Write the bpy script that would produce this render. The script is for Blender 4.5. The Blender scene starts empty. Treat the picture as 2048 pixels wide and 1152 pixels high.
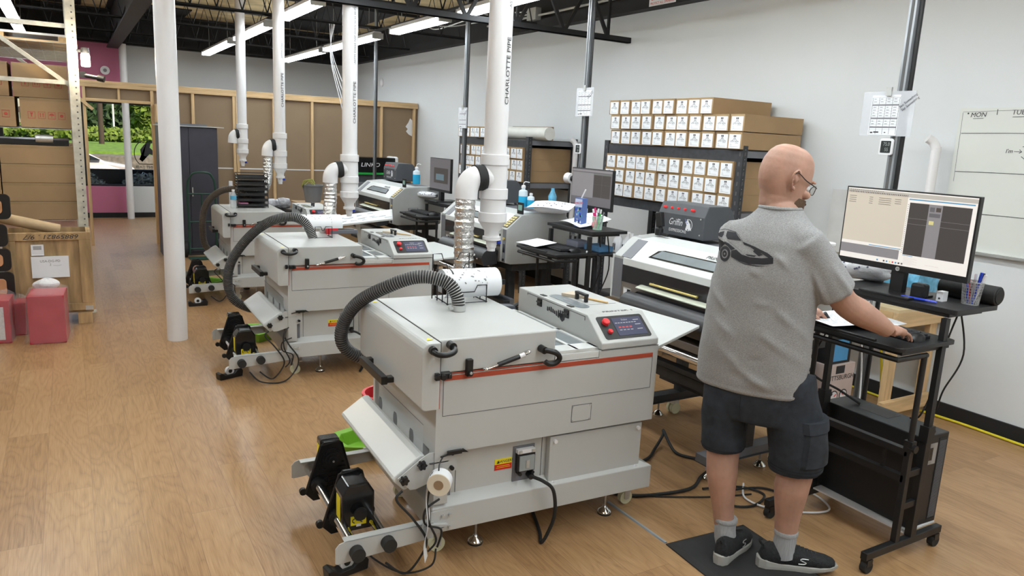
CAMR = [[0.861575, 0.05848, -0.504251], [-0.505317, 0.193533, -0.840952], [0.04841, 0.979349, 0.196294]]
import bpy, math, random
from mathutils import Vector, Matrix, Quaternion
from mathutils.bvhtree import BVHTree
random.seed(7)
PI = math.pi
C = bpy.context.scene.collection
def V(*a): return Vector(a)
def rad(a): return math.radians(a)

# ------------------------------------------------------------------ materials
MATS = {}
def mat(name, col, rough=.5, metal=0., var=.06, vs=8., bump=0., bs=60., spec=.5, emis=None, es=0., alpha=1., trans=0., coat=0., stretch=None, ior=1.45, sss=0.):
    if name in MATS: return MATS[name]
    m = bpy.data.materials.new(name); m.use_nodes = True
    nt = m.node_tree; N = nt.nodes; L = nt.links
    b = N['Principled BSDF']
    b.inputs['Roughness'].default_value = rough; b.inputs['Metallic'].default_value = metal
    b.inputs['Specular IOR Level'].default_value = spec; b.inputs['IOR'].default_value = ior
    b.inputs['Transmission Weight'].default_value = trans; b.inputs['Alpha'].default_value = alpha
    b.inputs['Coat Weight'].default_value = coat
    if sss: b.inputs['Subsurface Weight'].default_value = sss; b.inputs['Subsurface Radius'].default_value = (1, .3, .15); b.inputs['Subsurface Scale'].default_value = .01
    tc = N.new('ShaderNodeTexCoord'); mp = N.new('ShaderNodeMapping'); L.new(tc.outputs['Object'], mp.inputs[0])
    if stretch: mp.inputs['Scale'].default_value = stretch
    no = N.new('ShaderNodeTexNoise'); no.inputs['Scale'].default_value = vs; no.inputs['Detail'].default_value = 4
    L.new(mp.outputs[0], no.inputs['Vector'])
    r = N.new('ShaderNodeValToRGB'); r.color_ramp.elements[0].position = .3; r.color_ramp.elements[1].position = .7
    r.color_ramp.elements[0].color = (*[max(0, c*(1-var)) for c in col], 1); r.color_ramp.elements[1].color = (*[min(1, c*(1+var)) for c in col], 1)
    L.new(no.outputs['Fac'], r.inputs[0]); L.new(r.outputs[0], b.inputs['Base Color'])
    if emis: b.inputs['Emission Color'].default_value = (*emis, 1); b.inputs['Emission Strength'].default_value = es
    if bump:
        n2 = N.new('ShaderNodeTexNoise'); n2.inputs['Scale'].default_value = bs; n2.inputs['Detail'].default_value = 3
        L.new(mp.outputs[0], n2.inputs['Vector']); bp = N.new('ShaderNodeBump'); bp.inputs['Strength'].default_value = bump; bp.inputs['Distance'].default_value = .01
        L.new(n2.outputs['Fac'], bp.inputs['Height']); L.new(bp.outputs[0], b.inputs['Normal'])
    MATS[name] = m; return m
def nodes(m): return m.node_tree.nodes, m.node_tree.links, m.node_tree.nodes['Principled BSDF']

paint = mat('machine_paint', (.50, .51, .50), .32, var=.02, vs=3, bump=.03, bs=400)
paint_w = mat('machine_paint_white', (.64, .66, .655), .3, var=.02, vs=3)
seam = mat('seam_shadow_gap', (.10, .10, .10), .8)
blk = mat('black_plastic', (.012, .012, .013), .35, var=.2)
blkm = mat('black_metal', (.014, .014, .015), .42, var=.2, bump=.05, bs=500)
blkr = mat('black_rubber', (.02, .02, .02), .7, var=.2)
chrome = mat('chrome', (.75, .75, .76), .12, 1., var=.02)
steel = mat('brushed_steel', (.5, .51, .53), .35, 1., var=.1, stretch=(1, 1, .1), vs=40)
galv = mat('galvanised_strut', (.34, .36, .38), .42, .6, var=.35, vs=12, stretch=(1, 1, .2))
red = mat('red_seal', (.42, .07, .035), .45)
redp = mat('red_plastic', (.75, .03, .04), .35)
yel = mat('warning_yellow', (.85, .72, .02), .45)
dred = mat('warning_red', (.6, .02, .01), .45)
white = mat('white_plastic', (.78, .78, .80), .35, var=.02)
pvc = mat('pvc_white', (.80, .79, .80), .28, var=.02, vs=3)
ivory = mat('castor_ivory', (.70, .70, .50), .4)
paper = mat('paper', (.82, .84, .87), .7, var=.02)
ink = mat('ink_black', (.03, .03, .035), .6)
inkg = mat('ink_grey', (.22, .22, .24), .6)
dgrey = mat('printer_charcoal', (.075, .08, .09), .45, var=.05)
mgrey = mat('printer_mid_grey', (.16, .165, .185), .45, var=.05)
taupe = mat('printer_taupe_metal', (.22, .195, .175), .38, .4, var=.05)
rackm = mat('rack_charcoal', (.035, .037, .042), .55, var=.2, vs=20)
card = mat('cardboard', (.36, .235, .125), .8, var=.07, vs=5, bump=.05, bs=80)
cardd = mat('cardboard_dark', (.23, .14, .075), .8, var=.1, vs=5)
tape = mat('packing_tape', (.34, .23, .12), .22, var=.1)
glass = mat('clear_glass', (1, 1, 1), .02, trans=1., var=0, ior=1.1)
smoke = mat('smoked_acrylic', (.02, .02, .022), .12, var=.05)
winp = mat('grey_lid_window', (.22, .25, .27), .12, var=.1)
scrn = mat('dark_screen', (.02, .022, .035), .15, var=.4, vs=20)
pinkm = mat('pink_wall', (.52, .16, .27), .6, var=.03, vs=2)
wallm = mat('white_wall_paint', (.67, .695, .71), .62, var=.025, vs=.7, bump=.05, bs=30)
greyw = mat('grey_wall_paint', (.52, .53, .53), .7, var=.03, vs=.8)
blackp = mat('black_paint', (.012, .012, .014), .6, var=.3, vs=4)
green_p = mat('green_plastic', (.16, .38, .02), .4)
grn_m = mat('handtruck_green', (.02, .07, .05), .4)
bucketg = mat('bucket_grey', (.17, .175, .185), .55)
cabm = mat('cabinet_slate', (.055, .055, .075), .5, var=.1, vs=3)
rackbeige = mat('upright_beige', (.55, .52, .44), .5, var=.22, vs=14, bump=.1, bs=60)
lumber = mat('pine_lumber', (.62, .43, .23), .62, var=.22, vs=5, stretch=(6, 6, .5), bump=.05)
lumberh = mat('pine_lumber_flat', (.62, .43, .23), .62, var=.22, vs=5, stretch=(.5, 6, 6), bump=.05)
lumbery = mat('pine_lumber_deep', (.60, .40, .20), .6, var=.2, vs=5, stretch=(6, .5, 6), bump=.05)
hardb = mat('brown_hardboard', (.26, .185, .115), .75, var=.06, vs=2)
ply = mat('crate_plywood', (.40, .265, .13), .65, var=.42, vs=3, stretch=(5, 5, .8), bump=.1)
shrinkred = mat('red_cabinet', (.42, .025, .045), .3, var=.08)
skin = mat('skin', (.43, .245, .18), .5, var=.12, vs=14, bump=.08, bs=90, sss=.15)
beardm = mat('beard', (.10, .06, .035), .8, var=.3, vs=200)
shortm = mat('charcoal_cotton', (.022, .027, .036), .85, var=.25, vs=30, bump=.15, bs=400)
stitch = mat('short_stitching', (.010, .012, .016), .9)
sockm = mat('grey_sock', (.46, .47, .49), .9, var=.15, vs=60, bump=.6, bs=200, stretch=(6, 6, .3))
shoem = mat('black_knit', (.016, .017, .019), .75, var=.5, vs=90, bump=.5, bs=260)
solem = mat('sole_foam', (.42, .41, .38), .6, var=.12)
bluel = mat('blue_liquid', (.03, .42, .72), .15, var=.05)
bottlem = mat('bottle_translucent', (.62, .72, .80), .25, var=.05)
waterb = mat('blue_water_bottle', (.12, .38, .58), .08, var=.35, vs=18, bump=.5, bs=25)
tealm = mat('teal_ui', (.10, .38, .60), .5)
foil = mat('foil_duct', (.78, .78, .78), .2, 1., var=.15, vs=60, bump=1., bs=45)
pl = mat('clear_plastic_wrap', (.85, .80, .82), .12, var=.1, alpha=.10, bump=.8, bs=18)
plw = mat('white_plastic_wrap', (.80, .80, .82), .25, var=.1, bump=.9, bs=30)
yelc = mat('yellow_cord', (.72, .60, .03), .45)
whb = mat('whiteboard_face', (.68, .70, .66), .35, var=.03, vs=1.5)
sil = mat('satin_silver', (.55, .56, .55), .35, .6)
blu = mat('blue_plastic', (.02, .06, .55), .35)
gold = mat('brass_strip', (.75, .60, .22), .3, .6)
prtside = mat('printer_side_silver', (.43, .44, .43), .4, .25, var=.03)
insul = mat('foam', (.4, .3, .2))
# t-shirt: heathered knit
shirtm = mat('heather_grey_knit', (.315, .315, .315), .95, var=.26, vs=190, bump=.35, bs=900, stretch=(1, 1, 2.5))
# tubes
tubem = mat('lamp_tube_lit', (1, 1, 1), .4, emis=(.93, .98, 1.), es=20.)
bulbm = mat('bulb_lit', (1, .95, .8), .4, emis=(1, .93, .72), es=40.)
ledr = mat('red_button', (.55, .01, .015), .3, emis=(1, .05, .05), es=.4)
def emi(name, col, s): return mat(name, [c*.2 for c in col], .4, var=0., emis=col, es=s)
sc_w = emi('screen_cream', (.90, .80, .66), .62)
sc_ww = emi('screen_white', (.95, .90, .84), .85)
sc_d = emi('screen_dark_panel', (.075, .065, .06), .8)
sc_g = emi('screen_grey_panel', (.33, .31, .32), .7)
sc_b = emi('screen_blue_bar', (.12, .38, .62), .7)
sc_l = emi('screen_blue', (.035, .04, .09), 1.)
sc_t = emi('screen_text', (.5, .5, .55), .7)
sc_m = emi('screen_mid', (.16, .15, .16), .8)
sc_k = emi('screen_ink', (.10, .08, .07), .7)
sc_r = emi('screen_red', (.8, .08, .08), .7)

# floor planks -------------------------------------------------------
def floor_mat():
    m = mat('oak_laminate', (.5, .3, .15), .3); N, L, b = nodes(m)
    for n in list(N):
        if n.type in ('TEX_NOISE', 'VALTORGB', 'BUMP'): N.remove(n)
    tc = [n for n in N if n.type == 'TEX_COORD'][0]
    sx = N.new('ShaderNodeSeparateXYZ'); L.new(tc.outputs['Object'], sx.inputs[0])
    def mth(op, a, bb=None, c=None):
        n = N.new('ShaderNodeMath'); n.operation = op
        for i, v in enumerate((a, bb, c)):
            if v is None: continue
            if hasattr(v, 'links'): L.new(v, n.inputs[i])
            else: n.inputs[i].default_value = v
        return n.outputs[0]
    cx = N.new('ShaderNodeCombineXYZ'); L.new(sx.outputs[1], cx.inputs[0]); L.new(sx.outputs[0], cx.inputs[1])
    br = N.new('ShaderNodeTexBrick'); L.new(cx.outputs[0], br.inputs['Vector'])
    br.inputs['Scale'].default_value = 1; br.inputs['Brick Width'].default_value = 1.29; br.inputs['Row Height'].default_value = .192
    br.inputs['Mortar Size'].default_value = .0012; br.inputs['Mortar Smooth'].default_value = .3; br.offset = .37
    br.inputs['Color1'].default_value = (0, 0, 0, 1); br.inputs['Color2'].default_value = (1, 1, 1, 1); br.inputs['Mortar'].default_value = (.5, .5, .5, 1)
    rnd = br.outputs['Color']; rv = N.new('ShaderNodeSeparateColor'); L.new(rnd, rv.inputs[0]); rv = rv.outputs[0]
    # figure: contour lines of a stretched noise, shifted per plank
    c2 = N.new('ShaderNodeCombineXYZ')
    L.new(mth('ADD', mth('MULTIPLY', sx.outputs[0], 5.5), mth('MULTIPLY', rv, 37.)), c2.inputs[0]); L.new(mth('MULTIPLY', sx.outputs[1], 1.15), c2.inputs[1]); L.new(mth('MULTIPLY', rv, 11.), c2.inputs[2])
    n1 = N.new('ShaderNodeTexNoise'); n1.inputs['Scale'].default_value = 1.; n1.inputs['Detail'].default_value = 2.6; n1.inputs['Roughness'].default_value = .42; L.new(c2.outputs[0], n1.inputs['Vector'])
    rings = mth('PINGPONG', mth('MULTIPLY', n1.outputs['Fac'], 15.), .5)
    ringp = mth('POWER', mth('MULTIPLY', rings, 2.), .32)
    c3 = N.new('ShaderNodeCombineXYZ'); L.new(mth('MULTIPLY', sx.outputs[0], 260.), c3.inputs[0]); L.new(mth('MULTIPLY', sx.outputs[1], 7.), c3.inputs[1]); L.new(mth('MULTIPLY', rv, 9.), c3.inputs[2])
    n2 = N.new('ShaderNodeTexNoise'); n2.inputs['Scale'].default_value = 1.; n2.inputs['Detail'].default_value = 4; L.new(c3.outputs[0], n2.inputs['Vector'])
    n3 = N.new('ShaderNodeTexNoise'); n3.inputs['Scale'].default_value = 1.6; n3.inputs['Detail'].default_value = 2; L.new(tc.outputs['Object'], n3.inputs['Vector'])
    f = mth('ADD', mth('MULTIPLY', ringp, .13), mth('MULTIPLY', n2.outputs['Fac'], .46))
    f = mth('ADD', f, mth('MULTIPLY', mth('SUBTRACT', rv, .5), .12)); f = mth('ADD', f, mth('MULTIPLY', mth('SUBTRACT', n3.outputs['Fac'], .5), .12))
    r = N.new('ShaderNodeValToRGB'); e = r.color_ramp.elements
    e[0].position = .14; e[0].color = (.235, .125, .055, 1); e[1].position = .50; e[1].color = (.47, .30, .155, 1)
    e2 = e.new(.32); e2.color = (.375, .218, .102, 1)
    L.new(f, r.inputs[0])
    mx = N.new('ShaderNodeMix'); mx.data_type = 'RGBA'; L.new(br.outputs['Fac'], mx.inputs[0]); L.new(r.outputs[0], mx.inputs[6]); mx.inputs[7].default_value = (.25, .14, .07, 1)
    L.new(mx.outputs[2], b.inputs['Base Color'])
    L.new(mth('ADD', mth('MULTIPLY', n2.outputs['Fac'], .10), .27), b.inputs['Roughness'])
    bp = N.new('ShaderNodeBump'); bp.inputs['Strength'].default_value = .12; bp.inputs['Distance'].default_value = .003; L.new(f, bp.inputs['Height']); L.new(bp.outputs[0], b.inputs['Normal'])
    return m
floorm = floor_mat()
def deck_mat():
    m = mat('sprayed_foam_deck', (.66, .55, .32), .85, var=.35, vs=2.2, bump=.8, bs=7); N, L, b = nodes(m)
    return m
deckm = deck_mat()

# ------------------------------------------------------------------ mesh builder
class MB:
    def __init__(s): s.v = []; s.f = []; s.m = []; s.s = []; s.mats = []; s.M = Matrix.Identity(4)
    def mi(s, m):
        if m not in s.mats: s.mats.append(m)
        return s.mats.index(m)
    def add(s, vs, fs, m, smooth=False):
        o = len(s.v); s.v += [tuple(s.M @ Vector(p)) for p in vs]; k = s.mi(m)
        for f in fs: s.f.append(tuple(i+o for i in f)); s.m.append(k); s.s.append(smooth)
        return s
    def box(s, x0, x1, y0, y1, z0, z1, m):
        v = [(x, y, z) for z in (z0, z1) for y in (y0, y1) for x in (x0, x1)]
        return s.add(v, [(0, 2, 3, 1), (4, 5, 7, 6), (0, 1, 5, 4), (1, 3, 7, 5), (3, 2, 6, 7), (2, 0, 4, 6)], m)
    def prism(s, pts, ax, a, b, m, smooth=False):
        # pts 2D in the two other axes (cyclic order x,y,z without ax); extruded a..b
        def P(p, t): return {'x': (t, p[0], p[1]), 'y': (p[0], t, p[1]), 'z': (p[0], p[1], t)}[ax]
        n = len(pts); v = [P(p, a) for p in pts]+[P(p, b) for p in pts]
        o = len(s.v)
        s.add(v, [tuple(range(n)), tuple(range(2*n-1, n-1, -1))], m)
        k = s.mi(m)
        for i in range(n):
            j = (i+1) % n; s.f.append((o+i, o+n+i, o+n+j, o+j)); s.m.append(k); s.s.append(smooth)
        return s
    def tube(s, pts, r, m, seg=10, caps=True, smooth=True, closed=False):
        pts = [Vector(p) for p in pts]; n = len(pts); rr = r if hasattr(r, '__len__') else [r]*n
        ts = []
        for i in range(n):
            a = pts[(i-1) % n] if (closed or i > 0) else pts[i]; b = pts[(i+1) % n] if (closed or i < n-1) else pts[i]
            t = (b-a); ts.append(t.normalized() if t.length > 1e-9 else V(0, 0, 1))
        u = ts[0].orthogonal().normalized(); vs = []
        for i in range(n):
            if i: u = (ts[i-1].rotation_difference(ts[i]) @ u)
            u = (u - ts[i]*u.dot(ts[i])).normalized(); w = ts[i].cross(u)
            for k in range(seg):
                a = 2*PI*k/seg; vs.append(pts[i]+(u*math.cos(a)+w*math.sin(a))*rr[i])
        fs = [(i*seg+k, i*seg+(k+1) % seg, (i+1)*seg+(k+1) % seg, (i+1)*seg+k) for i in range(n-1) for k in range(seg)]
        if closed: fs += [((n-1)*seg+k, (n-1)*seg+(k+1) % seg, (k+1) % seg, k) for k in range(seg)]
        s.add(vs, fs, m, smooth)
        if caps and not closed:
            o = len(s.v)-len(vs); k = s.mi(m)
            s.f.append(tuple(o+i for i in range(seg-1, -1, -1))); s.m.append(k); s.s.append(False)
            s.f.append(tuple(o+(n-1)*seg+i for i in range(seg))); s.m.append(k); s.s.append(False)
        return s
    def cyl(s, a, b, r, m, r2=None, seg=20, caps=True): return s.tube([a, b], [r, r if r2 is None else r2], m, seg, caps)
    def lathe(s, prof, m, c=(0, 0, 0), ax='z', seg=24):
        vs = []; n = len(prof)
        for r, h in prof:
            for k in range(seg):
                a = 2*PI*k/seg; p = (r*math.cos(a), r*math.sin(a), h)
                p = {'z': p, 'x': (h, p[0], p[1]), 'y': (p[1], h, p[0])}[ax]
                vs.append((p[0]+c[0], p[1]+c[1], p[2]+c[2]))
        fs = [(i*seg+k, i*seg+(k+1) % seg, (i+1)*seg+(k+1) % seg, (i+1)*seg+k) for i in range(n-1) for k in range(seg)]
        s.add(vs, fs, m, True)
        o = len(s.v)-len(vs); k = s.mi(m)
        if prof[0][0] > 1e-6: s.f.append(tuple(o+i for i in range(seg-1, -1, -1))); s.m.append(k); s.s.append(False)
        if prof[-1][0] > 1e-6: s.f.append(tuple(o+(n-1)*seg+i for i in range(seg))); s.m.append(k); s.s.append(False)
        return s
    def ell(s, c, r, m, seg=20, rings=12, R=None):
        c = Vector(c); vs = []; r = r if hasattr(r, '__len__') else (r, r, r)
        for i in range(rings+1):
            th = PI*i/rings
            for k in range(seg):
                a = 2*PI*k/seg; p = V(r[0]*math.sin(th)*math.cos(a), r[1]*math.sin(th)*math.sin(a), r[2]*math.cos(th))
                if R: p = R @ p
                vs.append(c+p)
        fs = [((i+1)*seg+k, (i+1)*seg+(k+1) % seg, i*seg+(k+1) % seg, i*seg+k) for i in range(rings) for k in range(seg)]
        return s.add(vs, fs, m, True)
    def loft(s, rings, m, smooth=True, caps=True):
        n = len(rings[0]); vs = [p for r in rings for p in r]; o = len(s.v)
        fs = [(i*n+k, i*n+(k+1) % n, (i+1)*n+(k+1) % n, (i+1)*n+k) for i in range(len(rings)-1) for k in range(n)]
        s.add(vs, fs, m, smooth)
        if caps:
            k = s.mi(m); s.f.append(tuple(o+i for i in range(n-1, -1, -1))); s.m.append(k); s.s.append(smooth)
            s.f.append(tuple(o+(len(rings)-1)*n+i for i in range(n))); s.m.append(k); s.s.append(smooth)
        return s
    def text(s, txt, T, size, m, depth=.0006, shear=0., wid=1.):
        g = textmesh(txt, shear); sv = s.M; s.M = sv @ T @ Matrix.Diagonal((size*wid, size, 1, 1))
        s.add([(x, y, .0004+(depth if z > .5 else 0)) for x, y, z in g[0]], g[1], m); s.M = sv; return s
    def grid(s, fn, nu, nv, m, smooth=True):
        vs = [fn(u/nu, w/nv) for w in range(nv+1) for u in range(nu+1)]
        fs = [(w*(nu+1)+u, w*(nu+1)+u+1, (w+1)*(nu+1)+u+1, (w+1)*(nu+1)+u) for w in range(nv) for u in range(nu)]
        return s.add(vs, fs, m, smooth)
    def build(s, name, parent=None, loc=None, bevel=0., seg=2, rot=None, smooth_all=False):
        me = bpy.data.meshes.new(name); me.from_pydata(s.v, [], s.f)
        for m in s.mats: me.materials.append(m)
        me.polygons.foreach_set('material_index', s.m); me.polygons.foreach_set('use_smooth', [True]*len(s.s) if smooth_all else s.s); me.update()
        if any(s.s) or smooth_all: me.set_sharp_from_angle(angle=rad(38))
        o = bpy.data.objects.new(name, me); C.objects.link(o)
        if parent: o.parent = parent
        if loc: o.location = loc
        if rot: o.rotation_euler = rot
        if bevel:
            b = o.modifiers.new('b', 'BEVEL'); b.width = bevel; b.segments = seg; b.limit_method = 'ANGLE'; b.angle_limit = rad(40); b.harden_normals = False
        return o
_tm = {}
def textmesh(txt, shear=0.):
    k = (txt, shear)
    if k not in _tm:
        cu = bpy.data.curves.new('t', 'FONT'); cu.body = txt; cu.extrude = .5; cu.shear = shear; cu.align_x = 'CENTER'; cu.align_y = 'CENTER'; cu.resolution_u = 3
        o = bpy.data.objects.new('t', cu); C.objects.link(o); bpy.context.view_layer.update()
        me = bpy.data.meshes.new_from_object(o.evaluated_get(bpy.context.evaluated_depsgraph_get()))
        _tm[k] = ([(v.co.x, v.co.y, v.co.z+.5) for v in me.vertices], [tuple(p.vertices) for p in me.polygons])
        bpy.data.objects.remove(o); bpy.data.curves.remove(cu); bpy.data.meshes.remove(me)
    return _tm[k]
def frame(o, x, y):
    x = Vector(x).normalized(); y = Vector(y); y = (y-x*y.dot(x)).normalized(); z = x.cross(y)
    return Matrix(((x.x, y.x, z.x, o[0]), (x.y, y.y, z.y, o[1]), (x.z, y.z, z.z, o[2]), (0, 0, 0, 1)))
def FX(x, y, z): return frame((x, y, z), (0, -1, 0), (0, 0, 1))   # faces -X (reading direction towards -Y)
def FY(x, y, z): return frame((x, y, z), (1, 0, 0), (0, 0, 1))    # faces -Y
def FZ(x, y, z, a=0): return frame((x, y, z), (math.cos(a), math.sin(a), 0), (-math.sin(a), math.cos(a), 0))
def crom(P, n=8, closed=False):
    P = [Vector(p) for p in P]; out = []; N_ = len(P); rng = range(N_ if closed else N_-1)
    for i in rng:
        if closed: a, b, c, d = P[i-1], P[i], P[(i+1) % N_], P[(i+2) % N_]
        else: a, b, c, d = P[max(i-1, 0)], P[i], P[i+1], P[min(i+2, N_-1)]
        for k in range(n):
            t = k/n; out.append(.5*((2*b)+(c-a)*t+(2*a-5*b+4*c-d)*t*t+(3*b-a-3*c+d)*t**3))
    if not closed: out.append(P[-1])
    return out
def rrect(w, h, r, n=4, cx=0, cy=0):
    out = []
    for (sx, sy, a0) in ((1, 1, 0), (-1, 1, 90), (-1, -1, 180), (1, -1, 270)):
        for k in range(n+1):
            a = rad(a0+90*k/n); out.append((cx+sx*(w/2-r)+r*math.cos(a), cy+sy*(h/2-r)+r*math.sin(a)))
    return out
# ------------------------------------------------------------------ things
def thing(name, label, cat, loc=(0, 0, 0), rz=0., group=None):
    o = bpy.data.objects.new(name, None); C.objects.link(o); o.location = loc; o.rotation_euler = (0, 0, rz); o.empty_display_size = .1
    o['label'] = label; o['category'] = cat
    if group: o['group'] = group
    return o
def tag(o, label, cat, group=None, kind=None):
    o['label'] = label; o['category'] = cat
    if group: o['group'] = group
    if kind: o['kind'] = kind
    return o
def struct(o): o['kind'] = 'structure'; return o
def kids(o): return [c for c in bpy.data.objects if c.parent == o]
def dup(o, loc=None, rz=None, label=None, parent=None):
    c = o.copy(); C.objects.link(c)
    if parent: c.parent = parent
    if loc is not None: c.location = loc
    if rz is not None: c.rotation_euler = (0, 0, rz)
    if label: c['label'] = label
    for k in kids(o): dup(k, parent=c)
    return c
def cable(name, pts, r, m, label, cat='cable', group=None, n=8):
    return tag(MB().tube(crom(pts, n), r, m, 8).build(name), label, cat, group)
# ------------------------------------------------------------------ the room
WX = 5.137; PY = 11.92; WY = 15.35; ZT = 3.09
struct(MB().box(-5, WX+.2, -3.2, WY+.2, -.12, 0, floorm).build('floor'))
struct(MB().box(-5.2, WX+.4, -3.4, WY+.4, 3.62, 3.75, deckm).build('ceiling'))
struct(MB().box(WX, WX+.2, -3.2, WY+.2, 0, 3.62, wallm).build('wall_right'))
struct(MB().box(-5.2, -5, -3.2, WY+.2, 0, 3.62, wallm).build('wall_left'))
struct(MB().box(-5.2, WX+.2, -3.4, -3.2, 0, 3.62, wallm).build('wall_back'))
w = MB(); x0, x1 = -2.4, 1.38
w.box(x0-2.6, x0, WY, WY+.2, 0, ZT, greyw); w.box(x1, WX, WY, WY+.2, 0, ZT, greyw)
w.box(x0, .85, WY, WY+.2, 0, .57, pinkm); w.box(.85, x1, WY, WY+.2, 0, .57, wallm)
w.box(x0, .85, WY, WY+.2, 2.06, ZT, pinkm); w.box(.85, x1, WY, WY+.2, 2.06, ZT, greyw)
w.box(-5, WX, WY, WY+.2, ZT, 3.62, blackp)
struct(w.build('wall_front'))
fr = MB()
for a, b in ((x0, x0+.03), (-1.0, -.95), (.2, .26), (x1-.03, x1)): fr.box(a, b, WY+.04, WY+.1, .57, 2.06, blackp)
fr.box(x0, x1, WY+.04, WY+.1, .56, .60, blackp); fr.box(x0, x1, WY+.04, WY+.1, 2.03, 2.06, blackp)
win = struct(MB().box(x0, x1, WY+.06, WY+.066, .6, 2.03, glass).build('window_1'))
fr.build('window_frame', win)
# logo on the pane, seen from behind
lg = MB(); T = frame((1.22, WY+.055, 1.12), (-1, 0, 0), (0, 0, 1)); lg.M = T
lg.prism([(-.12, .02), (-.05, .04), (.0, .0), (.09, .02), (.12, -.06), (.07, -.1), (.10, .12), (.04, .2), (-.01, .25), (-.08, .24), (-.06, .16), (-.12, .10)], 'z', 0, .003, ink)
lg.tube([(.2*math.cos(rad(a))+.0, .05+.24*math.sin(rad(a)), 0) for a in range(-50, 150, 12)], .008, ink, 6)
lg.box(-.13, .13, -.15, -.135, 0, .003, ink)
lg.text('PRINT | AIR', FZ(0, -.2, 0), .075, ink); lg.build('window_decal', win)
bb = MB(); bb.box(x0-2.6, WX, WY-.015, WY, 0, .09, blackp); struct(bb.build('baseboard_front'))
struct(MB().box(WX-.016, WX, -3.2, PY, 0, .105, blackp).build('baseboard_right'))
# black steel ledger along the right wall top
b = MB(); b.box(WX-.12, WX, -3.2, WY, 3.09, 3.20, blackp); b.box(WX-.01, WX, -3.2, WY, 3.09, 3.62, blackp); struct(b.build('trim_1'))
b = MB(); b.box(-5, WX, WY-.12, WY, 3.06, 3.14, blackp); struct(b.build('trim_2'))
# conduit along ledger
tag(MB().tube([(WX-.15, 5.2, 3.24), (WX-.15, 9.3, 3.24)], .014, sil, 8).box(WX-.2, WX-.12, 8.0, 8.2, 3.19, 3.33, sil).tube(crom([(WX-.16, 8.2, 3.3), (4.7, 8.9, 3.3), (4.5, 9.8, 3.2), (4.6, 10.4, 3.3)], 6), .008, sil, 6).tube(crom([(WX-.16, 8.2, 3.27), (4.8, 9.2, 3.26), (4.4, 9.4, 3.18), (4.2, 10.0, 3.3)], 6), .008, sil, 6)
    .build('electrical_conduit'), 'metal conduit and junction box running along top of white side wall', 'conduit')
# beam label on ledger
s = MB(); s.box(WX-.124, WX-.12, 5.62, 6.0, 3.10, 3.19, paper); s.M = FX(WX-.124, 5.81, 3.145); [s.box(-.16+k*.04, -.13+k*.04, .01, .035, 0, .0006, dred) for k in range(8)]; s.text('PROTECT ALL OPENINGS', FZ(0, -.022, 0), .03, dred)
tag(s.build('warning_sticker'), 'red lettered sticker on the black beam above white wall', 'sticker')
# ---------------- partition of studs and hardboard
p = MB(); p.box(1.07, WX, PY+.05, PY+.056, 0, 2.2, hardb); p.box(.2, 1.07, PY+.05, PY+.056, 2.03, 2.2, hardb)
p.box(1.07, WX, PY+.048, PY+.0495, 1.108, 1.125, white)
part = struct(p.build('wall_partition'))
def pc(x0, x1, y0, y1, z0, z1, nm='stud', m=lumber): return MB().box(x0, x1, y0, y1, z0, z1, m).build(nm, part, bevel=.003)
pc(.17, 5.12, PY, PY+.09, 2.225, 2.27, 'top_plate', lumberh); pc(.17, 5.12, PY-.004, PY+.086, 2.18, 2.224, 'top_plate', lumberh)
for x in (1.585, 2.154, 2.20, 2.737, 3.328, 3.90, 4.479, 5.06): pc(x-.02, x+.02, PY, PY+.05, 0, 2.18)
pc(.19, .23, PY, PY+.05, 0, 2.18); pc(1.03, 1.07, PY, PY+.05, 0, 2.18); pc(1.072, 1.11, PY-.24, PY+.05, 0, 2.0)
pc(.23, 1.03, PY, PY+.05, 1.99, 2.03, 'header', lumberh); pc(.62, .65, PY+.02, PY+.045, 2.03, 2.18)
g = MB(); g.prism([(5.0, 2.02), (5.05, 1.98), (5.05, 1.72), (4.98, 1.75), (4.93, 1.80), (4.96, 1.84), (4.92, 1.88), (4.97, 1.95)], 'y', PY+.044, PY+.047, white); g.build('torn_hole', part)
brc = MB(); brc.M = Matrix.Translation((.22, PY-.01, 1.96)) @ Matrix.Rotation(rad(-48), 4, 'Y'); brc.box(-.02, .02, -.02, .02, -.12, .12, lumber); brc.build('corner_brace', part)
# columns
t = MB().lathe([(.078, 0), (.078, 3.61)], pvc, seg=36).build('round_column', loc=(.681, 6.47, 0)); tag(t, 'white painted round steel column standing in the wood floor aisle', 'column')
t = MB().lathe([(.058, 0), (.058, 3.06)], pvc, seg=28).build('round_column', loc=(.90, 15.14, 0)); tag(t, 'white round column against the pink wall and front window', 'column')
tag(MB().cyl((.62, WY, 2.6), (.62, WY-.035, 2.6), .075, white).cyl((.62, WY-.035, 2.6), (.62, WY-.04, 2.6), .03, inkg).build('smoke_alarm'), 'round white alarm on the pink wall above doorway', 'alarm')
tag(MB().ell((WX-.01, 13.66, 2.68), (.03, .06, .075), white).build('motion_sensor'), 'small white sensor high on the white side wall', 'sensor')
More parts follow.
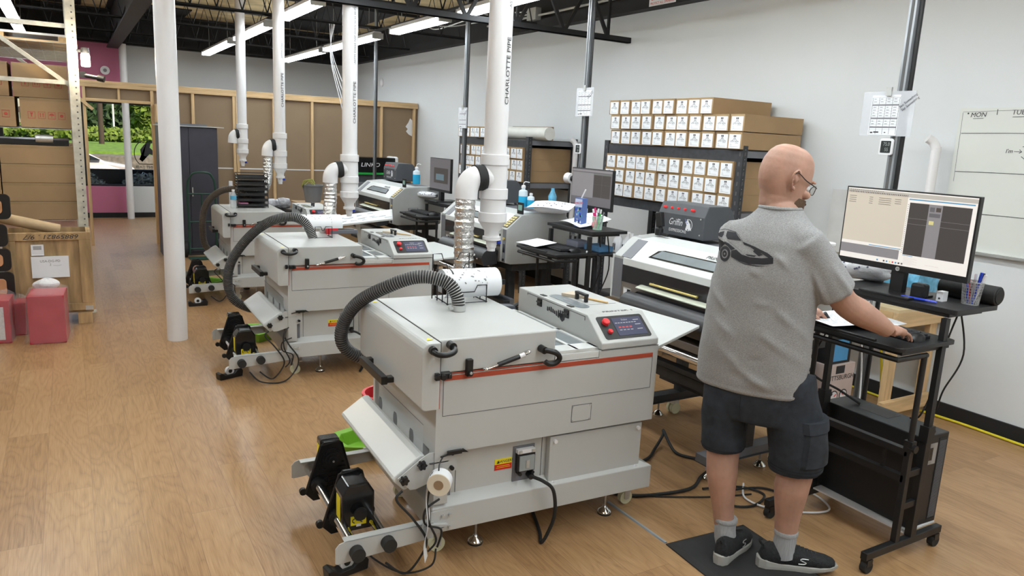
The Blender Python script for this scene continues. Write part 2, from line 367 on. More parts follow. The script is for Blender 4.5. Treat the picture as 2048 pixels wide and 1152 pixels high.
# ---------------- roof steel
jt = [(6.42, 1), (7.6, 0), (9.45, 0), (11.35, 0), (13.2, 0), (14.9, 0)]
ordw = ['heavy', 'second', 'third', 'fourth', 'fifth', 'sixth', 'farthest', 'first out of frame']
for i, (y, big) in enumerate(jt):
    if i == 0: lb = 'heavy black steel truss with angled struts ending on the white wall'
    else: lb = 'black open web roof joist, %s behind the heavy truss' % ('first second third fourth fifth sixth'.split()[i-1])
    xe = WX-.002 if big else WX-.14; bc = xe if big else 4.7
    t = thing('roof_truss' if big else 'roof_joist', lb, 'truss' if big else 'joist', (0, y, 2.8 if big else 3.05), group=None if big else 'open web roof joists')
    h = .055 if big else .028
    MB().box(-4.99, bc, -.03, -.006, 0, h, blackp).box(-4.99, bc, .006, .03, 0, h, blackp).box(-4.99, bc, -.03, .03, 0, .006, blackp).build('bottom_chord', t)
    MB().box(-4.99, xe-.14, -.03, .03, .50, .54, blackp).build('top_chord', t)
    wb = MB(); n = 18 if big else 34; sp = (9.8 if big else 9.6)/n
    for k in range(n):
        a = -4.95+k*sp
        if big:
            wb.tube([(a, 0, .03), (a+sp*.5, 0, .51)], .022, blackp, 4); wb.tube([(a+sp, 0, .03), (a+sp*.5, 0, .51)], .022, blackp, 4)
            if k % 2: wb.tube([(a+sp, 0, .03), (a+sp, 0, .51)], .018, blackp, 4)
        else: wb.tube([(a, 0, .02), (a+sp*.5, 0, .51), (a+sp, 0, .02)], .009, blackp, 5)
    wb.build('web', t)
t = MB().box(.66, .84, 6.7, WY-.13, 2.98, 3.005, blackp).box(.66, .84, 6.7, WY-.13, 3.58, 3.61, blackp).box(.735, .765, 6.7, WY-.13, 3.005, 3.58, blackp).build('steel_girder')
tag(t, 'black steel girder running the length of the roof above the column', 'girder')
for i, (xa, xb, ya, yb) in enumerate(((2.2, 2.9, 7.2, 9.8), (3.4, 4.6, 11.2, 14.8), (-2.0, .3, 13.3, 14.9), (1.0, 1.9, 14.0, 15.0))):
    tag(MB().box(xa, xb, ya, yb, 3.60, 3.618, blackp).build('ceiling_patch', bevel=.0), ['dark panel on the foam ceiling above second strip light row', 'dark panel on the foam ceiling above far wall corner', 'dark panel on the foam ceiling near pink wall', 'dark panel on the foam ceiling above the stud partition'][i], 'ceiling panel')
# ---------------- strip lights
def strip(x, ya, yb, label, z=2.95):
    t = thing('strip_light', label, 'strip light', (x, (ya+yb)/2, z), group='fluorescent strip lights'); L_ = (yb-ya)/2
    MB().prism([(-.062, .028), (-.045, .022), (.045, .022), (.062, .028), (.045, .07), (-.045, .07)], 'y', -L_, L_, white).build('reflector', t)
    for s_ in (-1, 1):
        MB().cyl((s_*.045, -L_+.03, -.005), (s_*.045, L_-.03, -.005), .016, tubem, seg=10).build('lamp_tube', t)
    for k in (-1, 1): MB().box(-.07, .07, k*L_-.02, k*L_+.02, -.02, .05, sil).build('end_cap', t)
    for k in (-1, 1):
        MB().tube([(0, k*L_*.7, .07), (0, k*L_*.7, .65)], .003, sil, 5).build('hanger', t)
    ld = bpy.data.lights.new('strip_lamp', 'AREA'); ld.shape = 'RECTANGLE'; ld.size = .16; ld.size_y = (yb-ya)-.1; ld.energy = 7.5*(yb-ya); ld.color = (.83, .94, 1.)
    lo = bpy.data.objects.new('strip_lamp', ld); C.objects.link(lo); lo.parent = t; lo.location = (0, 0, -.024)
R1 = [(11.02, 13.27), (8.81, 10.61), (6.92, 8.18), (3.9, 5.75), (1.6, 3.7), (-.6, 1.6), (-2.8, -.9)]
R2 = [(10.96, 13.15), (8.74, 10.78), (6.88, 8.20), (5.0, 6.5), (2.5, 4.7), (0, 2.2), (-2.5, -.3)]
R0 = [(11.3, 13.15), (9.0, 11.0), (6.3, 8.5), (3.8, 6.0), (1.3, 3.5), (-1.2, 1.0)]
pl_ = ['farthest', 'second from the far end', 'third from the far end', 'fourth from the far end', 'fifth from the far end', 'sixth from the far end', 'nearest']
for nm, X, R_ in (('row over the left machines', 2.15, R1), ('row nearest the white wall', 3.48, R2), ('row over the pallet rack', -.52, R0)):
    for i, (a, b) in enumerate(R_):
        if a > 0: a, b = a*1.081, b*1.081
        strip(X, a, b, 'twin tube strip light, %s in the %s' % (pl_[i], nm))
tag(MB().box(2.13, 2.17, -2.8, 14.4, 3.022, 3.045, blackp).build('light_rail'), 'black rail carrying the strip lights over the left machines', 'rail')
tag(MB().box(3.46, 3.50, -2.6, 14.3, 3.022, 3.045, blackp).build('light_rail'), 'black rail carrying the strip lights nearest the white wall', 'rail')
# ---------------- outside
struct(MB().box(-14, 26, WY+.2, 17.6, -.4, -.3, mat('asphalt', (.16, .16, .165), .9)).box(-14, 26, 17.6, 24.5, -.4, -.12, MATS['asphalt']).build('ground_asphalt'))
gm = mat('lawn', (.16, .30, .045), .9, var=.4, vs=6)
struct(MB().box(-30, 45, 24.5, 26, -.4, .72, mat('embankment', (.20, .19, .16), .9, var=.4)).box(-30, 45, 26, 70, -.4, .80, gm).build('ground_lawn'))
def leafball(name, c, r, m, n, sz, seed, label, cat, trunk=None):
    rd = random.Random(seed); b = MB()
    t = thing(name, label, cat, (c[0], c[1], -.15))
    for k in range(n):
        d = V(rd.gauss(0, 1), rd.gauss(0, 1), rd.gauss(0, 1)).normalized(); q = .55+.5*rd.random()
        p = V(d.x*r[0]*q, d.y*r[1]*q, c[2]+.15+d.z*r[2]*q); e = V(rd.gauss(0, 1), rd.gauss(0, 1), rd.gauss(0, 1)).normalized()*sz; f_ = e.orthogonal().normalized()*sz*.6
        b.add([p-e, p+f_, p+e, p-f_], [(0, 1, 2, 3)], m)
    b.build('foliage', t)
    if trunk: MB().tube([(0, 0, 0), (.05, 0, c[2])], [trunk, trunk*.7], mat('bark', (.10, .065, .045), .9), 10).build('trunk', t)
lf1 = mat('leaves_dark', (.035, .075, .028), .7, var=.5, vs=3); lf2 = mat('leaves_light', (.14, .22, .03), .7, var=.5, vs=3); lf3 = mat('leaves_glitter', (.22, .24, .20), .2, var=.8, vs=9)  # shrub leaves: pale colour stands in for sun glitter, plus real gloss
for i, (x, y, z, rx, rz_, m, lb) in enumerate(((.4, 50, 3.1, 3.4, 2.2, lf1, 'dark green tree beyond the road, left of the utility pole'), (2.4, 54.5, 3.4, 3.6, 2.4, lf1, 'dark green tree beyond the road, behind the thin white pole'), (3.4, 43, 2.5, 1.5, 1.5, lf2, 'yellow green tree beyond the road, right in the window view'), (5.6, 58, 3.8, 4.5, 2.8, lf1, 'tall dark tree seen at the right window edge'))):
    leafball('tree', (x, y, z), (rx*.5, 1.6, rz_), m, 2600, .26, 10+i, lb, 'tree', .28)
leafball('hedge', (3.5, 38, 1.1), (11, .8, .30), lf2, 3000, .16, 31, 'long light green hedge row beyond the lawn', 'hedge')
struct(MB().box(-3, 3, 16.6, 16.8, -.3, .80, blackp).build('ground_shrub_core'))  # black box added behind the shrubs to make their inside read dark
for i, x in enumerate((-.9, .15, 1.2)): leafball('shrub', (x, 16.25, .30), (.46, .35, .45), lf3, 2600, .045, 50+i, 'dark glossy shrub under the window, %s' % ['left one', 'middle one', 'right one'][i], 'shrub')
# building far behind + white car
bd = thing('low_building', 'low dark roofed building beyond the lawn and trees', 'building', (6, 66, .8)); MB().box(-9, 9, 0, 6, 0, 1.2, mat('tan_wall', (.35, .30, .25), .8)).build('wall', bd); MB().prism([(-10, 1.2), (10, 1.2), (7, 2.3), (-7, 2.3)], 'y', -.5, 6.5, mat('roof_brown', (.09, .07, .065), .8)).build('roof', bd)
for i, (x, y, h, r, m, lb) in enumerate(((1.12, 34, 7, .10, mat('pole_wood', (.07, .05, .04), .8), 'dark wooden utility pole beyond the lawn'), (1.85, 40, 5, .045, white, 'thin white pole on the lawn'))):
    tag(MB().cyl((x, y, .80), (x, y, h), r, m, seg=10).build('utility_pole'), lb, 'pole')
cw = mat('car_white', (.85, .85, .86), .2, coat=.6); cg = mat('car_glass', (.03, .04, .05), .08)
car = thing('car', 'white car parked outside the front window', 'car', (-.75, 20.6, -.12), rad(8)); car.scale = (.9, .9, .9)
b = MB()
prof = [(-2.3, .35), (-2.32, .75), (-2.15, .92), (-1.1, 1.0), (-.55, 1.42), (.75, 1.44), (1.55, 1.0), (2.15, .9), (2.32, .7), (2.3, .3)]
rings = []
for k, yy in enumerate((-.88, -.84, -.7, .7, .84, .88)):
    sh = [0.9, .97, 1, 1, .97, .9][k]; rings.append([(x, yy if z < 1.0 else yy*.82, .3+(z-.3)*sh) for x, z in prof])
b.loft(rings, cw, smooth=False); b.build('body', car, bevel=.03)
g = MB(); g.prism([(-1.0, 1.04), (-.52, 1.36), (.72, 1.38), (1.42, 1.04)], 'y', -.80, .80, cg); g.build('window', car)
g = MB(); g.add([(-1.12, -.66, 1.02), (-1.12, .66, 1.02), (-.60, .58, 1.39), (-.60, -.58, 1.39)], [(0, 1, 2, 3)], cg); g.build('windscreen', car)
for x in (-1.45, 1.45):
    for y in (-.82, .82):
        MB().cyl((x, y-.1, .33), (x, y+.1, .33), .33, blkr, seg=24).cyl((x, y-.105, .33), (x, y+.105, .33), .2, sil, seg=20).build('wheel', car)
for y in (-.6, .6): MB().box(-2.36, -2.28, y-.16, y+.16, .62, .74, sil).build('headlight', car)
# world + sun
wd = bpy.data.worlds.new('World'); bpy.context.scene.world = wd; wd.use_nodes = True
sk = wd.node_tree.nodes.new('ShaderNodeTexSky'); sk.sky_type = 'NISHITA'; sk.sun_elevation = rad(42); sk.sun_rotation = rad(150); sk.sun_intensity = .25; sk.air_density = 1.2
wd.node_tree.links.new(sk.outputs[0], wd.node_tree.nodes['Background'].inputs[0]); wd.node_tree.nodes['Background'].inputs[1].default_value = .16
# camera
sc = bpy.context.scene
cd = bpy.data.cameras.new('camera'); cam = bpy.data.objects.new('camera', cd); C.objects.link(cam); sc.camera = cam
cd.sensor_width = 36; cd.lens = 36*1480/2048; cd.clip_start = .05; cd.clip_end = 300
cam.matrix_world = Matrix(((CAMR[0][0], CAMR[0][1], CAMR[0][2], 0), (CAMR[1][0], CAMR[1][1], CAMR[1][2], 0), (CAMR[2][0], CAMR[2][1], CAMR[2][2], 1.75), (0, 0, 0, 1)))
vs = sc.view_settings; vs.view_transform = 'Standard'; vs.look = 'None'; vs.gamma = 1; vs.use_curve_mapping = False; vs.exposure = -.1
# ------------------------------------------------------------------ the powder dryers
def seamline(mb, pts, m=seam, w=.0012):
    for a, b in zip(pts, pts[1:]):
        mb.box(min(a[0], b[0])-w, max(a[0], b[0])+w, -.0012, .0, min(a[1], b[1])-w, max(a[1], b[1])+w, m)
def screw(mb, x, y, z, m=steel, r=.005): mb.cyl((x, y, z), (x, y-.003, z), r, m, seg=8)
def star(mb, x, z, y, r=.017):
    pts = []
    for k in range(24):
        a = 2*PI*k/24; rr = r*(1+.18*math.cos(6*a)); pts.append((x+rr*math.cos(a), z+rr*math.sin(a)))
    mb.prism(pts, 'y', y-.016, y, blk); mb.cyl((x, y-.022, z), (x, y, z), r*.45, blk, seg=10)
def spool(mb):
    pass
def machine():
    t = thing('film_dryer', '', 'dryer')
    # upper body
    b = MB(); b.box(0, 1.085, 0, .774, .507, .835, paint); b.box(.76, 1.085, 0, .774, .835, .866, paint)
    seamline(b, [(.028, .666), (1.056, .666)]); seamline(b, [(1.056, .666), (1.056, .815)]); seamline(b, [(.028, .666), (.028, .815)])
    seamline(b, [(.77, .866), (1.085, .866)])
    for z0, z1, x0, x1 in ((.812, .832, .028, 1.056),): b.box(x0, x1, -.002, .0, z0, z1, red)
    b.box(0, .53, -.0016, 0, .838, .843, red)
    b.build('upper_body', t, bevel=.004)
    # lower body
    b = MB(); b.box(.09, 1.0, .05, .73, .27, .507, paint)
    for z in (.275, .5): pass
    s = MB(); s.M = Matrix.Translation((0, .05, 0)); seamline(s, [(.115, .30), (.115, .50)]); seamline(s, [(.115, .275), (.52, .275)]); seamline(s, [(.525, .28), (.525, .505)]); b.v += []; 
    o = len(b.v); b.v += s.v
    for f, m_, sm in zip(s.f, s.m, s.s): b.f.append(tuple(i+o for i in f)); b.m.append(b.mi(s.mats[m_])); b.s.append(sm)
    for x, z in ((.17, .495), (.28, .495), (.45, .495), (.16, .283), (.30, .283), (.49, .283)): screw(b, x, .05, z)
    b.build('lower_body', t)
    MB().box(.548, 1.045, .018, .05, .252, .492, paint).build('access_panel', t, bevel=.003)
    for x, z in ((.572, .47), (1.022, .468), (.572, .275), (1.022, .275)): MB().cyl((x, .018, z), (x, .008, z), .009, white, seg=12).build('screw_cap', t)
    b = MB(); seamline(b, [(.637, .555), (.737, .555)]); seamline(b, [(.637, .63), (.737, .63)]); seamline(b, [(.637, .555), (.637, .63)]); seamline(b, [(.737, .555), (.737, .63)])
    for x in (.643, .731):
        for z in (.561, .624): screw(b, x, -.001, z, sil, .004)
    b.box(.638, .736, -.001, 0, .556, .629, paint); b.build('cover_plate', t)
    # danger label
    b = MB(); b.box(.296, .378, .048, .05, .366, .392, dred); b.box(.296, .378, .048, .05, .392, .416, yel); b.M = Matrix.Translation((.337, .048, .403)) @ FY(0, 0, 0)
    b.text('\u26a0 DANGER!' if False else 'DANGER!', FZ(.008, 0, 0), .017, ink); b.add([(-.032, -.006, .001), (-.018, -.006, .001), (-.025, .007, .001)], [(0, 1, 2)], ink)
    b.box(-.03, .03, -.020, -.0185, 0, .001, yel); b.box(-.034, .034, -.027, -.0255, 0, .001, yel); b.build('danger_label', t)
    # breaker box
    b = MB(); b.box(.382, .487, .046, .051, .298, .462, mgrey); b.build('power_plate', t)
    b = MB(); b.box(.394, .478, .022, .046, .352, .432, smoke); b.box(.40, .472, .015, .022, .358, .425, mat('clear_grey', (.30, .33, .34), .1)); b.box(.43, .446, .012, .016, .37, .405, sil)
    b.box(.394, .478, .024, .046, .434, .452, white)
    for x in (.405, .467): b.cyl((x, .014, .344), (x, .046, .344), .008, blk, seg=10); b.box(x-.006, x+.006, .016, .03, .437, .45, sil)
    b.build('breaker_box', t)
    b = MB(); b.cyl((.462, .05, .326), (.462, .015, .324), .014, blk, seg=12); b.tube(crom([(.462, .02, .324), (.49, -.04, .322), (.53, -.06, .28), (.55, -.05, .16), (.535, -.02, .05), (.52, .0, .008), (.56, .08, .006), (.62, .25, .008)], 8), .008, blkr, 8); b.build('power_cord', t)
    # base skirt
    b = MB()
    lo = [(-.005, 0), (1.108, 0), (1.108, .774), (-.005, .774)]; up = [(.03, .052), (1.025, .052), (1.025, .722), (.03, .722)]
    b.add([(x, y, .163) for x, y in lo]+[(x, y, .272) for x, y in lo]+[(x, y, .305) for x, y in up], [(3, 2, 1, 0), (0, 1, 5, 4), (1, 2, 6, 5), (2, 3, 7, 6), (3, 0, 4, 7), (4, 5, 9, 8), (5, 6, 10, 9), (6, 7, 11, 10), (7, 4, 8, 11), (8, 9, 10, 11)], paint)
    b.build('base_skirt', t, bevel=.003)
    for y, s_ in ((-.004, 1), (.778, -1)):
        b = MB(); b.box(-.01, .09, min(y, y+s_*.004), max(y, y+s_*.004), .168, .262, paint)
        for x in (.04, .07):
            for z in (.185, .24): b.cyl((x, y, z), (x, y-s_*.012, z), .007, sil, seg=8)
        b.prism([(-.05, .225), (.06, .205), (.06, .200), (-.05, .195)], 'y', min(y-s_*.018, y), max(y-s_*.018, y), paint)
        b.build('arm_bracket', t)
    # oven hood
    b = MB(); b.box(.0, .532, -.002, .772, .845, .980, paint); b.build('oven_hood', t, bevel=.006)
    # front door with rounded corners
    b = MB(); pr = []
    for cx, cz, a0 in ((-.04, .941, 90), (-.055, .732, 180)):
        r = .038 if a0 == 90 else .022
        for k in range(7): a = rad(a0+90*k/6); pr.append((cx+r*math.cos(a)+(0 if a0 == 90 else .0), cz+r*math.sin(a)))
    pr += [(-.002, .71), (-.002, .979)]
    b.prism(pr, 'y', -.035, .768, paint, smooth=False); d = b.build('oven_door', t, bevel=.004, seg=3)
    b = MB(); b.box(-.002, .0, -.033, .766, .712, .838, red); b.build('door_seal', t); b = MB(); b.box(-.0022, .0005, -.034, .767, .84, .9812, seam); b.build('door_gap', t)
    for y in (.70, .02): MB().add([(-.045, y-.012, .9806), (-.012, y-.006, .9806), (-.03, y+.02, .9806)], [(0, 1, 2)], yel).build('warning_sticker', d)
    b = MB()
    for y in (.30, .58): b.box(-.118, -.075, y-.02, y+.02, .728, .752, blk)
    b.box(-.132, -.104, .28, .60, .722, .758, blk); b.build('door_handle', d, bevel=.004)
    b = MB(); b.tube(crom([(-.038, -.033, .955), (-.038, -.065, .95), (-.02, -.08, .945), (.015, -.08, .945), (.045, -.06, .952), (.048, -.004, .96)], 6), .0115, blk, 10); b.cyl((-.038, -.03, .955), (-.038, -.055, .954), .016, blk, seg=12); b.cyl((.048, -.002, .96), (.047, -.04, .96), .016, blk, seg=12)
    b.build('hose_link', t)
    b = MB(); b.box(-.026, -.010, -.052, -.036, .835, .862, blk); b.cyl((-.018, -.06, .85), (-.018, -.03, .85), .009, blk, seg=10); b.build('door_catch', d)
    b = MB(); b.box(.004, .05, -.03, -.0, .828, .853, blk); b.cyl((.012, -.042, .84), (.012, 0, .84), .012, blk, seg=12); b.box(.034, .048, -.036, 0, .832, .85, smoke); b.build('door_latch', t, bevel=.002)
    b = MB(); b.box(.118, .144, -.022, 0, .826, .895, blk); b.cyl((.131, -.03, .838), (.131, 0, .838), .011, blk, seg=12); b.cyl((.131, -.034, .842), (.131, -.03, .842), .006, sil, seg=10); b.build('hood_latch', t, bevel=.006)
    b = MB(); b.cyl((.205, -.03, .853), (.255, -.03, .866), .004, chrome, seg=10); b.cyl((.25, -.03, .865), (.345, -.03, .890), .010, blk, seg=12); b.cyl((.345, -.03, .890), (.368, -.03, .896), .0105, white, seg=12); b.cyl((.365, -.03, .896), (.388, -.03, .902), .005, chrome, seg=8)
    b.ell((.20, -.022, .85), (.012, .012, .008), chrome); b.ell((.392, -.018, .903), (.010, .014, .008), chrome); b.build('gas_strut', t)
    b = MB(); b.cyl((.458, -.002, .908), (.462, -.035, .905), .016, blk, seg=12); b.tube(crom([(.462, -.03, .905), (.485, -.04, .902), (.515, -.045, .89), (.528, -.045, .868), (.512, -.04, .848), (.485, -.035, .846), (.468, -.03, .856)], 6), .0115, blk, 10); b.build('drain_hook', t)
    # tray with glass windows
    b = MB(); b.box(.536, .758, .0, .76, .838, .868, paint_w)
    for (x0, x1, y0, y1) in ((.538, .757, .004, .085), (.538, .757, .315, .345), (.538, .757, .72, .758), (.538, .556, .004, .758), (.740, .757, .004, .758), (.640, .656, .004, .758)): b.box(x0, x1, y0, y1, .868, .884, paint_w)
    b.build('tray_frame', t, bevel=.002)
    b = MB(); b.box(.55, .745, .07, .74, .868, .876, winp); b.build('tray_window', t)
    # control box
    b = MB(); b.prism([(0, .868), (0, .897), (.13, .997), (.774, .997), (.774, .868)], 'x', .772, 1.083, paint); cb = b.build('control_housing', t, bevel=.005, seg=3)
    # lid seam, hinges on left face; torn decal
    b = MB(); b.box(.7705, .772, .145, .68, .984, .9865, seam); b.box(.7705, .772, .145, .147, .968, .986, seam); b.box(.7705, .772, .676, .678, .975, .986, seam); b.build('lid_seam', cb)
    for y in (.30, .55): b = MB(); b.box(.766, .772, y-.02, y+.02, .945, .982, blk); b.cyl((.765, y-.02, .965), (.765, y+.02, .965), .005, blk, seg=8); b.box(.78, .80, y-.02, y+.02, .997, 1.0, blk); b.build('hinge', cb)
    b = MB(); rd = random.Random(4)
    for k in range(9):
        y = .48-k*.017; h_ = .008+rd.random()*.012; z = .95+.004*math.sin(k); b.add([(.7712, y, z-h_), (.7712, y-.014, z-h_*1.2), (.7712, y-.012, z+h_*.7), (.7712, y-.001, z+h_)], [(0, 1, 2, 3)], ink)
    b.add([(.7712, .38, .952), (.7712, .31, .955), (.7712, .315, .928), (.7712, .335, .915), (.7712, .35, .922)], [(0, 1, 2, 3, 4)], ink); b.build('torn_decal', cb)
    b = MB(); b.prism(rrect(.07, .30, .033, 5, .845, .40), 'z', .9975, .999, winp); b.box(.84, .85, .36, .45, .999, .9995, inkg); b.build('lid_window', cb)
    b = MB()
    for y in (.355, .435): b.box(.905, .921, y-.008, y+.008, .997, 1.03, blk)
    b.box(.903, .923, .347, .443, 1.026, 1.038, blk); b.build('lid_handle', cb, bevel=.002)
    b = MB(); b.box(.80, 1.05, .30, .302, .9972, .9978, seam); b.build('lid_line', cb); b = MB(); b.M = FZ(.955, .155, .9975)
    b.text('PRINTER 1', FZ(0, 0, 0), .028, ink, .0005, .2, 1.35); b.build('printer_lettering', cb)
    a = math.atan2(.1, .13); T = frame((.93, .065, .947), (1, 0, 0), (0, math.cos(a), math.sin(a)))
    b = MB(); b.M = T; b.prism(rrect(.252, .128, .012, 4), 'z', -.003, .002, blk); b.build('control_panel', cb)
    b = MB(); b.M = T; b.prism(rrect(.158, .10, .002, 2, .03, .0), 'z', .002, .0035, sc_l); b.M = T @ Matrix.Translation((.03, 0, .0036))
    b.text('Shaker', FZ(-.012, .036, 0), .013, sc_t, .0002)
    for k in range(8): b.box(-.07+k*.015, -.059+k*.015, .018, .022, 0, .0002, sc_t)
    for k in range(4): b.box(-.062+k*.02, -.049+k*.02, -.008, -.001, 0, .0002, sc_r); b.box(-.062+k*.02, -.049+k*.02, -.022, -.018, 0, .0002, sc_t)
    for k in range(3): b.box(.035, .065, .03-k*.026, .034-k*.026, 0, .0002, sc_t)
    b.build('touch_screen', cb)
    b = MB(); b.M = T; b.lathe([(.018, .002), (.018, .005), (.011, .006), (.011, .008), (.016, .010), (.018, .014), (.015, .018), (0, .019)], redp, (-.088, .028, 0)); b.build('emergency_stop', cb)
    b = MB(); b.M = T; b.lathe([(.012, .002), (.012, .010), (.009, .014), (0, .015)], redp, (-.088, -.024, 0)); b.build('push_button', cb)
    # left end: vent cover, posts
    b = MB(); b.box(-.0, .03, .13, .80, .405, .583, paint_w); b.box(.0, .03, .13, .80, .583, .587, mgrey)
    for y in (.686, .474, .264):
        for k in range(9):
            z = .452+k*.0075; w_ = .026*math.sqrt(max(0, 1-((k-4)/5)**2)); b.box(-.0012, .0, y-w_, y+w_, z, z+.004, seam)
    b.build('vent_cover', t)
    b = MB(); b.box(.0, .06, .0, .06, .29, .507, paint); b.box(.0, .06, .714, .774, .29, .72, paint); b.box(.03, .09, .04, .74, .30, .507, mgrey); b.build('corner_post', t)
    # roller cover
    d1 = V(.127, 0, .09).normalized(); n1 = V(-d1.z, 0, d1.x)  # slope direction (up right), normal (up left)
    P0 = V(-.172, 0, .425); Lc = .137
    def cp(u, v_): q = P0+d1*u+n1*v_; return (q.x, q.z)
    prc = [cp(.014, 0), cp(.003, -.004), cp(0, -.015), cp(.01, -.075), cp(.02, -.08), cp(.10, -.08), cp(Lc+.02, -.055), cp(Lc+.02, -.015), cp(Lc+.01, -.004), cp(Lc-.01, 0)]
    b = MB(); b.prism(prc, 'y', .02, .77, paint_w); rc = b.build('roller_cover', t, bevel=.004)
    b = MB(); b.prism([cp(.02, -.01), cp(.03, -.085), cp(.05, -.1), (.10, .425), (.10, .515), (-.02, .515), cp(Lc, -.01)], 'y', .006, .012, paint); b.box(-.02, .06, .0, .006, .47, .474, seam)
    for x, z in ((.075, .505), (.075, .44)): b.cyl((x, .006, z), (x, -.008, z), .009, blk, seg=10)
    b.build('cover_bracket', t)
    for q in (.035, .125): b = MB(); star(b, *cp(q, -.03), .006); b.build('star_knob', t)
    b = MB(); b.tube(crom([(cp(.005, -.06)[0], .0, cp(.005, -.06)[1]), (-.16, -.01, .35), (-.10, -.03, .27), (-.04, -.03, .17), (-.05, -.02, .10), (-.12, -.02, .03), (-.2, -.01, .09)], 8), .005, blkr, 6)
    b.tube(crom([(-.0, -.012, .40), (-.04, -.04, .36), (-.04, -.05, .26), (.0, -.04, .16), (-.03, -.03, .11)], 8), .0045, blkr, 6)
    b.tube(crom([(.02, -.012, .32), (-.05, -.04, .30), (-.05, -.045, .24), (.02, -.04, .20), (.01, -.03, .12)], 8), .0045, blkr, 6); b.build('sensor_cable', t)
    b = MB(); b.tube([(.02, -.012, .50), (.10, -.012, .515)], .004, blk, 6); b.box(.05, .11, -.02, -.006, .505, .520, blk); b.prism([(.09, .512), (.14, .505), (.12, .52)], 'y', -.018, -.006, blk); b.build('clip_rod', t)
    # take-up frame
    for y0, y1 in ((-.012, .028), (.745, .785)):
        b = MB(); b.prism([(-.40, .195), (-.385, .212), (-.365, .218), (.0, .222), (.0, .155), (-.39, .128), (-.40, .132)], 'y', y0 if y0 < .5 else y1-.006, y0+.006 if y0 < .5 else y1, paint)
        b.prism([(-.365, .218), (.0, .222), (.0, .217), (-.365, .213)], 'y', y0, y1, paint); b.build('take_up_arm', t, bevel=.002)
    for x, z in ((-.320, .170), (-.195, .182)):
        b = MB(); b.cyl((x, -.02, z), (x, .79, z), .0225, chrome, seg=20); b.build('chrome_rail', t)
        b = MB(); b.cyl((x, -.05, z), (x, -.013, z), .028, blkr, seg=20); b.build('rail_cap', t)
    def unit(y, motor):
        u = MB(); tr = [(-.375, .128), (-.365, .148), (-.305, .35), (-.29, .365), (-.225, .365), (-.21, .35), (-.155, .165), (-.15, .128), (-.185, .10), (-.34, .09)]
        u.prism(tr, 'y', y, y+.012, blk)
        for z in [.15+.022*k for k in range(7)]: u.box(-.35+(z-.13)*.30, -.165-(z-.13)*.27, y-.008, y, z, z+.003, blk)
        for x in [-.34+.022*k for k in range(8)]: u.box(x, x+.003, y-.008, y, .13, .20, blk)
        pr_ = [(-.375, .128), (-.305, .352), (-.225, .365), (-.21, .352), (-.15, .128)]
        u.tube([(x, y+.003, z) for x, z in pr_], .006, blk, 6)
        for x, z in ((-.320, .170), (-.195, .182)): u.lathe([(.034, -.03), (.034, .03)], blk, (x, y, z), 'y', 18)
        u.cyl((-.385, y-.0, .14), (-.385, y+.02, .14), .016, blk, seg=12)
        u.build('bracket_plate', t)
        if motor:
            u = MB(); mm = mat('gloss_black', (.01, .01, .011), .16)
            u.prism([(-.325, .15), (-.325, .31), (-.30, .352), (-.215, .352), (-.19, .31), (-.19, .15)], 'y', y-.115, y-.0, mm)
            mo = u.build('motor_housing', t, bevel=.008, seg=3)
            u = MB(); u.box(-.29, -.225, y-.1165, y-.115, .175, .215, yel); u.box(-.3262, -.325, y-.085, y-.03, .19, .29, yel)
            u.M = Matrix.Translation((-.2575, y-.1165, .195)) @ FY(0, 0, 0)
            for sx in (-1, 1): u.tube([(sx*.016+.009*math.cos(rad(q)), .009*math.sin(rad(q)), 0) for q in range(0, 300, 30)], .0022, ink, 5)
            u.M = Matrix.Identity(4); u.box(-.267, -.247, y-.117, y-.1165, .168, .18, white); u.build('rotation_label', mo)
            u = MB(); u.lathe([(.028, 0), (.028, .008), (.022, .012), (.014, .030), (0, .031)], blk, (-.257, y-.146, .235), 'y', 18); u.build('spindle_hub', mo)
        else:
            u = MB()
            for r, d in ((.05, .01), (.042, .018), (.032, .028), (.02, .04)): u.cyl((-.258, y, .285), (-.258, y-d, .285), r, blk, seg=24)
            u.cyl((-.258, y-.042, .285), (-.258, y-.04, .285), .005, sil, seg=8); u.build('spindle_hub', t)
            u = MB(); u.box(-.305, -.215, y+.012, y+.085, .26, .372, mat('gloss_black', (.01, .01, .011), .16)); mo = u.build('motor_housing', t, bevel=.01)
            u = MB(); u.box(-.3062, -.305, y+.02, y+.07, .28, .34, yel); u.build('rotation_label', mo)
    unit(.285, True); unit(.60, False)
    # castors and feet
    for x, y in ((.076, .136), (1.10, .169), (.1, .66), (1.05, .66)):
        c = MB()
        for s_ in (-1, 1): c.cyl((x+s_*.004, y+s_*.006-.008*s_, .035), (x+s_*.004, y+s_*.014, .035), .034, ivory, seg=24)
        w_ = MB(); w_.cyl((x, y-.013, .035), (x, y+.013, .035), .035, ivory, seg=28); w_.cyl((x, y-.0155, .035), (x, y+.0155, .035), .012, steel, seg=14)
        h_ = MB(); h_.box(x-.025, x+.025, y-.025, y+.025, .12, .163, sil); h_.prism([(x-.022, .12), (x+.022, .12), (x+.012, .028), (x-.012, .028)], 'y', y-.021, y-.017, sil); h_.prism([(x-.022, .12), (x+.022, .12), (x+.012, .028), (x-.012, .028)], 'y', y+.017, y+.021, sil); h_.box(x+.01, x+.05, y-.012, y+.012, .09, .097, sil)
        cs = h_.build('castor', t); w_.build('wheel', cs)
    for x, y in ((.256, .124), (.944, .12), (.25, .66), (.95, .66)):
        b = MB(); b.cyl((x, y, .02), (x, y, .17), .0065, steel, seg=10); b.lathe([(.033, 0), (.034, .008)], blkr, (x, y, 0)); b.lathe([(.033, .008), (.034, .014), (.028, .024), (.012, .034), (.008, .044)], chrome, (x, y, 0)); b.build('levelling_foot', t)
    return t
proto = machine()
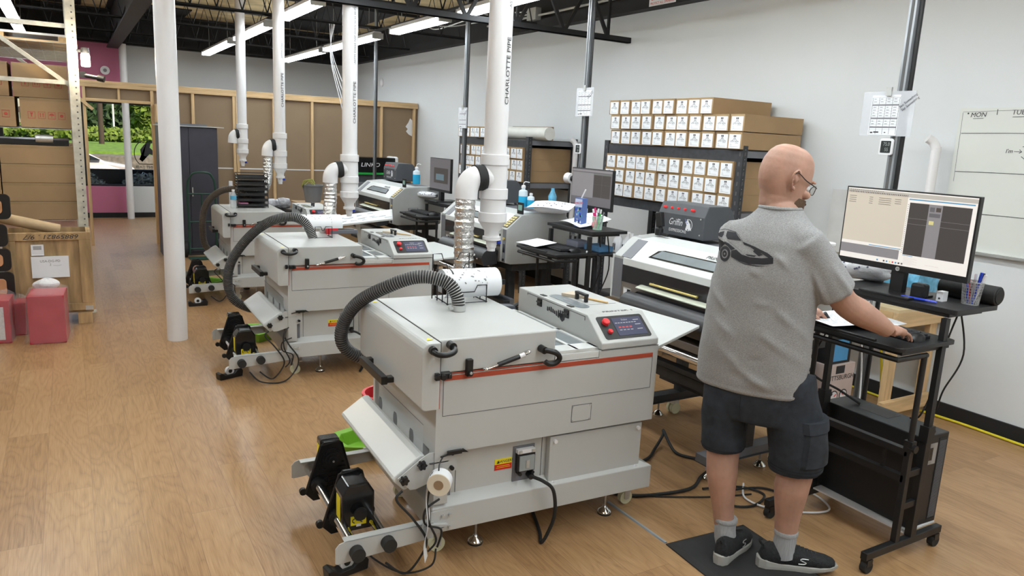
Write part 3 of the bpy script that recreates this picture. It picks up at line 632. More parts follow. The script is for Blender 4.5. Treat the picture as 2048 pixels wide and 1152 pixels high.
M_AT = [((1.18, 2.5), -2.5, 1.0), ((1.248, 5.10), -1.0, .972), ((1.325, 7.68), -1.5, .938)]
ml = ['large pale grey film dryer nearest the camera, beside the standing man', 'middle pale grey film dryer between the near one and the far one', 'farthest pale grey film dryer, the one beside the hand truck']
DR = []
for i, ((x, y), a, zs) in enumerate(M_AT):
    o = proto if i == 0 else dup(proto)
    o.location = (x, y, 0); o.rotation_euler = (0, 0, rad(a)); o.scale = (1, 1, zs); o['label'] = ml[i]; o['group'] = 'film dryers'; DR.append(o)
def MW(i, p):   # point in a dryer's own frame -> world
    (x, y), a, zs = M_AT[i]; a = rad(a); return (x+p[0]*math.cos(a)-p[1]*math.sin(a), y+p[0]*math.sin(a)+p[1]*math.cos(a), p[2]*zs)
def MM(i): return Matrix.Translation((M_AT[i][0][0], M_AT[i][0][1], 0)) @ Matrix.Rotation(rad(M_AT[i][1]), 4, 'Z') @ Matrix.Diagonal((1, 1, M_AT[i][2], 1))
# corrugated hoses
hoseb = mat('hose_black', (.018, .018, .02), .5); hoser = mat('hose_wire_rib', (.42, .42, .40), .45)
def corr(pts, r, label, loc=None, m=None, m2=None, pitch=.0115, name='flexible_hose', group='black hoses on the dryers'):
    P = crom(pts, 14)
    # resample
    seg = [(P[i+1]-P[i]).length for i in range(len(P)-1)]; tot = sum(seg); n = int(tot/(pitch/4)); out = []; k = 0; acc = 0
    for i in range(n+1):
        s_ = tot*i/n
        while k < len(seg)-1 and acc+seg[k] < s_: acc += seg[k]; k += 1
        out.append(P[k]+(P[k+1]-P[k])*min(1, (s_-acc)/max(seg[k], 1e-9)))
    rr = [r*(1+.06*math.cos(2*PI*i/4)) for i in range(len(out))]
    b = MB(); b.tube(out, rr, m or hoseb, 14)
    mi_ = b.mi(m2 or hoser)
    for q in range(len(out)-1):
        if q % 4 == 0:
            for s2 in range(14): b.m[q*14+s2] = mi_
    b.cyl(out[0]+V(0, 0, -.008), out[0]+V(0, 0, .018), r*1.08, sil, seg=20)
    b.box(out[0].x-r*1.6, out[0].x-r*.9, out[0].y-.01, out[0].y+.01, out[0].z, out[0].z+.01, sil)
    return tag(b.build(name), label, 'hose', group)
corr([MW(0, p) for p in ((.275, .43, .99), (.268, .44, 1.05), (.225, .47, 1.108), (.12, .53, 1.125), (.0, .61, 1.07), (-.10, .72, .98), (-.15, .79, .87), (-.150, .82, .765), (-.08, .83, .69), (.03, .83, .66))], .030, 'black ribbed hose arching over the near dryer')
# ------------------------------------------------------------------ film printers (face -X), local frame: x depth, y along, origin at front near floor corner
def printer(full):
    t = thing('film_printer', '', 'printer'); LN = 1.24
    side = [(0, .775), (0, 1.055), (.14, 1.17), (.30, 1.185), (.56, 1.185), (.62, 1.10), (.62, .80), (.55, .76), (.05, .76)]
    b = MB(); b.prism(side, 'y', 0, .10, prtside); near = b.build('end_housing', t, bevel=.006, seg=3)
    b = MB(); b.box(-.003, .0, .006, .055, .78, 1.05, mgrey); b.build('front_strip', near); b = MB(); b.box(.18, .30, -.002, 0, .90, .95, mgrey); b.box(.19, .29, -.003, -.002, .93, .945, sil)
    b.build('side_badge', near); b = MB()
    for k in range(10): b.box(.16+k*.014, .167+k*.014, -.002, 0, .835, .865, seam)
    b.build('vent_grille', near); b = MB()
    b.box(-.006, -.003, .015, .045, .86, .93, scrn); b.cyl((-.003, .03, .975), (-.012, .03, .975), .012, gold, seg=12); b.cyl((-.003, .03, .80), (-.012, .03, .80), .010, blk, seg=12); b.build('end_trim', near)
    # sloping keypad
    a = math.atan2(.115, .14); T = frame((.07, .055, 1.1135), (0, -1, 0), (math.cos(a), 0, math.sin(a)))
    b = MB(); b.M = T; b.box(-.04, .04, -.075, .07, 0, .004, mat('keypad', (.10, .085, .05), .4))
    for i in range(5):
        for j in range(2): b.box(-.03+j*.035, -.005+j*.035, -.065+i*.026, -.05+i*.026, .004, .006, gold)
    b.build('keypad', near)
    b = MB(); b.M = Matrix.Translation((.15, .05, 1.175)); b.box(-.004, .004, -.045, .045, 0, .095, blk); b.box(-.006, -.004, -.03, .03, .03, .075, mat('lcd', (.25, .45, .40), .3)); b.build('display', near)
    b = MB(); b.prism(side, 'y', LN-.10, LN, prtside); far = b.build('end_housing', t, bevel=.006, seg=3)
    b = MB(); b.box(-.004, .0, LN-.10, LN-.0125, .79, 1.04, mgrey); b.build('end_trim', far); b = MB(); b.box(-.008, 0, LN-.012, LN, .78, 1.06, paint_w); b.build('edge_trim', far)
    # body, hood, window
    b = MB(); b.box(.05, .60, .10, LN-.10, .76, 1.0, dgrey); b.prism([(.22, 1.0), (.22, 1.165), (.60, 1.165), (.60, 1.0)], 'y', .10, LN-.10, mgrey); b.build('body', t)
    b = MB(); b.prism([(-.005, 1.005), (-.005, 1.05), (.135, 1.168), (.30, 1.185), (.30, 1.165), (.15, 1.145), (.02, 1.04), (.02, 1.005)], 'y', .10, LN-.10, paint_w); hd = b.build('hood', t, bevel=.004)
    Th = lambda y, u: frame((.065+u*math.cos(a), y, 1.109+u*math.sin(a)), (0, -1, 0), (math.cos(a), 0, math.sin(a)))
    b = MB(); b.M = Th(.62, 0); b.prism([(-.32, -.045), (.32, -.045), (.29, .02), (.24, .034), (-.24, .034), (-.29, .02)], 'z', -.004, .0025, smoke); b.prism([(-.30, -.035), (.30, -.035), (.26, .025), (-.26, .025)], 'z', .0025, .003, winp); b.build('hood_window', hd)
    b = MB(); b.M = Th(.62, .053); b.text('PRINTER', FZ(.17, 0, .004), .034, ink, .0005, .25, 1.25); b.build('hood_lettering', hd)
    b = MB(); b.M = Th(LN-.13, .0); b.box(-.05, .045, -.085, .08, -.002, .003, mgrey); b.build('hood_corner', hd)
    # front opening: smoked door + metal lower
    b = MB(); b.box(-.004, .03, .10, LN-.10, .90, 1.005, smoke); b.build('front_window', t)
    b = MB(); b.cyl((-.02, .45, .935), (-.02, .85, .935), .007, gold, seg=10); b.box(-.014, .0, .46, .47, .93, .94, gold); b.box(-.014, .0, .83, .84, .93, .94, gold); b.build('brass_bar', t)
    b = MB(); b.box(-.002, .05, .10, LN-.10, .77, .90, taupe); b.box(-.005, -.002, LN-.20, LN-.125, .82, .865, sil); b.box(-.0055, -.005, LN-.195, LN-.165, .828, .857, smoke); b.box(-.0055, -.005, LN-.16, LN-.13, .828, .857, white); b.build('lower_fascia', t)
    b = MB(); b.prism([(-.03, .905), (-.055, .895), (-.055, .90), (-.02, .912), (.02, .912), (.02, .905)], 'y', .14, LN-.30, mat('platen_pale', (.55, .58, .48), .4)); b.build('platen', t)
    pts = [(-.10+.075*math.cos(rad(q)), .795+.075*math.sin(rad(q))) for q in range(20, 200, 12)]
    b = MB(); b.prism([(-.01, .865)]+[(x+.02, z) for x, z in pts]+[(-.13, .735), (-.01, .75)], 'y', .12, LN-.27, mat('apron_black', (.028, .028, .032), .38), smooth=True)
    for y in (.2, .4, .6, .8, .94): b.ell((-.155, y, .785), (.006, .008, .008), sil, 8, 6)
    b.build('heater_apron', t)
    b = MB(); b.cyl((-.13, .14, .62), (-.13, LN-.2, .62), .025, chrome, seg=16); b.box(-.14, .0, .12, LN-.15, .66, .70, taupe); b.build('feed_roller', t)
    # heater / exhaust box on top
    if full:
        b = MB(); y0, y1 = .52, .95
        y0, y1 = .83, 1.25
        b.prism([(.36, 1.19), (.36, 1.33), (.39, 1.40), (.57, 1.40), (.60, 1.37), (.66, 1.24), (.66, 1.19)], 'y', y0, y1, dgrey)
        hb = b.build('exhaust_box', t, bevel=.004)
        b = MB(); a2 = math.atan2(.07, .03); b.M = frame((.375, (y0+y1)/2, 1.365), (0, -1, 0), (math.cos(a2), 0, math.sin(a2)))
        bM = b.M
        for x in (-.17, -.155, -.10, -.04, .02, .085, .10): b = MB(); b.M = bM; b.lathe([(.008, 0), (.008, .006), (.005, .012), (0, .013)], ledr, (x, 0, .0)); b.build('red_button', hb)
        b = MB(); b.M = frame((.3595, (y0+y1)/2, 1.26), (0, -1, 0), (0, 0, 1)); b.text('Griffin', FZ(-.045, .018, 0), .062, white, .0005, .35, .8); b.text('EXPRESSIONS', FZ(-.02, -.035, 0), .028, white, .0005, 0, .95)
        b.tube([(.075+.034*math.cos(rad(q)), .012+.036*math.sin(rad(q)), .001) for q in range(-120, 130, 14)], .0018, white, 4)
        b.prism([(.05, -.02), (.06, .01), (.048, .03), (.06, .035), (.068, .048), (.078, .03), (.09, .02), (.095, -.0), (.105, -.022), (.09, -.015), (.08, -.022), (.07, -.01), (.066, -.022)], 'z', 0, .001, white)
        b.prism([(.04, .05), (.062, .018), (.07, .02), (.055, .035)], 'z', .0, .0012, mat('emblem_blue', (.25, .30, .65), .5)); b.build('exhaust_logo', hb)
        for z in (1.22, 1.32):
            for y in (y0+.03, y1-.03): MB().cyl((.36, y, z), (.357, y, z), .005, sil, seg=8).build('bolt', hb)
    # stand
    for y in (.10, LN-.28):
        s = MB(); s.box(.10, .16, y, y+.06, .12, .76, rackm); s.box(.42, .48, y, y+.06, .12, .76, rackm)
        s.box(-.20, .60, y-.01, y+.07, .11, .155, mgrey if y < .5 else rackm); s.prism([(-.20, .11), (.60, .11), (.60, .105), (-.20, .105)], 'y', y-.02, y+.08, rackm); s.cyl((-.12, y+.03, .155), (-.12, y+.03, .157), .014, blk, seg=12); st = s.build('stand_leg', t, bevel=.003)
        for x in (-.12, .27):
            b = MB(); b.cyl((x, y+.03, .02), (x, y+.03, .11), .007, steel, seg=10); b.lathe([(.034, 0), (.036, .012), (.026, .026), (.009, .04)], chrome, (x, y+.03, 0)); b.build('levelling_foot', t)
        b = MB(); b.cyl((.40, y-.002, .04), (.40, y+.02, .04), .038, ivory, seg=20); b.cyl((.40, y+.035, .04), (.40, y+.055, .04), .038, ivory, seg=20); b.box(.375, .425, y, y+.055, .07, .105, sil); b.build('castor', t)
    s = MB(); s.box(-.01, .05, -.02, LN-.10, .40, .46, rackm); s.box(.05, .09, -.02, LN-.10, .41, .47, mgrey); s.box(.30, .36, .1, LN-.2, .24, .30, rackm); s.box(.08, .56, .02, LN-.1, .70, .76, rackm); s.box(-.06, .0, -.02, LN-.1, .60, .64, rackm); s.box(-.10, -.04, -.0, LN-.12, .50, .53, rackm); s.build('stand_beam', t, bevel=.003)
    return t
P_AT = [(3.0, 2.50), (3.0, 5.13), (3.02, 7.66)]
p1 = printer(True); p2 = dup(p1)
p3 = dup(p1)
PRL = ['white and charcoal film printer half hidden behind the standing man', 'silver sided film printer between the near one and the far one', 'farthest silver sided film printer, with the small black keyboard shelf in front']
for i, (o, (x, y)) in enumerate(zip((p1, p2, p3), P_AT)): o.location = (x, y, 0); o['label'] = PRL[i]; o['group'] = 'film printers'
p2.scale = (1, 1, .985)
# small box camera on printer 1
b = MB(); b.cyl((3.26, 3.62, 1.19), (3.26, 3.62, 1.235), .026, blk, seg=16); b.box(3.25, 3.27, 3.53, 3.62, 1.19, 1.21, blk); b.M = Matrix.Translation((3.26, 3.62, 1.285)) @ Matrix.Diagonal((.8, .8, .8, 1)) @ Matrix.Rotation(rad(-12), 4, 'X'); b.box(-.02, .02, -.032, .032, -.05, .065, blk); b.cyl((0, 0, -.08), (0, 0, -.05), .016, blk)
tag(b.build('status_camera', bevel=.003), 'black swivel box camera on the near printer beside its exhaust box', 'camera')
# feed tables between printer and dryer
def tray(i, pts, z, name, label):
    b = MB(); b.prism([pts[k] for k in range(len(pts))], 'z', z-.016, z, paint_w); b.box(pts[0][0]+.05, pts[0][0]+.09, pts[0][1]+.1, pts[0][1]+.6, z-.06, z-.016, paint_w)
    return tag(b.build(name, bevel=.003), label, 'feed table')
tray(0, [(2.29, 2.475), (2.765, 2.70), (2.70, 3.33), (2.30, 3.24)], .853, 'feed_table', 'white sheet metal feed table joined to the near dryer and printer')
tray(1, [(2.345, 5.08), (2.78, 5.24), (2.74, 5.95), (2.37, 5.85)], .83, 'feed_table', 'white sheet metal feed table joined to the middle dryer')
# tilted sheet with print at dryer 3
b = MB(); A_, B_, D_ = V(2.06, 6.9, .86), V(2.52, 6.72, .935), V(2.22, 7.45, .88); b.M = frame(A_, B_-A_, D_-A_)
b.box(0, .62, 0, .62, -.014, 0, paint_w); b.box(.02, .6, .02, .6, .0, .002, paper)
for k in range(16): x = .06+.5*random.random(); y = .06+.42*random.random(); b.prism([(x, y), (x+.06*random.random()+.02, y+.02), (x+.05, y+.06*random.random()+.03), (x-.01, y+.04)], 'z', .002, .0028, mat('print_grey', (.36, .40, .44), .6))
b.box(.25, .29, .25, .29, -.86, -.014, paint_w)
tag(b.build('print_board'), 'tilted white board with pale grey printed sheet behind the middle dryer', 'board')
# items on dryer lids and printer tops
def wood_comb(p, a, label):
    b = MB(); b.M = FZ(*p, a); b.prism([(0, -.01), (.13, -.006), (.14, 0), (.13, .006), (0, .01)], 'z', 0, .006, mat('bamboo', (.62, .40, .16), .5)); b.prism([(0, -.01), (-.05, -.035), (-.11, -.045), (-.11, .045), (-.05, .035), (0, .01)], 'z', 0, .014, mat('brush_tan', (.58, .50, .40), .8))
    return tag(b.build('wooden_brush'), label, 'brush')
wood_comb(MW(0, (.955, .43, .9985)), rad(-72), 'bamboo handled brush lying on the near dryer control box')
wood_comb(MW(1, (.955, .43, .9985)), rad(-60), 'bamboo handled brush lying on the middle dryer control box')
# ------------------------------------------------------------------ PVC exhaust risers
def riser(x, y, zb, elbow, label, r=.066, text=True, group='white pvc risers'):
    t = thing('pvc_riser', label, 'pipe', (x, y, 0), group=group)
    b = MB(); b.cyl((0, 0, zb+.50), (0, 0, 3.62), r, pvc, seg=32); b.build('pipe', t)
    b = MB(); b.cyl((0, 0, zb+.15), (0, 0, zb+.50), r*1.12, pvc, seg=32); b.build('tee', t)
    for z0, z1 in ((.47, .53), (.28, .34), (.15, .205)): b = MB(); b.cyl((0, 0, zb+z0), (0, 0, zb+z1), r*1.24, pvc, seg=32); b.build('coupling', t, bevel=.003)
    b = MB(); b.lathe([(r*1.2, zb+.15), (r*.66, zb+.095), (r*.66, zb+.065), (r*.80, zb+.065), (r*.80, zb+.045), (r*.5, zb+.045), (r*.42, zb-.0), (.0, zb-.0)], pvc, seg=28); b.build('reducer', t)
    b = MB(); b.cyl((0, 0, zb-.02), (0, 0, zb+.03), r*.36, pvc, seg=12); b.cyl((0, 0, zb+.03), (.05, -.02, zb+.03), .010, blu, seg=8); b.build('drain_valve', t)
    if text:
        b = MB(); b.M = frame((r*.35, -r*.96, 0), (0, 0, 1), (-1, -.35, 0)); b.text('CHARLOTTE PIPE', FZ(zb+.98, 0, 0), .040, ink, .0004, 0, 1.15); b.text('-ASTM D2665 NSF-DWV SCH 40 PVC', FZ(zb+1.55, 0, 0), .026, inkg, .0004, 0, 1.2); b.text('PE', FZ(zb+2.02, 0, 0), .03, ink, .0004, 0, 1.2); b.build('pipe_marking', t)
    if elbow:
        ex = elbow; b = MB(); zc = zb+.39
        b.tube(crom([(0, 0, zc), (-ex*.45, 0, zc+.01), (-ex*.8, .0, zc), (-ex, 0, zc-.045), (-ex-.005, 0, zc-.11)], 8), [r*.98]*33, pvc, 24); b.build('elbow', t)
        b = MB()
        for q in (.46, .56, .66): b.cyl((-ex*q-.01, 0, zc+.006), (-ex*q+.008, 0, zc+.008), r*1.10, blkr, seg=24)
        b.build('rubber_band', t)
    return t
riser(2.065, 3.70, 1.135, .17, 'nearest and widest white riser pipe, with foil duct beside it')
riser(2.145, 6.50, 1.02, .17, 'white riser pipe hanging behind the middle dryer')
riser(1.975, 8.35, 1.17, .13, 'white riser pipe with foil duct behind the far dryer', r=.060)
riser(1.985, 10.45, 1.25, .12, 'thin farthest white riser pipe in front of the stud partition', r=.060, text=False)
def duct(pts, r, label):
    P = crom(pts, 10); n = int(sum((P[i+1]-P[i]).length for i in range(len(P)-1))/.012); out = []
    L_ = [0]
    for i in range(len(P)-1): L_.append(L_[-1]+(P[i+1]-P[i]).length)
    k = 0
    for i in range(n+1):
        s_ = L_[-1]*i/n
        while k < len(P)-2 and L_[k+1] < s_: k += 1
        out.append(P[k]+(P[k+1]-P[k])*((s_-L_[k])/max(1e-6, L_[k+1]-L_[k])))
    rr = [r*(1+.05*math.cos(i*2*PI/3)+.025*random.random()) for i in range(n+1)]
    return tag(MB().tube(out, rr, foil, 20).build('foil_duct'), label, 'duct', 'crinkled foil ducts')
duct([(1.89, 3.70, 1.47), (1.885, 3.70, 1.25), (1.89, 3.70, 1.05), (1.88, 3.70, .80), (1.88, 3.66, .4), (1.88, 3.66, .0)], .055, 'crinkled silver foil duct hanging from the nearest riser elbow')
duct([(1.972, 6.50, 1.31), (1.97, 6.49, 1.15), (1.95, 6.46, 1.0), (1.93, 6.38, .5), (1.93, 6.38, .0)], .055, 'crinkled silver foil duct hanging behind the middle dryer')
duct([(1.842, 8.35, 1.44), (1.84, 8.34, 1.25), (1.80, 8.33, 1.10), (1.70, 8.55, .95), (1.66, 8.7, .5), (1.66, 8.7, 0)], .048, 'silver foil duct curving down behind the far dryer')
# unistrut poles
def pole(x, y, label):
    t = thing('strut_pole', label, 'pole', (x, y, 0), group='galvanised strut poles')
    b = MB(); b.box(-.02, .02, -.02, .02, 0.006, 3.6, galv); b.box(-.0215, -.02, -.008, .008, .01, 3.6, seam); b.build('strut', t)
    b = MB(); b.tube([(.005, -.035, .01), (.005, -.035, 3.6)], .012, blkm, 8); b.build('conduit', t)
    b = MB(); b.box(-.05, .05, -.05, .05, 0, .008, sil); b.box(-.03, .03, -.03, .03, .008, .06, galv); b.build('foot_plate', t)
    b = MB(); b.box(-.045, -.02, -.035, .035, .93, 1.05, sil); b.box(-.048, -.045, -.02, .02, .95, 1.03, mgrey); b.build('outlet_box', t)
    return t
pole(3.85, 2.47, 'galvanised strut pole rising behind the near monitor')
pole(3.9, 5.41, 'galvanised strut pole with paper chart behind the second desk')
pole(3.9, 7.73, 'dark strut pole with paper chart left of the widest riser')
pole(3.9, 10.65, 'farthest strut pole standing before the stud partition')
def chart(x, y, z, w_, h_, label, big=False):
    b = MB(); b.M = FX(x, y, z); b.box(-w_/2, w_/2, -h_/2, h_/2, -.001, 0, mat('sleeve_clear', (.74, .76, .80), .2, alpha=.55)); W = w_*(.55 if big else .8); cx = -w_*.05 if big else 0
    b.box(cx-W/2, cx+W/2, -h_*.48, h_*.42, 0, .0008, paper)
    b.M = b.M @ Matrix.Translation((cx, 0, .0008))
    for q in (.18, -.12, -.32): b.box(-W*.47, W*.47, h_*q, h_*(q+.035), 0, .0006, inkg)
    for k in range(13): b.box(-W*.47, W*.47, h_*(.36-k*.06), h_*(.362-k*.06), 0, .0005, ink)
    for k in range(5): b.box(-W*.47+k*W*.235, -W*.462+k*W*.235, -h_*.46, h_*.36, 0, .0005, ink)
    for r_ in range(11):
        for c_ in range(4): b.box(-W*.42+c_*W*.235, -W*.36+c_*W*.235+.01*random.random(), h_*(.325-r_*.062), h_*(.337-r_*.062), 0, .0005, inkg)
    b.box(-W*.3, -W*.12, h_*-.43, h_*-.40, 0, .0006, ink); b.box(-W*.42, -W*.33, -h_*.44, -h_*.41, 0, .0006, ink); b.box(W*.08, W*.13, h_*-.43, h_*-.41, 0, .0006, ink)
    b.M = b.M @ FZ(W*.5+(.05 if big else -.02), h_*.25, .0006, rad(38)); s_ = .019 if big else .014
    b.text('See Something', FZ(0, s_*.55, 0), s_, ink, .0004); b.text('Say Something', FZ(0, -s_*.55, 0), s_, ink, .0004)
    b.M = FX(x, y, z+h_*.46); b.box(-.015, .015, -.015, .03, .0, .012, sil)
    return tag(b.build('wall_chart'), label, 'chart', 'paper charts clipped to the poles')
chart(3.815, 2.52, 1.985, .30, .235, 'large sleeved paper chart clipped to pole above near monitor', True)
chart(3.87, 5.39, 2.10, .25, .24, 'paper chart clipped to pole left of the stacked cartons')
chart(3.87, 7.73, 1.965, .22, .23, 'small paper chart on the pole left of the widest riser')
for x, y, z, lb in ((3.815, 2.50, 1.81, 'white digital thermometer on the pole above the near monitor'), (3.865, 5.44, 1.70, 'white digital thermometer on the pole behind the second desk')):
    t = thing('thermometer', lb, 'thermometer', (x, y, z)); b = MB(); b.M = FX(0, 0, 0); b.prism(rrect(.078, .088, .012, 4), 'z', -.012, .0, white); b.build('case', t, bevel=.002)
    b = MB(); b.M = FX(0, 0, 0); b.prism(rrect(.058, .064, .004, 3), 'z', 0, .001, mat('lcd_dark', (.03, .035, .035), .25)); b.text('75.0', FZ(.005, .014, 0), .026, sc_k, .0006) if False else b.text('75.0', FZ(.004, .014, .001), .026, mat('lcd_digit', (.30, .33, .32), .4), .0003, 0, .85); b.text('55', FZ(.006, -.015, .001), .026, MATS['lcd_digit'], .0003, 0, .85); b.build('display', t)
# wall pipes
for x, y, z, lb in ((5.03, 2.93, 1.84, 'white pvc stub pipe with bent top by the whiteboard'), (5.03, 7.12, 1.73, 'white pvc stub pipe with bent top beside the far rack')):
    tag(MB().tube(crom([(x, y, .80), (x, y, z-.10), (x, y, z-.02), (x-.012, y+.02, z+.03), (x-.04, y+.045, z+.055)], 6), .030, pvc, 20, caps=True).build('pvc_stub_pipe'), lb, 'pipe')
# ------------------------------------------------------------------ desks
def monitor(w_, h_, name, label, cat='monitor', loc=(0, 0, 0), rz=0., kind=0):
    t = thing(name, label, cat, loc, rz)      # faces local -X, base at z 0
    zb = .105; b = MB(); b.M = FX(0, 0, zb+h_/2); b.box(-w_/2, w_/2, -h_/2, h_/2, -.028, 0, blk); b.box(-w_/2+.1, w_/2-.1, -h_/2+.06, h_/2-.06, -.05, -.028, blk); b.build('bezel', t, bevel=.002)
    S = MB(); S.M = FX(-.0005, 0, zb+h_/2); sw, sh = w_-.014, h_-.034; oy = .011
    S.M = S.M @ Matrix.Translation((0, oy, 0)); X = lambda u: (u-.5)*sw; Y = lambda v_: (v_-.5)*sh
    def R(u0, u1, v0, v1, m, d): S.box(X(u0), X(u1), Y(v0), Y(v1), 0, .0002*d, m)
    if kind == 0:
        R(0, 1, 0, 1, sc_ww, 1); R(0, .5, .25, .95, sc_w, 2); R(0, 1, .93, .985, mat('screen_toolbar', (.2, .2, .2), emis=(.62, .55, .46), es=.6), 2); R(0, .49, .075, .205, sc_g, 2); R(.24, .5, .215, .225, sc_b, 3)
        R(.52, .97, .16, .865, sc_d, 2); R(.665, .765, .16, .865, sc_g, 3); R(.51, .985, .90, .915, sc_b, 3); R(.52, .97, .655, .658, sc_g, 4); R(.52, .97, .58, .583, sc_g, 4)
        R(.675, .71, .77, .83, sc_m, 4); R(.72, .755, .775, .83, sc_k, 4); R(.675, .755, .70, .75, sc_m, 4); R(.68, .715, .60, .65, mat('screen_yellow', (.2, .2, .1), emis=(.72, .62, .25), es=.8), 4)
        for k in range(4):
            for q, (u, l_) in enumerate(((.02, .06), (.19, .03), (.27, .10), (.40, .05))): 
                if k or q != 3: R(u, u+l_, .80+k*.028, .806+k*.028, sc_k, 3)
        for k in range(34): R(.012+k*.0145, .019+k*.0145, .94, .958, sc_k if k % 3 else sc_m, 3)
        for k in range(16): R(.02+k*.018, .03+k*.018, .972, .978, sc_k, 3)
        for k in range(10): R(.53, .60+.02*(k % 3), .13-k*.011, .131-k*.011, sc_g, 2)
        R(.52, .60, .145, .152, sc_b, 2); R(.70, .80, .06, .061, sc_k, 2)
        for k, m_ in enumerate((sc_b, sc_k, sc_b, MATS['screen_yellow'], sc_r, sc_b, sc_k, sc_m)): R(.32+(.03 if k else 0)+k*.024, .333+(.03 if k else 0)+k*.024, .018, .04, m_, 2)
        for k in range(26): R(.507, .511, .18+k*.026, .19+k*.026, sc_k, 2)
    else:
        R(0, 1, 0, 1, sc_m, 1); 
        if kind == 1: R(0, .55, .22, .90, mat('screen_dim', (.1, .1, .1), emis=(.20, .18, .19), es=.9), 2); R(.56, .97, .25, .86, sc_d, 2); R(.56, .97, .60, .603, sc_m, 3); R(.76, .763, .25, .86, sc_m, 3); R(0, 1, .93, .98, sc_g, 2); R(0, 1, .88, .885, mat('screen_green', (.1, .1, .1), emis=(.2, .4, .2), es=.6), 2)
        else: R(.2, .9, .2, .7, sc_d, 2); R(.3, .7, .3, .5, mat('screen_teal', (.1, .1, .1), emis=(.08, .16, .2), es=.8), 3)
    S.build('screen', t)
    b = MB(); b.box(.028, .05, -.025, .025, .01, zb+.12, blk); b.box(.005, .03, -.03, .03, .01, zb+.03, blk); b.build('neck', t); MB().box(-.09, .11, -.12, .12, 0, .010, blk).build('base', t, bevel=.003)
    if kind == 0:
        b = MB(); b.M = FX(-.001, 0, zb+.012); b.lathe([(.010, 0), (.010, .0008)], sil); b.text('hp', FZ(0, .001, .0008), .011, blk, .0003, .3); b.build('badge', t)
    return t
def keyboard(loc, rz, label):
    t = thing('keyboard', label, 'keyboard', loc, rz, 'black keyboards'); MB().box(-.07, .07, -.22, .22, 0, .014, blk).build('case', t, bevel=.003)
    k_ = MB(); km = mat('key_black', (.022, .022, .025), .5)
    for i in range(6):
        for j in range(19):
            if i == 0 and 6 < j < 12: continue
            k_.box(-.063+i*.021, -.046+i*.021, -.212+j*.0224, -.194+j*.0224, .014, .020, km)
        if i == 0: k_.box(-.063, -.046, -.055, .05, .014, .020, km)
    k_.build('keys', t); return t
def mouse(loc, rz, label):
    t = thing('computer_mouse', label, 'mouse', loc, rz); b = MB(); b.grid(lambda u, w: (-.055+.11*u, .030*math.sin((w-.5)*PI)*math.sin(PI*(.12+.76*u))**.5, .034*max(0, math.cos((w-.5)*PI))**.6*math.sin(PI*(.15+.7*u))**.7), 14, 12, blk); b.box(-.045, .045, -.022, .022, 0, .004, blk); b.build('shell', t)
    MB().cyl((.03, -.004, .027), (.03, .004, .027), .009, blkr, seg=12).build('scroll_wheel', t); return t
def desk(loc, label, kz=.985, tz=1.12):
    # side frames at y 0 and y .52 ; x 0 front (castor) .. .52 rear ; top shelf rear, keyboard shelf front
    t = thing('standing_desk', label, 'desk', loc, group='black rolling computer desks')
    for k, y in enumerate((0, .52)):
        f_ = MB(); f_.box(-.03, .53, y-.015, y+.015, .065, .10, blkm); f_.build('foot_rail', t, bevel=.003)
        f_ = MB(); f_.box(.17, .20, y-.013, y+.013, .10, .56, blkm); f_.box(.28, .32, y-.016, y+.016, .10, .60, blkm); f_.box(.20, .28, y-.01, y+.01, .25, .28, blkm); f_.box(.20, .28, y-.01, y+.01, .40, .43, blkm)
        f_.build('lower_post', t, bevel=.002)
        f_ = MB(); f_.cyl((.185, y, .56), (.185, y, kz-.03), .012, blkm); f_.box(.168, .202, y-.018, y+.018, .52, .57, blkm); f_.cyl((.185, y-.03, .54), (.185, y, .54), .018, blk, seg=8); f_.build('shelf_post', t)
        f_ = MB(); f_.box(.285, .315, y-.012, y+.012, .56, tz-.02, blkm); f_.box(.275, .325, y-.02, y+.02, .55, .62, blkm); f_.cyl((.32, y-.0, .59), (.345, y, .59), .014, blk, seg=8); f_.cyl((.284, y, tz-.13), (.278, y, tz-.13), .008, white, seg=12); f_.build('top_post', t)
        for x in (0, .50):
            c = MB(); c.cyl((x, y-.014, .028), (x, y+.014, .028), .028, blkr, seg=18); c.box(x-.018, x+.018, y-.017, y+.017, .035, .064, blk); c.build('castor', t)
    b = MB(); b.box(.17, .20, .0, .52, .50, .53, blkm); b.box(.17, .20, 0, .52, .38, .41, blkm); b.box(.18, .195, .1, .115, .41, .50, blkm); b.box(.18, .195, .40, .415, .41, .50, blkm); b.build('cross_rail', t)
    b = MB(); b.box(.285, .525, .02, .50, .10, .108, white); b.build('base_shelf', t)
    b = MB(); b.prism(rrect(.40, .56, .03, 5, .18, .26), 'z', kz, kz+.018, blkm); b.box(-.02, -.004, .10, .38, kz+.018, kz+.028, blkm); b.box(.02, .36, -.0, .52, kz-.02, kz, blkm); b.tube([(.0, .52, kz-.035), (.0, .0, kz-.035), (.2, 0, kz-.035)], .012, blkm, 8); b.build('keyboard_shelf', t, bevel=.002)
    b = MB(); b.prism(rrect(.33, .62, .01, 3, .46, .27), 'z', tz, tz+.022, blkm); b.box(.32, .58, .0, .54, tz-.02, tz, blkm); b.build('top_shelf', t, bevel=.002)
    return t
D1 = (2.845, 1.675); desk((*D1, 0), 'black rolling desk the standing man leans on')
D2 = (2.99, 4.40); desk((*D2, 0), 'black rolling desk beside the middle printer holding pens and cartoon box', kz=.93, tz=1.09)
D3 = (3.07, 7.02); desk((*D3, 0), 'farthest black rolling desk beside the far printer', kz=.91, tz=1.03)
monitor(.613, .365, 'computer_monitor', 'large lit monitor facing the standing man', loc=(3.22, 1.965, 1.142), rz=rad(1), kind=0)
monitor(.56, .33, 'computer_monitor', 'dim monitor behind the cartoon box on the second desk', loc=(3.70, 4.98, 1.112), kind=1)
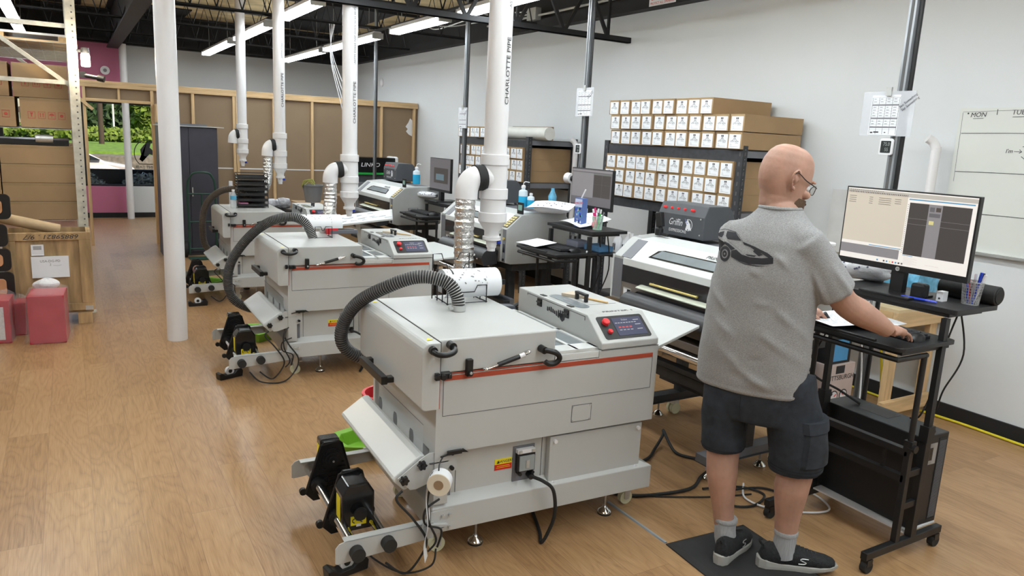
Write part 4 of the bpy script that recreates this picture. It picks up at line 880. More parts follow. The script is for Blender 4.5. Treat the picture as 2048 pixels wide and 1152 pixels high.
monitor(.52, .36, 'computer_monitor', 'dark monitor on the farthest desk', loc=(3.44, 7.37, 1.052), kind=2)
keyboard((3.045, 1.93, 1.004), 0, 'black keyboard under the paper on the near desk')
keyboard((3.17, 4.72, .949), 0, 'black keyboard on the second desk shelf'); keyboard((3.25, 7.33, .929), 0, 'black keyboard on the farthest desk shelf')
mouse((3.20, 4.46, .949), rad(10), 'black mouse beside the keyboard on the second desk'); mouse((3.24, 7.08, .929), 0, 'black mouse on the farthest desk shelf')
mouse((3.03, 1.725, 1.003), rad(8), 'black mouse under the man\'s right hand')
def sheet(pts, label, name='paper_sheet', lines=14, seed=1, cat='paper', curl=.0):
    A, B_, D_ = [Vector(p) for p in pts]; rd = random.Random(seed); u = B_-A; w_ = D_-A; n = u.cross(w_).normalized(); n = n if n.z > 0 else -n
    fn = lambda a, b_: A+u*a+w_*b_+n*(curl*(math.sin(a*PI*1.3)*.5+b_*b_)); b = MB(); b.grid(fn, 10, 10, paper)
    o = len(b.v); b.v += [tuple(Vector(p)-n*.0008) for p in b.v[:o]]; 
    for f in list(b.f): b.f.append(tuple(i+o for i in reversed(f))); b.m.append(0); b.s.append(True)
    for k in range(lines):
        v0 = .08+.86*k/lines; x = .1
        while x < .85:
            l_ = .04+.12*rd.random(); q = [fn(x, v0)+n*.001, fn(min(.9, x+l_), v0)+n*.001, fn(min(.9, x+l_), v0+.012)+n*.001, fn(x, v0+.012)+n*.001]; b.add(q, [(0, 1, 2, 3)], inkg); x += l_+.02+.1*rd.random()
    return tag(b.build(name), label, cat)
sheet(((2.84, 2.22, 1.022), (2.80, 1.96, 1.030), (3.06, 2.14, 1.03)), 'printed sheet lying over keyboard on the near desk', curl=.008, lines=16)
sheet(((3.10, 2.02, 1.03), (3.09, 1.86, 1.03), (3.16, 2.0, 1.035)), 'small white sheet at the back of the near keyboard', lines=3, curl=.004)
sheet(((3.00, 4.98, .958), (2.99, 4.68, .966), (3.20, 4.98, .98)), 'printed sheet on the second desk keyboard shelf', lines=10, curl=.004)
sheet(((3.35, 4.94, 1.125), (3.30, 4.55, 1.135), (3.62, 4.9, 1.16)), 'curled white sheet on the second desk top shelf', lines=3, curl=.03)
sheet(((3.18, 5.15, 1.215), (3.40, 4.86, 1.225), (3.38, 5.32, 1.23)), 'white sheet draped over the wipes pack on middle printer', lines=4, curl=.02)
sheet(((3.26, 1.98, 1.1428), (3.24, 2.14, 1.1428), (3.32, 2.0, 1.1428)) if False else ((3.16, 2.10, 1.1445), (3.15, 2.02, 1.1445), (3.30, 2.09, 1.1445)), 'narrow paper slip on the shelf under the near monitor', lines=0)
# soft wipes packs
def wipes(c, r, rz, label):
    b = MB(); b.M = Matrix.Translation(c) @ Matrix.Rotation(rz, 4, 'Z'); rd = random.Random(int(c[1]*100)); wm = mat('wipes_film', (.78, .79, .82), .22, var=.05, bump=.7, bs=28)
    b.grid(lambda u, v_: ((u-.5)*2*r[0]*(1-.04*math.sin(9*v_*PI)), r[1]*math.cos(v_*2*PI)*(1-abs(2*u-1)**6*.6), r[2]+r[2]*math.sin(v_*2*PI)*(1-abs(2*u-1)**6*.6)), 24, 30, wm)
    for k in range(46):
        u = rd.random()*.86+.07; v_ = rd.random()*.5; p = V((u-.5)*2*r[0], r[1]*math.cos(v_*2*PI)*1.005, r[2]+r[2]*math.sin(v_*2*PI)*1.01); nn = V(0, math.cos(v_*2*PI)/r[1], math.sin(v_*2*PI)/r[2]).normalized(); e = V(1, 0, 0)*.008; f_ = nn.cross(e).normalized()*.006
        b.add([p-e+nn*.002, p-f_+nn*.002, p+e*.6+nn*.002, p+f_+nn*.002], [(0, 1, 2, 3)], mat('wipes_print', (.10, .10, .16), .5))
    return tag(b.build('wipes_pack'), label, 'wipes pack', 'soft packs of wipes')
wipes((3.42, 2.28, 1.142), (.15, .075, .055), rad(-70), 'patterned white wipes pack left of the near monitor stand')
wipes((3.40, 5.09, 1.17), (.15, .06, .045), rad(-30), 'patterned white wipes pack on the middle printer')
wipes((3.40, 7.60, 1.07), (.13, .06, .035), rad(-60), 'crumpled wipes pack beside the farthest desk')
# pens and cups
def cup(c, r, h_, m, label, pens, name='pen_cup'):
    t = thing(name, label, 'pen cup', c); b = MB()
    for k in range(22):
        a = 2*PI*k/22; b.tube([(r*.78*math.cos(a), r*.78*math.sin(a), 0), (r*math.cos(a+.25), r*math.sin(a+.25), h_)], .0011, m, 4); b.tube([(r*.78*math.cos(a), r*.78*math.sin(a), 0), (r*math.cos(a-.25), r*math.sin(a-.25), h_)], .0011, m, 4)
    for k in range(9): q = k/8; b.tube([((r*(.78+.22*q))*math.cos(2*PI*i/24), (r*(.78+.22*q))*math.sin(2*PI*i/24), h_*q) for i in range(24)], .0013 if k < 8 else .003, m, 4, closed=True)
    b.cyl((0, 0, 0), (0, 0, .003), r*.78, m, seg=24); b.build('mesh_wall', t)
    for k, (dx, dy, l_, mm, r_) in enumerate(pens):
        p = thing('pen', '%s pen standing in the %s' % (['blue capped', 'red', 'silver', 'dark blue', 'white', 'pink', 'grey', 'green', 'black', 'rose'][k] if len(pens) < 11 else 'slim', 'near desk cup' if c[1] < 3 else 'second desk cup'), 'pen', (c[0]+dx*.3, c[1]+dy*.3, c[2]+.004), group='pens in the cups')
        MB().cyl((0, 0, 0), (dx*.8, dy*.8, l_*.8), r_, mm, seg=8).build('barrel', p); MB().cyl((dx*.8, dy*.8, l_*.8), (dx, dy, l_), r_*1.15, mm if k % 2 else white, seg=8).build('cap', p)
cup((3.36, 1.70, 1.142), .042, .10, sil, 'silver mesh cup of pens at the end of near monitor shelf', [(-.02, .02, .15, blu, .005), (0, .018, .135, redp, .005), (.01, .0, .13, sil, .006), (.0, -.022, .14, blu, .006), (.015, -.028, .13, white, .006), (.02, -.02, .135, blkr, .0045)])
cup((3.42, 4.49, 1.112), .042, .10, mat('mint_mesh', (.55, .75, .65), .4), 'pale green mesh cup of markers on the second desk', [(-.02, .025, .15, mat('pink_plastic', (.7, .03, .2), .4), .007), (-.01, .02, .16, MATS['pink_plastic'], .006), (0, .0, .155, bucketg, .006), (.01, -.005, .15, bucketg, .006), (.005, -.02, .15, mat('bright_green', (.05, .6, .08), .4), .0055), (.02, -.03, .13, inkg, .005)])
b = MB(); b.ell((3.40, 4.50, 1.15), (.022, .022, .032), mat('pink_tape', (.75, .3, .32), .6)); tag(b.build('tape_roll'), 'pink roll inside the pale green mesh cup', 'tape')
b = MB(); b.box(-.018, .018, -.035, .035, 0, .165, mat('carton_blue', (.10, .17, .42), .4)); b.M = FX(-.018, 0, .085)
b.box(-.034, .034, .03, .075, 0, .0008, mat('carton_pale', (.55, .62, .82), .4)); b.text('KONG DAY', FZ(0, .052, .0008, rad(5)), .017, redp, .0005, .1, .95); rd = random.Random(3)
for k in range(20): x = -.028+.056*rd.random(); y = -.07+.09*rd.random(); b.prism([(x, y), (x+.012, y+.004), (x+.008, y+.016), (x-.004, y+.01)], 'z', 0, .0008, [white, tealm, MATS['carton_pale'], blu][k % 4])
b.M = Matrix.Identity(4); b.cyl((0, 0, .165), (.01, -.02, .215), .004, white, seg=8); dc = b.build('drink_carton', loc=(3.38, 4.66, 1.112)); dc.scale = (1.35, 1.35, 1.35); tag(dc, 'blue cartoon printed drink carton with straw on the second desk', 'carton')
# small things on the near top shelf
tag(MB().tube([(3.17, 1.90, 1.149), (3.19, 1.80, 1.149)], .006, blu, 10).tube([(3.19, 1.80, 1.149), (3.20, 1.755, 1.148)], .0055, mat('pen_blue_light', (.12, .16, .8), .3), 10).build('ballpoint_pen'), 'blue pen lying on the shelf under near monitor', 'pen')
tag(MB().box(3.22, 3.27, 1.83, 1.895, 1.142, 1.21, blk).build('black_pouch', bevel=.012, seg=3), 'small black square pouch beside monitor stand', 'pouch')
tag(MB().box(3.27, 3.31, 1.772, 1.80, 1.142, 1.186, white).cyl((3.269, 1.786, 1.155), (3.27, 1.786, 1.155), .005, ink, seg=8).build('white_adapter', bevel=.003), 'small white adapter block next to the silver pen cup', 'adapter')
t = thing('speaker', 'black rounded speaker bar behind the silver pen cup', 'speaker', (3.45, 1.76, 1.142)); MB().cyl((0, .12, .042), (0, -.13, .042), .042, blkr, seg=24).build('body', t, bevel=.004); MB().cyl((0, -.13, .042), (0, -.134, .042), .034, mat('speaker_grille', (.02, .02, .02), .8), seg=20).build('end_cap', t)
# PC tower on near desk base
t = thing('computer_tower', 'black computer tower standing on the near desk base', 'computer', (3.265, 1.80, .108)); t.rotation_euler = (0, 0, rad(-2))
MB().box(-.09, .11, -.10, .42, 0, .44, mat('tower_black', (.016, .016, .018), .38)).build('case', t, bevel=.004)
b = MB(); b.box(.04, .095, -.102, -.10, .02, .42, blkr)
for i in range(9):
    for j in range(60): b.box(.045+i*.0055, .048+i*.0055, -.1035, -.102, .03+j*.0063, .0335+j*.0063, mgrey)
b.box(-.07, .03, -.102, -.10, .30, .40, galv); b.box(-.06, .0, -.1035, -.102, .32, .38, smoke); b.build('rear_panel', t)
MB().box(-.02, .08, .12, .28, .44, .4408, seam).build('top_vent', t)
# bottles
def bottle(c, r, h_, label, nozzle=True, m=bottlem, liq=bluel, name='squeeze_bottle', lv=.55):
    t = thing(name, label, 'bottle', c, group='squeeze bottles'); b = MB(); b.lathe([(r, 0), (r, h_*.78), (r*.9, h_*.84), (r*.4, h_*.9), (r*.4, h_)], m); bd_ = b.build('body', t)
    if liq: MB().lathe([(r*1.01, .002), (r*1.01, h_*lv)], liq).build('liquid', t)
    b = MB(); b.lathe([(r*.48, h_*.96), (r*.48, h_*1.08), (r*.3, h_*1.12)], white); b.build('cap', t)
    if nozzle: MB().tube(crom([(0, 0, h_*1.1), (0, 0, h_*1.22), (.01, -.012, h_*1.30), (.035, -.04, h_*1.28)], 6), .0035, white, 8).build('nozzle', t)
bottle((3.45, 5.64, 1.17), .040, .17, 'blue filled squeeze bottle with bent nozzle on middle printer')
bottle((3.47, 5.54, 1.17), .032, .115, 'short blue filled bottle beside the taller one on middle printer', nozzle=False, lv=.6)
bottle((3.48, 8.10, 1.185), .042, .18, 'blue filled squeeze bottle on the farthest printer', lv=.62)
bottle((3.50, 2.76, 1.187), .034, .15, 'empty white squeeze bottle showing right of the man\'s shoulder', liq=None, m=white)
# ------------------------------------------------------------------ more hoses
corr([MW(1, p) for p in ((.29, .42, .965), (.262, .42, 1.04), (.215, .43, 1.11), (.13, .46, 1.14), (.0, .53, 1.10), (-.13, .65, .97), (-.24, .75, .78), (-.272, .80, .60), (-.235, .80, .45), (-.12, .79, .37), (.0, .74, .36))], .034, 'black ribbed hose looping down from the middle dryer lid')
corr([MW(2, p) for p in ((.30, .55, .945), (.285, .56, 1.04), (.22, .57, 1.12), (.12, .60, 1.17), (.0, .68, 1.13), (-.10, .76, 1.02), (-.150, .80, .88), (-.165, .80, .68), (-.14, .80, .50), (-.05, .74, .40))], .033, 'brownish black ribbed hose arching left of the farthest dryer', m=mat('hose_brown', (.06, .045, .035), .5), m2=mat('hose_rib_brown', (.26, .21, .17), .5))
# wire file stands with printed paper draped over them
def wire_stand(i, p, rz, label, rows, w_=.205, M_=None):
    t = thing('wire_file_stand', label, 'file stand', MW(i, p), rz, 'black wire file stands'); b = MB()
    for k in range(rows):
        y = k*.045; z = .085+k*.045; x0, x1 = -w_/2-k*.006, w_/2-.01*k
        b.tube([(x0, y, .004), (x0, y, z), (x0+.045, y, z), (x0+.055, y, z-.03), (x1-.065, y, z-.03), (x1-.05, y, z), (x1, y, z), (x1, y, .004)], .0028, blkm, 6)
    L_ = (rows-1)*.045
    b.tube([(-w_/2, -.0, .004), (w_/2, -.0, .004)], .0022, blkm, 6); b.tube([(-w_/2, 0, .004), (-w_/2, L_, .012)], .003, blkm, 6); b.tube([(w_/2, 0, .004), (w_/2-.02, L_, .012)], .003, blkm, 6)
    b.build('wire_frame', t)
    for x in (-w_/2, w_/2): MB().ell((x, 0, .003), (.006, .006, .004), blkr, 8, 6).build('foot', t)
    return t
wire_stand(0, (.373, .552, .981), rad(0), 'black wire file stand on the near dryer lid', 4)
t = wire_stand(1, (.36, .40, .981), rad(2), 'black wire file stand on the middle dryer lid', 2, .13)
def paper_roll(i, c, L_, r, a0, a1, label, seed):
    b = MB(); M_ = Matrix.Translation(MW(i, c)) @ Matrix.Rotation(rad(M_AT[i][1]-2), 4, 'Z'); b.M = M_; rd = random.Random(seed)
    f_ = lambda u, v_, d=0: ((u-.5)*L_, -(r+d)*math.sin(rad(a0+(a1-a0)*v_)), (r+d)*math.cos(rad(a0+(a1-a0)*v_))*.9)
    b.grid(lambda u, v_: f_(u, v_), 12, 26, paper); b.grid(lambda u, v_: f_(1-u, v_, -.0015), 12, 26, paper)
    def bar(u0, u1, v0, v1, m): b.grid(lambda u, v_: f_(u0+(u1-u0)*u, v0+(v1-v0)*v_, .0008), 1, 6, m)
    bar(.12, .15, .2, .5, ink); bar(.04, .052, .2, .9, inkg); bar(.30, .34, .22, .27, ink); bar(.62, .65, .22, .27, ink); bar(.72, .726, .25, .9, inkg)
    for k in range(24): u = .2+.5*rd.random(); v0 = .22+.45*rd.random(); bar(u, u+.01+.03*rd.random(), v0, v0+.02, inkg)
    return tag(b.build('printed_paper'), label, 'paper')
paper_roll(0, (.42, .64, 1.062), .28, .078, -70, 150, 'curled printed paper roll resting in the near wire stand', 3)
paper_roll(1, (.36, .49, 1.075), .30, .085, -60, 105, 'curled printed paper standing over middle dryer wire stand', 8)
tag(MB().box(0, .09, 0, .03, 0, .06, redp).build('red_block', loc=MW(1, (.44, .60, .981))), 'red plastic block behind the paper on the middle dryer', 'block')
tag(MB().box(.0, .22, 0, .14, 0, .03, mgrey).box(.02, .2, .02, .12, .03, .034, smoke).box(-.06, -.005, .05, .1, 0, .05, sil).build('grey_case', loc=MW(1, (.47, .60, .981)), bevel=.003), 'grey slotted case lying on the middle dryer lid edge', 'case')
# wire letter tray on the far dryer
t = thing('letter_tray', 'black six tier wire letter tray on the farthest dryer', 'letter tray', MW(2, (.29, .47, .982))); t.rotation_euler = (0, 0, rad(-3)); b = MB()
for x in (-.15, .15):
    for y in (-.1, .12): b.tube([(x, y, 0), (x, y, .35)], .004, blkm, 6)
    b.tube([(x, -.1, .35), (x, .12, .35)], .004, blkm, 6)
    b.tube([(-.15, .12, .35), (.15, .12, .35)], .004, blkm, 6)
for x in (-.15, .15):
    for k in range(7): b.tube([(x, -.1, .01+k*.052), (x, .12, .03+k*.052)], .003, blkm, 5)
b.build('wire_frame', t)
for k in range(6): MB().box(-.145, .145, -.095, .115, .02+k*.056, .024+k*.056, sil if k > 1 else blkm).box(-.145, .145, -.1, -.096, .012+k*.056, .040+k*.056, blkm).box(-.145, .145, .115, .119, .0+k*.056, .05+k*.056, blkm).build('tray', t)
tag(MB().box(-.13, -.05, -.08, .1, .026, .05, mat('pink_pads', (.65, .22, .38), .6)).build('note_pads', loc=MW(2, (.29, .47, .982))), 'pink note pads in the lowest tier of the wire tray', 'note pads')
t = thing('water_bottle', 'clear plastic water bottle on the left end of the farthest dryer', 'bottle', MW(2, (.09, .36, .982))); MB().lathe([(.028, 0), (.031, .01), (.031, .07), (.028, .08), (.031, .09), (.031, .13), (.014, .165), (.013, .18)], mat('bottle_clear', (.72, .76, .78), .08, alpha=.45)).build('body', t); MB().lathe([(.0315, .085), (.0315, .125)], tealm).build('wrapper', t); MB().lathe([(.015, .17), (.015, .188), (0, .188)], white).build('cap', t)
# tape dispensers on the floor
def dispenser(c, rz, label):
    t = thing('tape_dispenser', label, 'tape dispenser', c, rz, 'black tape dispensers on the floor')
    MB().prism([(-.085, 0), (.085, 0), (.09, .04), (.075, .062), (.045, .052), (.02, .03), (-.04, .028), (-.07, .05), (-.09, .045)], 'y', -.03, .03, blk).build('base', t, bevel=.005)
    MB().cyl((.0, -.012, .05), (.0, .012, .05), .030, mat('tape_white', (.75, .76, .78), .3), seg=24).cyl((.0, -.014, .05), (.0, .014, .05), .014, blk, seg=16).build('tape_roll', t)
dispenser((.865, 2.64, 0), rad(10), 'black tape dispenser on the floor under the near take-up arm')
dispenser((.885, 5.31, 0), rad(20), 'black tape dispenser on the floor beside the middle take-up arm')
dispenser((1.0, 7.66, 0), rad(0), 'black tape dispenser on the floor beside the farthest take-up arm')
# hanging label roll
t = thing('label_roll', 'white roll of printed labels hanging off the near dryer with its strip dangling', 'label roll', MW(0, (-.005, -.07, .425))); t.rotation_euler = (0, 0, rad(-35))
b = MB(); n = 32
b.lathe([(.020, -.03), (.045, -.03), (.046, -.028), (.046, .028), (.045, .03), (.020, .03)], mat('label_cream', (.72, .66, .54), .5), ax='y', seg=36); b.lathe([(.0465, -.027), (.0465, .027)], paper, ax='y', seg=36); b.build('roll', t)
b = MB(); b.lathe([(.0195, .031), (.0195, -.031)], mat('core_brown', (.30, .20, .12), .8), ax='y'); b.cyl((0, -.025, 0), (0, .029, 0), .0195, mat('core_dark', (.05, .03, .02), .9), seg=20); b.build('core', t)
b = MB(); sp = crom([(-.046, 0, .0), (-.048, .0, -.08), (-.040, .004, -.18), (-.052, .0, -.27), (-.045, .002, -.34)], 8); w1 = .027
vs = []; 
for p in sp: vs += [(p.x, p.y-w1, p.z), (p.x, p.y+w1, p.z)]
b.add(vs, [(2*i, 2*i+1, 2*i+3, 2*i+2) for i in range(len(sp)-1)], paper, True); b.add([(v[0]-.0008, v[1], v[2]) for v in vs], [(2*i+2, 2*i+3, 2*i+1, 2*i) for i in range(len(sp)-1)], paper, True)
for k in range(5): z = -.02-k*.055; b.box(-.0515, -.049, -.018, .018, z-.004, z, inkg)
b.build('label_strip', t)
b = MB(); b.M = frame((-.033, 0, .033), (0, -1, 0), (.7, 0, .7)); b.box(-.018, .018, -.004, .0, 0, .0005, ink); b.box(-.012, .012, .004, .007, 0, .0005, ink); b.build('label_print', t)
tag(MB().tube(crom([MW(0, q) for q in ((.03, -.012, .50), (.0, -.05, .49), (-.01, -.07, .46), (-.005, -.07, .425))], 6), .003, blk, 6).build('hanging_wire'), 'black wire hook holding the label roll', 'hook')
# green trays and red bucket
def gtray(c, rz, label):
    b = MB(); b.M = Matrix.Translation(c) @ Matrix.Rotation(rz, 4, 'Z'); o_ = [(-.15, -.16), (.15, -.16), (.15, .10), (.05, .19), (-.05, .19), (-.15, .10)]; i_ = [(x*.78, y*.78) for x, y in o_]
    b.loft([[(x*.8, y*.8, 0) for x, y in o_], [(x, y, .075) for x, y in o_], [(x, y, .08) for x, y in o_], [(x, y, .075) for x, y in i_], [(x*.8, y*.8, .006) for x, y in i_]], green_p, smooth=False)
    return tag(b.build('green_tray', bevel=.004), label, 'tray', 'green plastic trays on the floor')
gtray((1.34, 3.74, 0), rad(60), 'lime green plastic tray on the floor behind the near take-up rails')
gtray((1.30, 6.30, 0), rad(30), 'lime green plastic tray under the middle dryer arm'); gtray((1.22, 8.55, 0), rad(40), 'lime green plastic tray under the farthest dryer arm')
t = thing('red_bucket', 'red plastic bucket behind the near dryer door', 'bucket', MW(0, (.10, .90, .345))); MB().lathe([(.10, 0), (.115, .09), (.122, .10), (.122, .115), (.108, .115), (.09, .01), (0, .01)], redp, seg=32).build('body', t)
tag(MB().box(-.004, .004, -.09, .10, 0, .30, mat('translucent_panel', (.72, .72, .80), .35, alpha=.85)).build('plastic_board', loc=MW(0, (.12, .90, .36))), 'white translucent panel standing up out of the red bucket', 'panel')
# ------------------------------------------------------------------ film carton racks
def rack(y0, y1, label, zt=1.79, zb=(1.665, 1.75), zl=(1.19, 1.27)):
    t = thing('metal_rack', label, 'rack', (4.42, y0, 0), group='charcoal boltless racks'); Ly = y1-y0
    for x in (0, .62):
        for y in (0, Ly-.06):
            b = MB(); b.box(x, x+.05, y, y+.06, 0, zt, rackm)
            for k in range(int(zt/.075)):
                z = .06+k*.075; b.box(x-.0008 if x == 0 else x, x+.0, y+.022, y+.036, z, z+.03, seam); b.prism([(x+.018, z), (x+.032, z+.006), (x+.032, z+.034), (x+.018, z+.028)], 'y', y-.0008, y, seam)
                b.cyl((x+.025, y-.001, z+.05), (x+.025, y-.0005, z+.05), .003, sil, seg=6)
            b.build('upright', t, bevel=.002)
    for z0, z1 in (zb, zl, (.25, .33)):
        for x in (.004, .63): b = MB(); b.box(x, x+.035, .06, Ly-.06, z0, z1, rackm); b.build('beam', t, bevel=.003)
        for y in (.01, Ly-.05): b = MB(); b.box(.05, .62, y, y+.03, z1-.05, z1, mgrey if z1 > 1 else rackm); b.build('side_beam', t)
        b = MB(); b.box(.01, .66, .03, Ly-.03, z1, z1+.01, mat('rack_deck', (.09, .085, .08), .7)); b.build('deck', t)
    b = MB(); b.M = Matrix.Translation((.025, .03, .45)) @ Matrix.Rotation(rad(0), 4, 'X'); b.tube([(0, 0, .28), (0, .35, .72)], .015, rackm, 4); b.build('brace', t)
    return t
rack(4.05, 5.78, 'near charcoal rack stacked with labelled cartons behind the man'); rack(7.17, 8.90, 'far charcoal rack with labelled cartons behind the widest riser')
CW, CH, CL = .141, .128, .67
def carton_proto():
    t = thing('film_carton', '', 'carton'); b = MB(); b.box(0, CL, -CW/2, CW/2, 0, CH, card); b.box(-.0006, .0, -CW/2, CW/2, CH-.018, CH+.0003, tape); b.box(-.0006, .02, -CW/2+.002, CW/2-.002, 0, .014, tape); b.box(-.0005, CL, -.02, .02, CH, CH+.0005, tape); b.build('box', t, bevel=.002, seg=1)
    b = MB(); b.M = FX(-.0008, 0, CH*.47); b.box(-.058, .058, -.055, .052, 0, .0008, paper); b.M = b.M @ Matrix.Translation((0, 0, .0008))
    for s_ in (-1, 1): b.prism([(s_*.007+.006*math.cos(a*PI/4), .037+.008*math.sin(a*PI/4)) for a in range(8)], 'z', 0, .0005, ink)
    for s_ in (-1, 1):
        b.tube([(s_*.006, .028, 0), (s_*.010, .014, 0), (s_*.026, .002, 0)], .0013, ink, 4); b.tube([(s_*.004, .028, 0), (s_*.004, .006, 0)], .0011, ink, 4)
    b.text('DTF FILM', FZ(0, -.004, 0), .017, ink, .0004, 0, 1.15)
    for k in range(3): b.box(-.044, -.030+.004*k, -.022-k*.008, -.0205-k*.008, 0, .0004, inkg)
    b.box(.005, .040, -.016, -.0145, 0, .0004, ink); b.box(-.044, .04, -.044, -.0425, 0, .0004, inkg); b.build('shipping_label', t)
    return t
proto_c = carton_proto(); first_c = [True]; rdc = random.Random(21)
nth = ['nearest the camera', 'second', 'third', 'fourth', 'fifth', 'sixth', 'seventh', 'eighth', 'ninth', 'tenth', 'eleventh']
def carton(x, y, z, label, group, rz=0):
    global proto_c
    o = proto_c if first_c[0] else dup(proto_c); first_c[0] = False
    o.location = (x, y, z); o.rotation_euler = (0, 0, rz); o['label'] = label; o['group'] = group
def row(ys, z, rowname, group, rk):
    for k, y in enumerate(ys):
        carton(4.405+rdc.uniform(-.012, .012), y+rdc.uniform(-.002, .002), z, 'labelled kraft carton, %s from the near end, %s %s' % (nth[k] if k else 'first', rowname, rk), group, rdc.uniform(-.008, .008))
p_ = .1475
row([4.46+k*.149 for k in range(9)], 1.765+.262, 'top row above', 'cartons on top of the near rack', 'near rack')
row([4.125+k*.149 for k in range(11)], 1.765+.131, 'middle row above', 'cartons on top of the near rack', 'near rack')
row([4.125+k*.149 for k in range(11)], 1.762, 'bottom row above', 'cartons on top of the near rack', 'near rack')
for r_, nm in ((2, 'top'), (1, 'middle'), (0, 'bottom')): row([4.19+k*.1455 for k in range(11)], 1.282+r_*.1292, nm+' row inside', 'cartons inside the near rack', 'near rack')
for r_, nm in ((2, 'top'), (1, 'middle'), (0, 'bottom')): row([7.31+k*.1455 for k in range(11)], 1.282+r_*.1292, nm+' row inside', 'cartons inside the far rack', 'far rack')
row([8.22+k*.149 for k in range(5)], 1.762, 'single row on top of', 'cartons on top of the far rack', 'far rack')
t = thing('film_tube', 'long white cardboard tube lying on top of the far rack', 'tube', (4.55, 6.95, 1.832)); MB().lathe([(.07, 0), (.07, 1.35)], mat('tube_white', (.66, .66, .62), .5), ax='y', seg=28).build('tube', t); MB().lathe([(0, -.004), (.0705, -.004), (.0705, .012)], mat('tube_white', (1, 1, 1)), ax='y', seg=28).build('end_cap', t)
tag(MB().box(4.78, 4.80, 7.25, 8.15, 1.762, 1.915, cardd).build('flat_carton'), 'flattened brown carton behind the white tube on far rack', 'carton')
# ------------------------------------------------------------------ whiteboard
t = thing('whiteboard', 'whiteboard with hand written weekday grid on the right wall', 'whiteboard', (5.121, 2.86, 1.17))
MB().box(0, .016, -3.2, 0, 0, .93, whb).build('board', t); MB().box(-.03, .0, -3.2, -.005, -.012, .006, sil).box(-.004, .016, -3.2, -.0, -.012, .0, sil).build('pen_ledge', t)
b = MB(); b.M = FX(-.001, 0, 0); g_ = inkg
b.tube(crom([(.02, .905, 0), (.4, .915, 0), (1.0, .93, 0)], 6), .0015, g_, 4)
for z in (.77, .52, .25): b.tube(crom([(.03, z-.004, 0), (.4, z+.002, 0), (1.2, z+.004, 0)], 6), .0022, ink, 4)
b.tube([(.02, .9, 0), (.03, .45, 0)], .0012, g_, 4); b.tube([(.235, .92, 0), (.235, .885, 0)], .002, ink, 4)
b.text('MON', FZ(.12, .885, 0, rad(2)), .042, ink, .0005, .2); b.text('TUE', FZ(.36, .90, 0, rad(1)), .042, ink, .0005, .1); b.ell((.055, .895, 0), (.006, .006, .001), ink, 8, 4)
b.tube([(.09, .862, 0), (.155, .864, 0)], .0018, ink, 4); b.tube([(.33, .872, 0), (.40, .874, 0)], .0018, ink, 4)
b.text("I'm", FZ(.345, .66, 0, rad(3)), .036, ink, .0005, .2); b.tube([(.375, .66, 0), (.42, .66, 0), (.405, .672, 0)], .0022, ink, 4); b.tube([(.42, .66, 0), (.405, .65, 0)], .0022, ink, 4)
b.tube(crom([(.42, .69, 0), (.47, .70, 0), (.50, .68, 0), (.54, .70, 0)], 5), .0022, ink, 4); b.tube(crom([(.42, .63, 0), (.46, .61, 0), (.50, .64, 0)], 5), .0022, ink, 4); b.build('marker_writing', t)
# ------------------------------------------------------------------ pine bench and what is on and under it
t = thing('pine_bench', 'pine lumber workbench against the white wall behind the near desk', 'bench', (4.58, 2.74, 0))
MB().box(0, .54, 0, 1.25, .765, .785, mat('bench_top', (.62, .48, .28), .5, var=.2, vs=3)).build('top', t)
MB().box(0, .54, 0, .038, .66, .765, lumberh).build('apron', t, bevel=.003); MB().box(0, .038, .038, 1.2, .66, .765, lumbery).build('apron', t, bevel=.003)
for x in (.04, .46):
    for y in (.04, 1.15): MB().box(x, x+.085, y, y+.04, 0, .66, lumber).build('leg', t, bevel=.004)
for y in (.0, 1.19): MB().box(-.02, .54, y, y+.038, .06, .15, lumberh).build('stretcher', t, bevel=.003)
t = thing('water_jug', 'large blue water jug lying on the pine bench', 'water jug', (4.98, 2.80, .925)); b = MB(); prf = [(.03, 0), (.125, .01), (.135, .05)]
for k in range(6): prf += [(.135, .07+k*.045), (.128, .085+k*.045), (.135, .10+k*.045)]
prf += [(.13, .36), (.06, .42), (.03, .43), (.03, .48), (0, .48)]; b.lathe(prf, waterb, ax='y', seg=32); b.build('body', t)
t = thing('water_jug', 'flat blue water pouch lying at the near edge of the pine bench', 'water pouch', (4.83, 2.83, .787)); MB().ell((0, 0, .04), (.15, .085, .042), waterb, 24, 12).build('body', t)
tag(MB().box(4.62, 4.68, 3.12, 3.18, .787, .84, mat('orange_plastic', (.85, .35, .03), .4)).build('orange_cap', bevel=.01), 'small orange item on the pine bench left of the water jug', 'cap')
tag(MB().box(3.44, 3.46, 0, .0, 0, 0, white).cyl((3.52, 2.60, 1.187), (3.52, 2.60, 1.27), .062, white, r2=.068, seg=28).cyl((3.52, 2.60, 1.27), (3.52, 2.60, 1.283), .073, white, seg=28).build('white_tub') if False else MB().cyl((3.52, 2.60, 1.187), (3.52, 2.60, 1.27), .062, white, r2=.068, seg=28).cyl((3.52, 2.60, 1.27), (3.52, 2.60, 1.283), .073, white, seg=28).build('white_tub'), 'white lidded tub on the near printer left of the monitor', 'tub')
tag(MB().box(5.085, 5.10, 3.45, 3.72, 1.02, 1.50, mat('panel_grey', (.60, .60, .60), .5)).box(5.1, 5.136, 3.5, 3.68, 1.1, 1.4, sil).build('wall_panel'), 'pale grey panel mounted on the wall behind the near monitor', 'panel')
def label_box(x0, x1, y0, y1, z0, z1, m, name, label, txt=None, sz=.05, sub=None):
    b = MB(); b.box(x0, x1, y0, y1, z0, z1, m); T = FY((x0+x1)/2, y0-.0005, z0+(z1-z0)*.75); b.M = T
    if txt: b.text(txt, FZ(0, 0, 0), sz, ink, .0005, 0, 1)
    if sub: sub(b, x1-x0, z1-z0)
    return tag(b.build(name, bevel=.002), label, 'box')
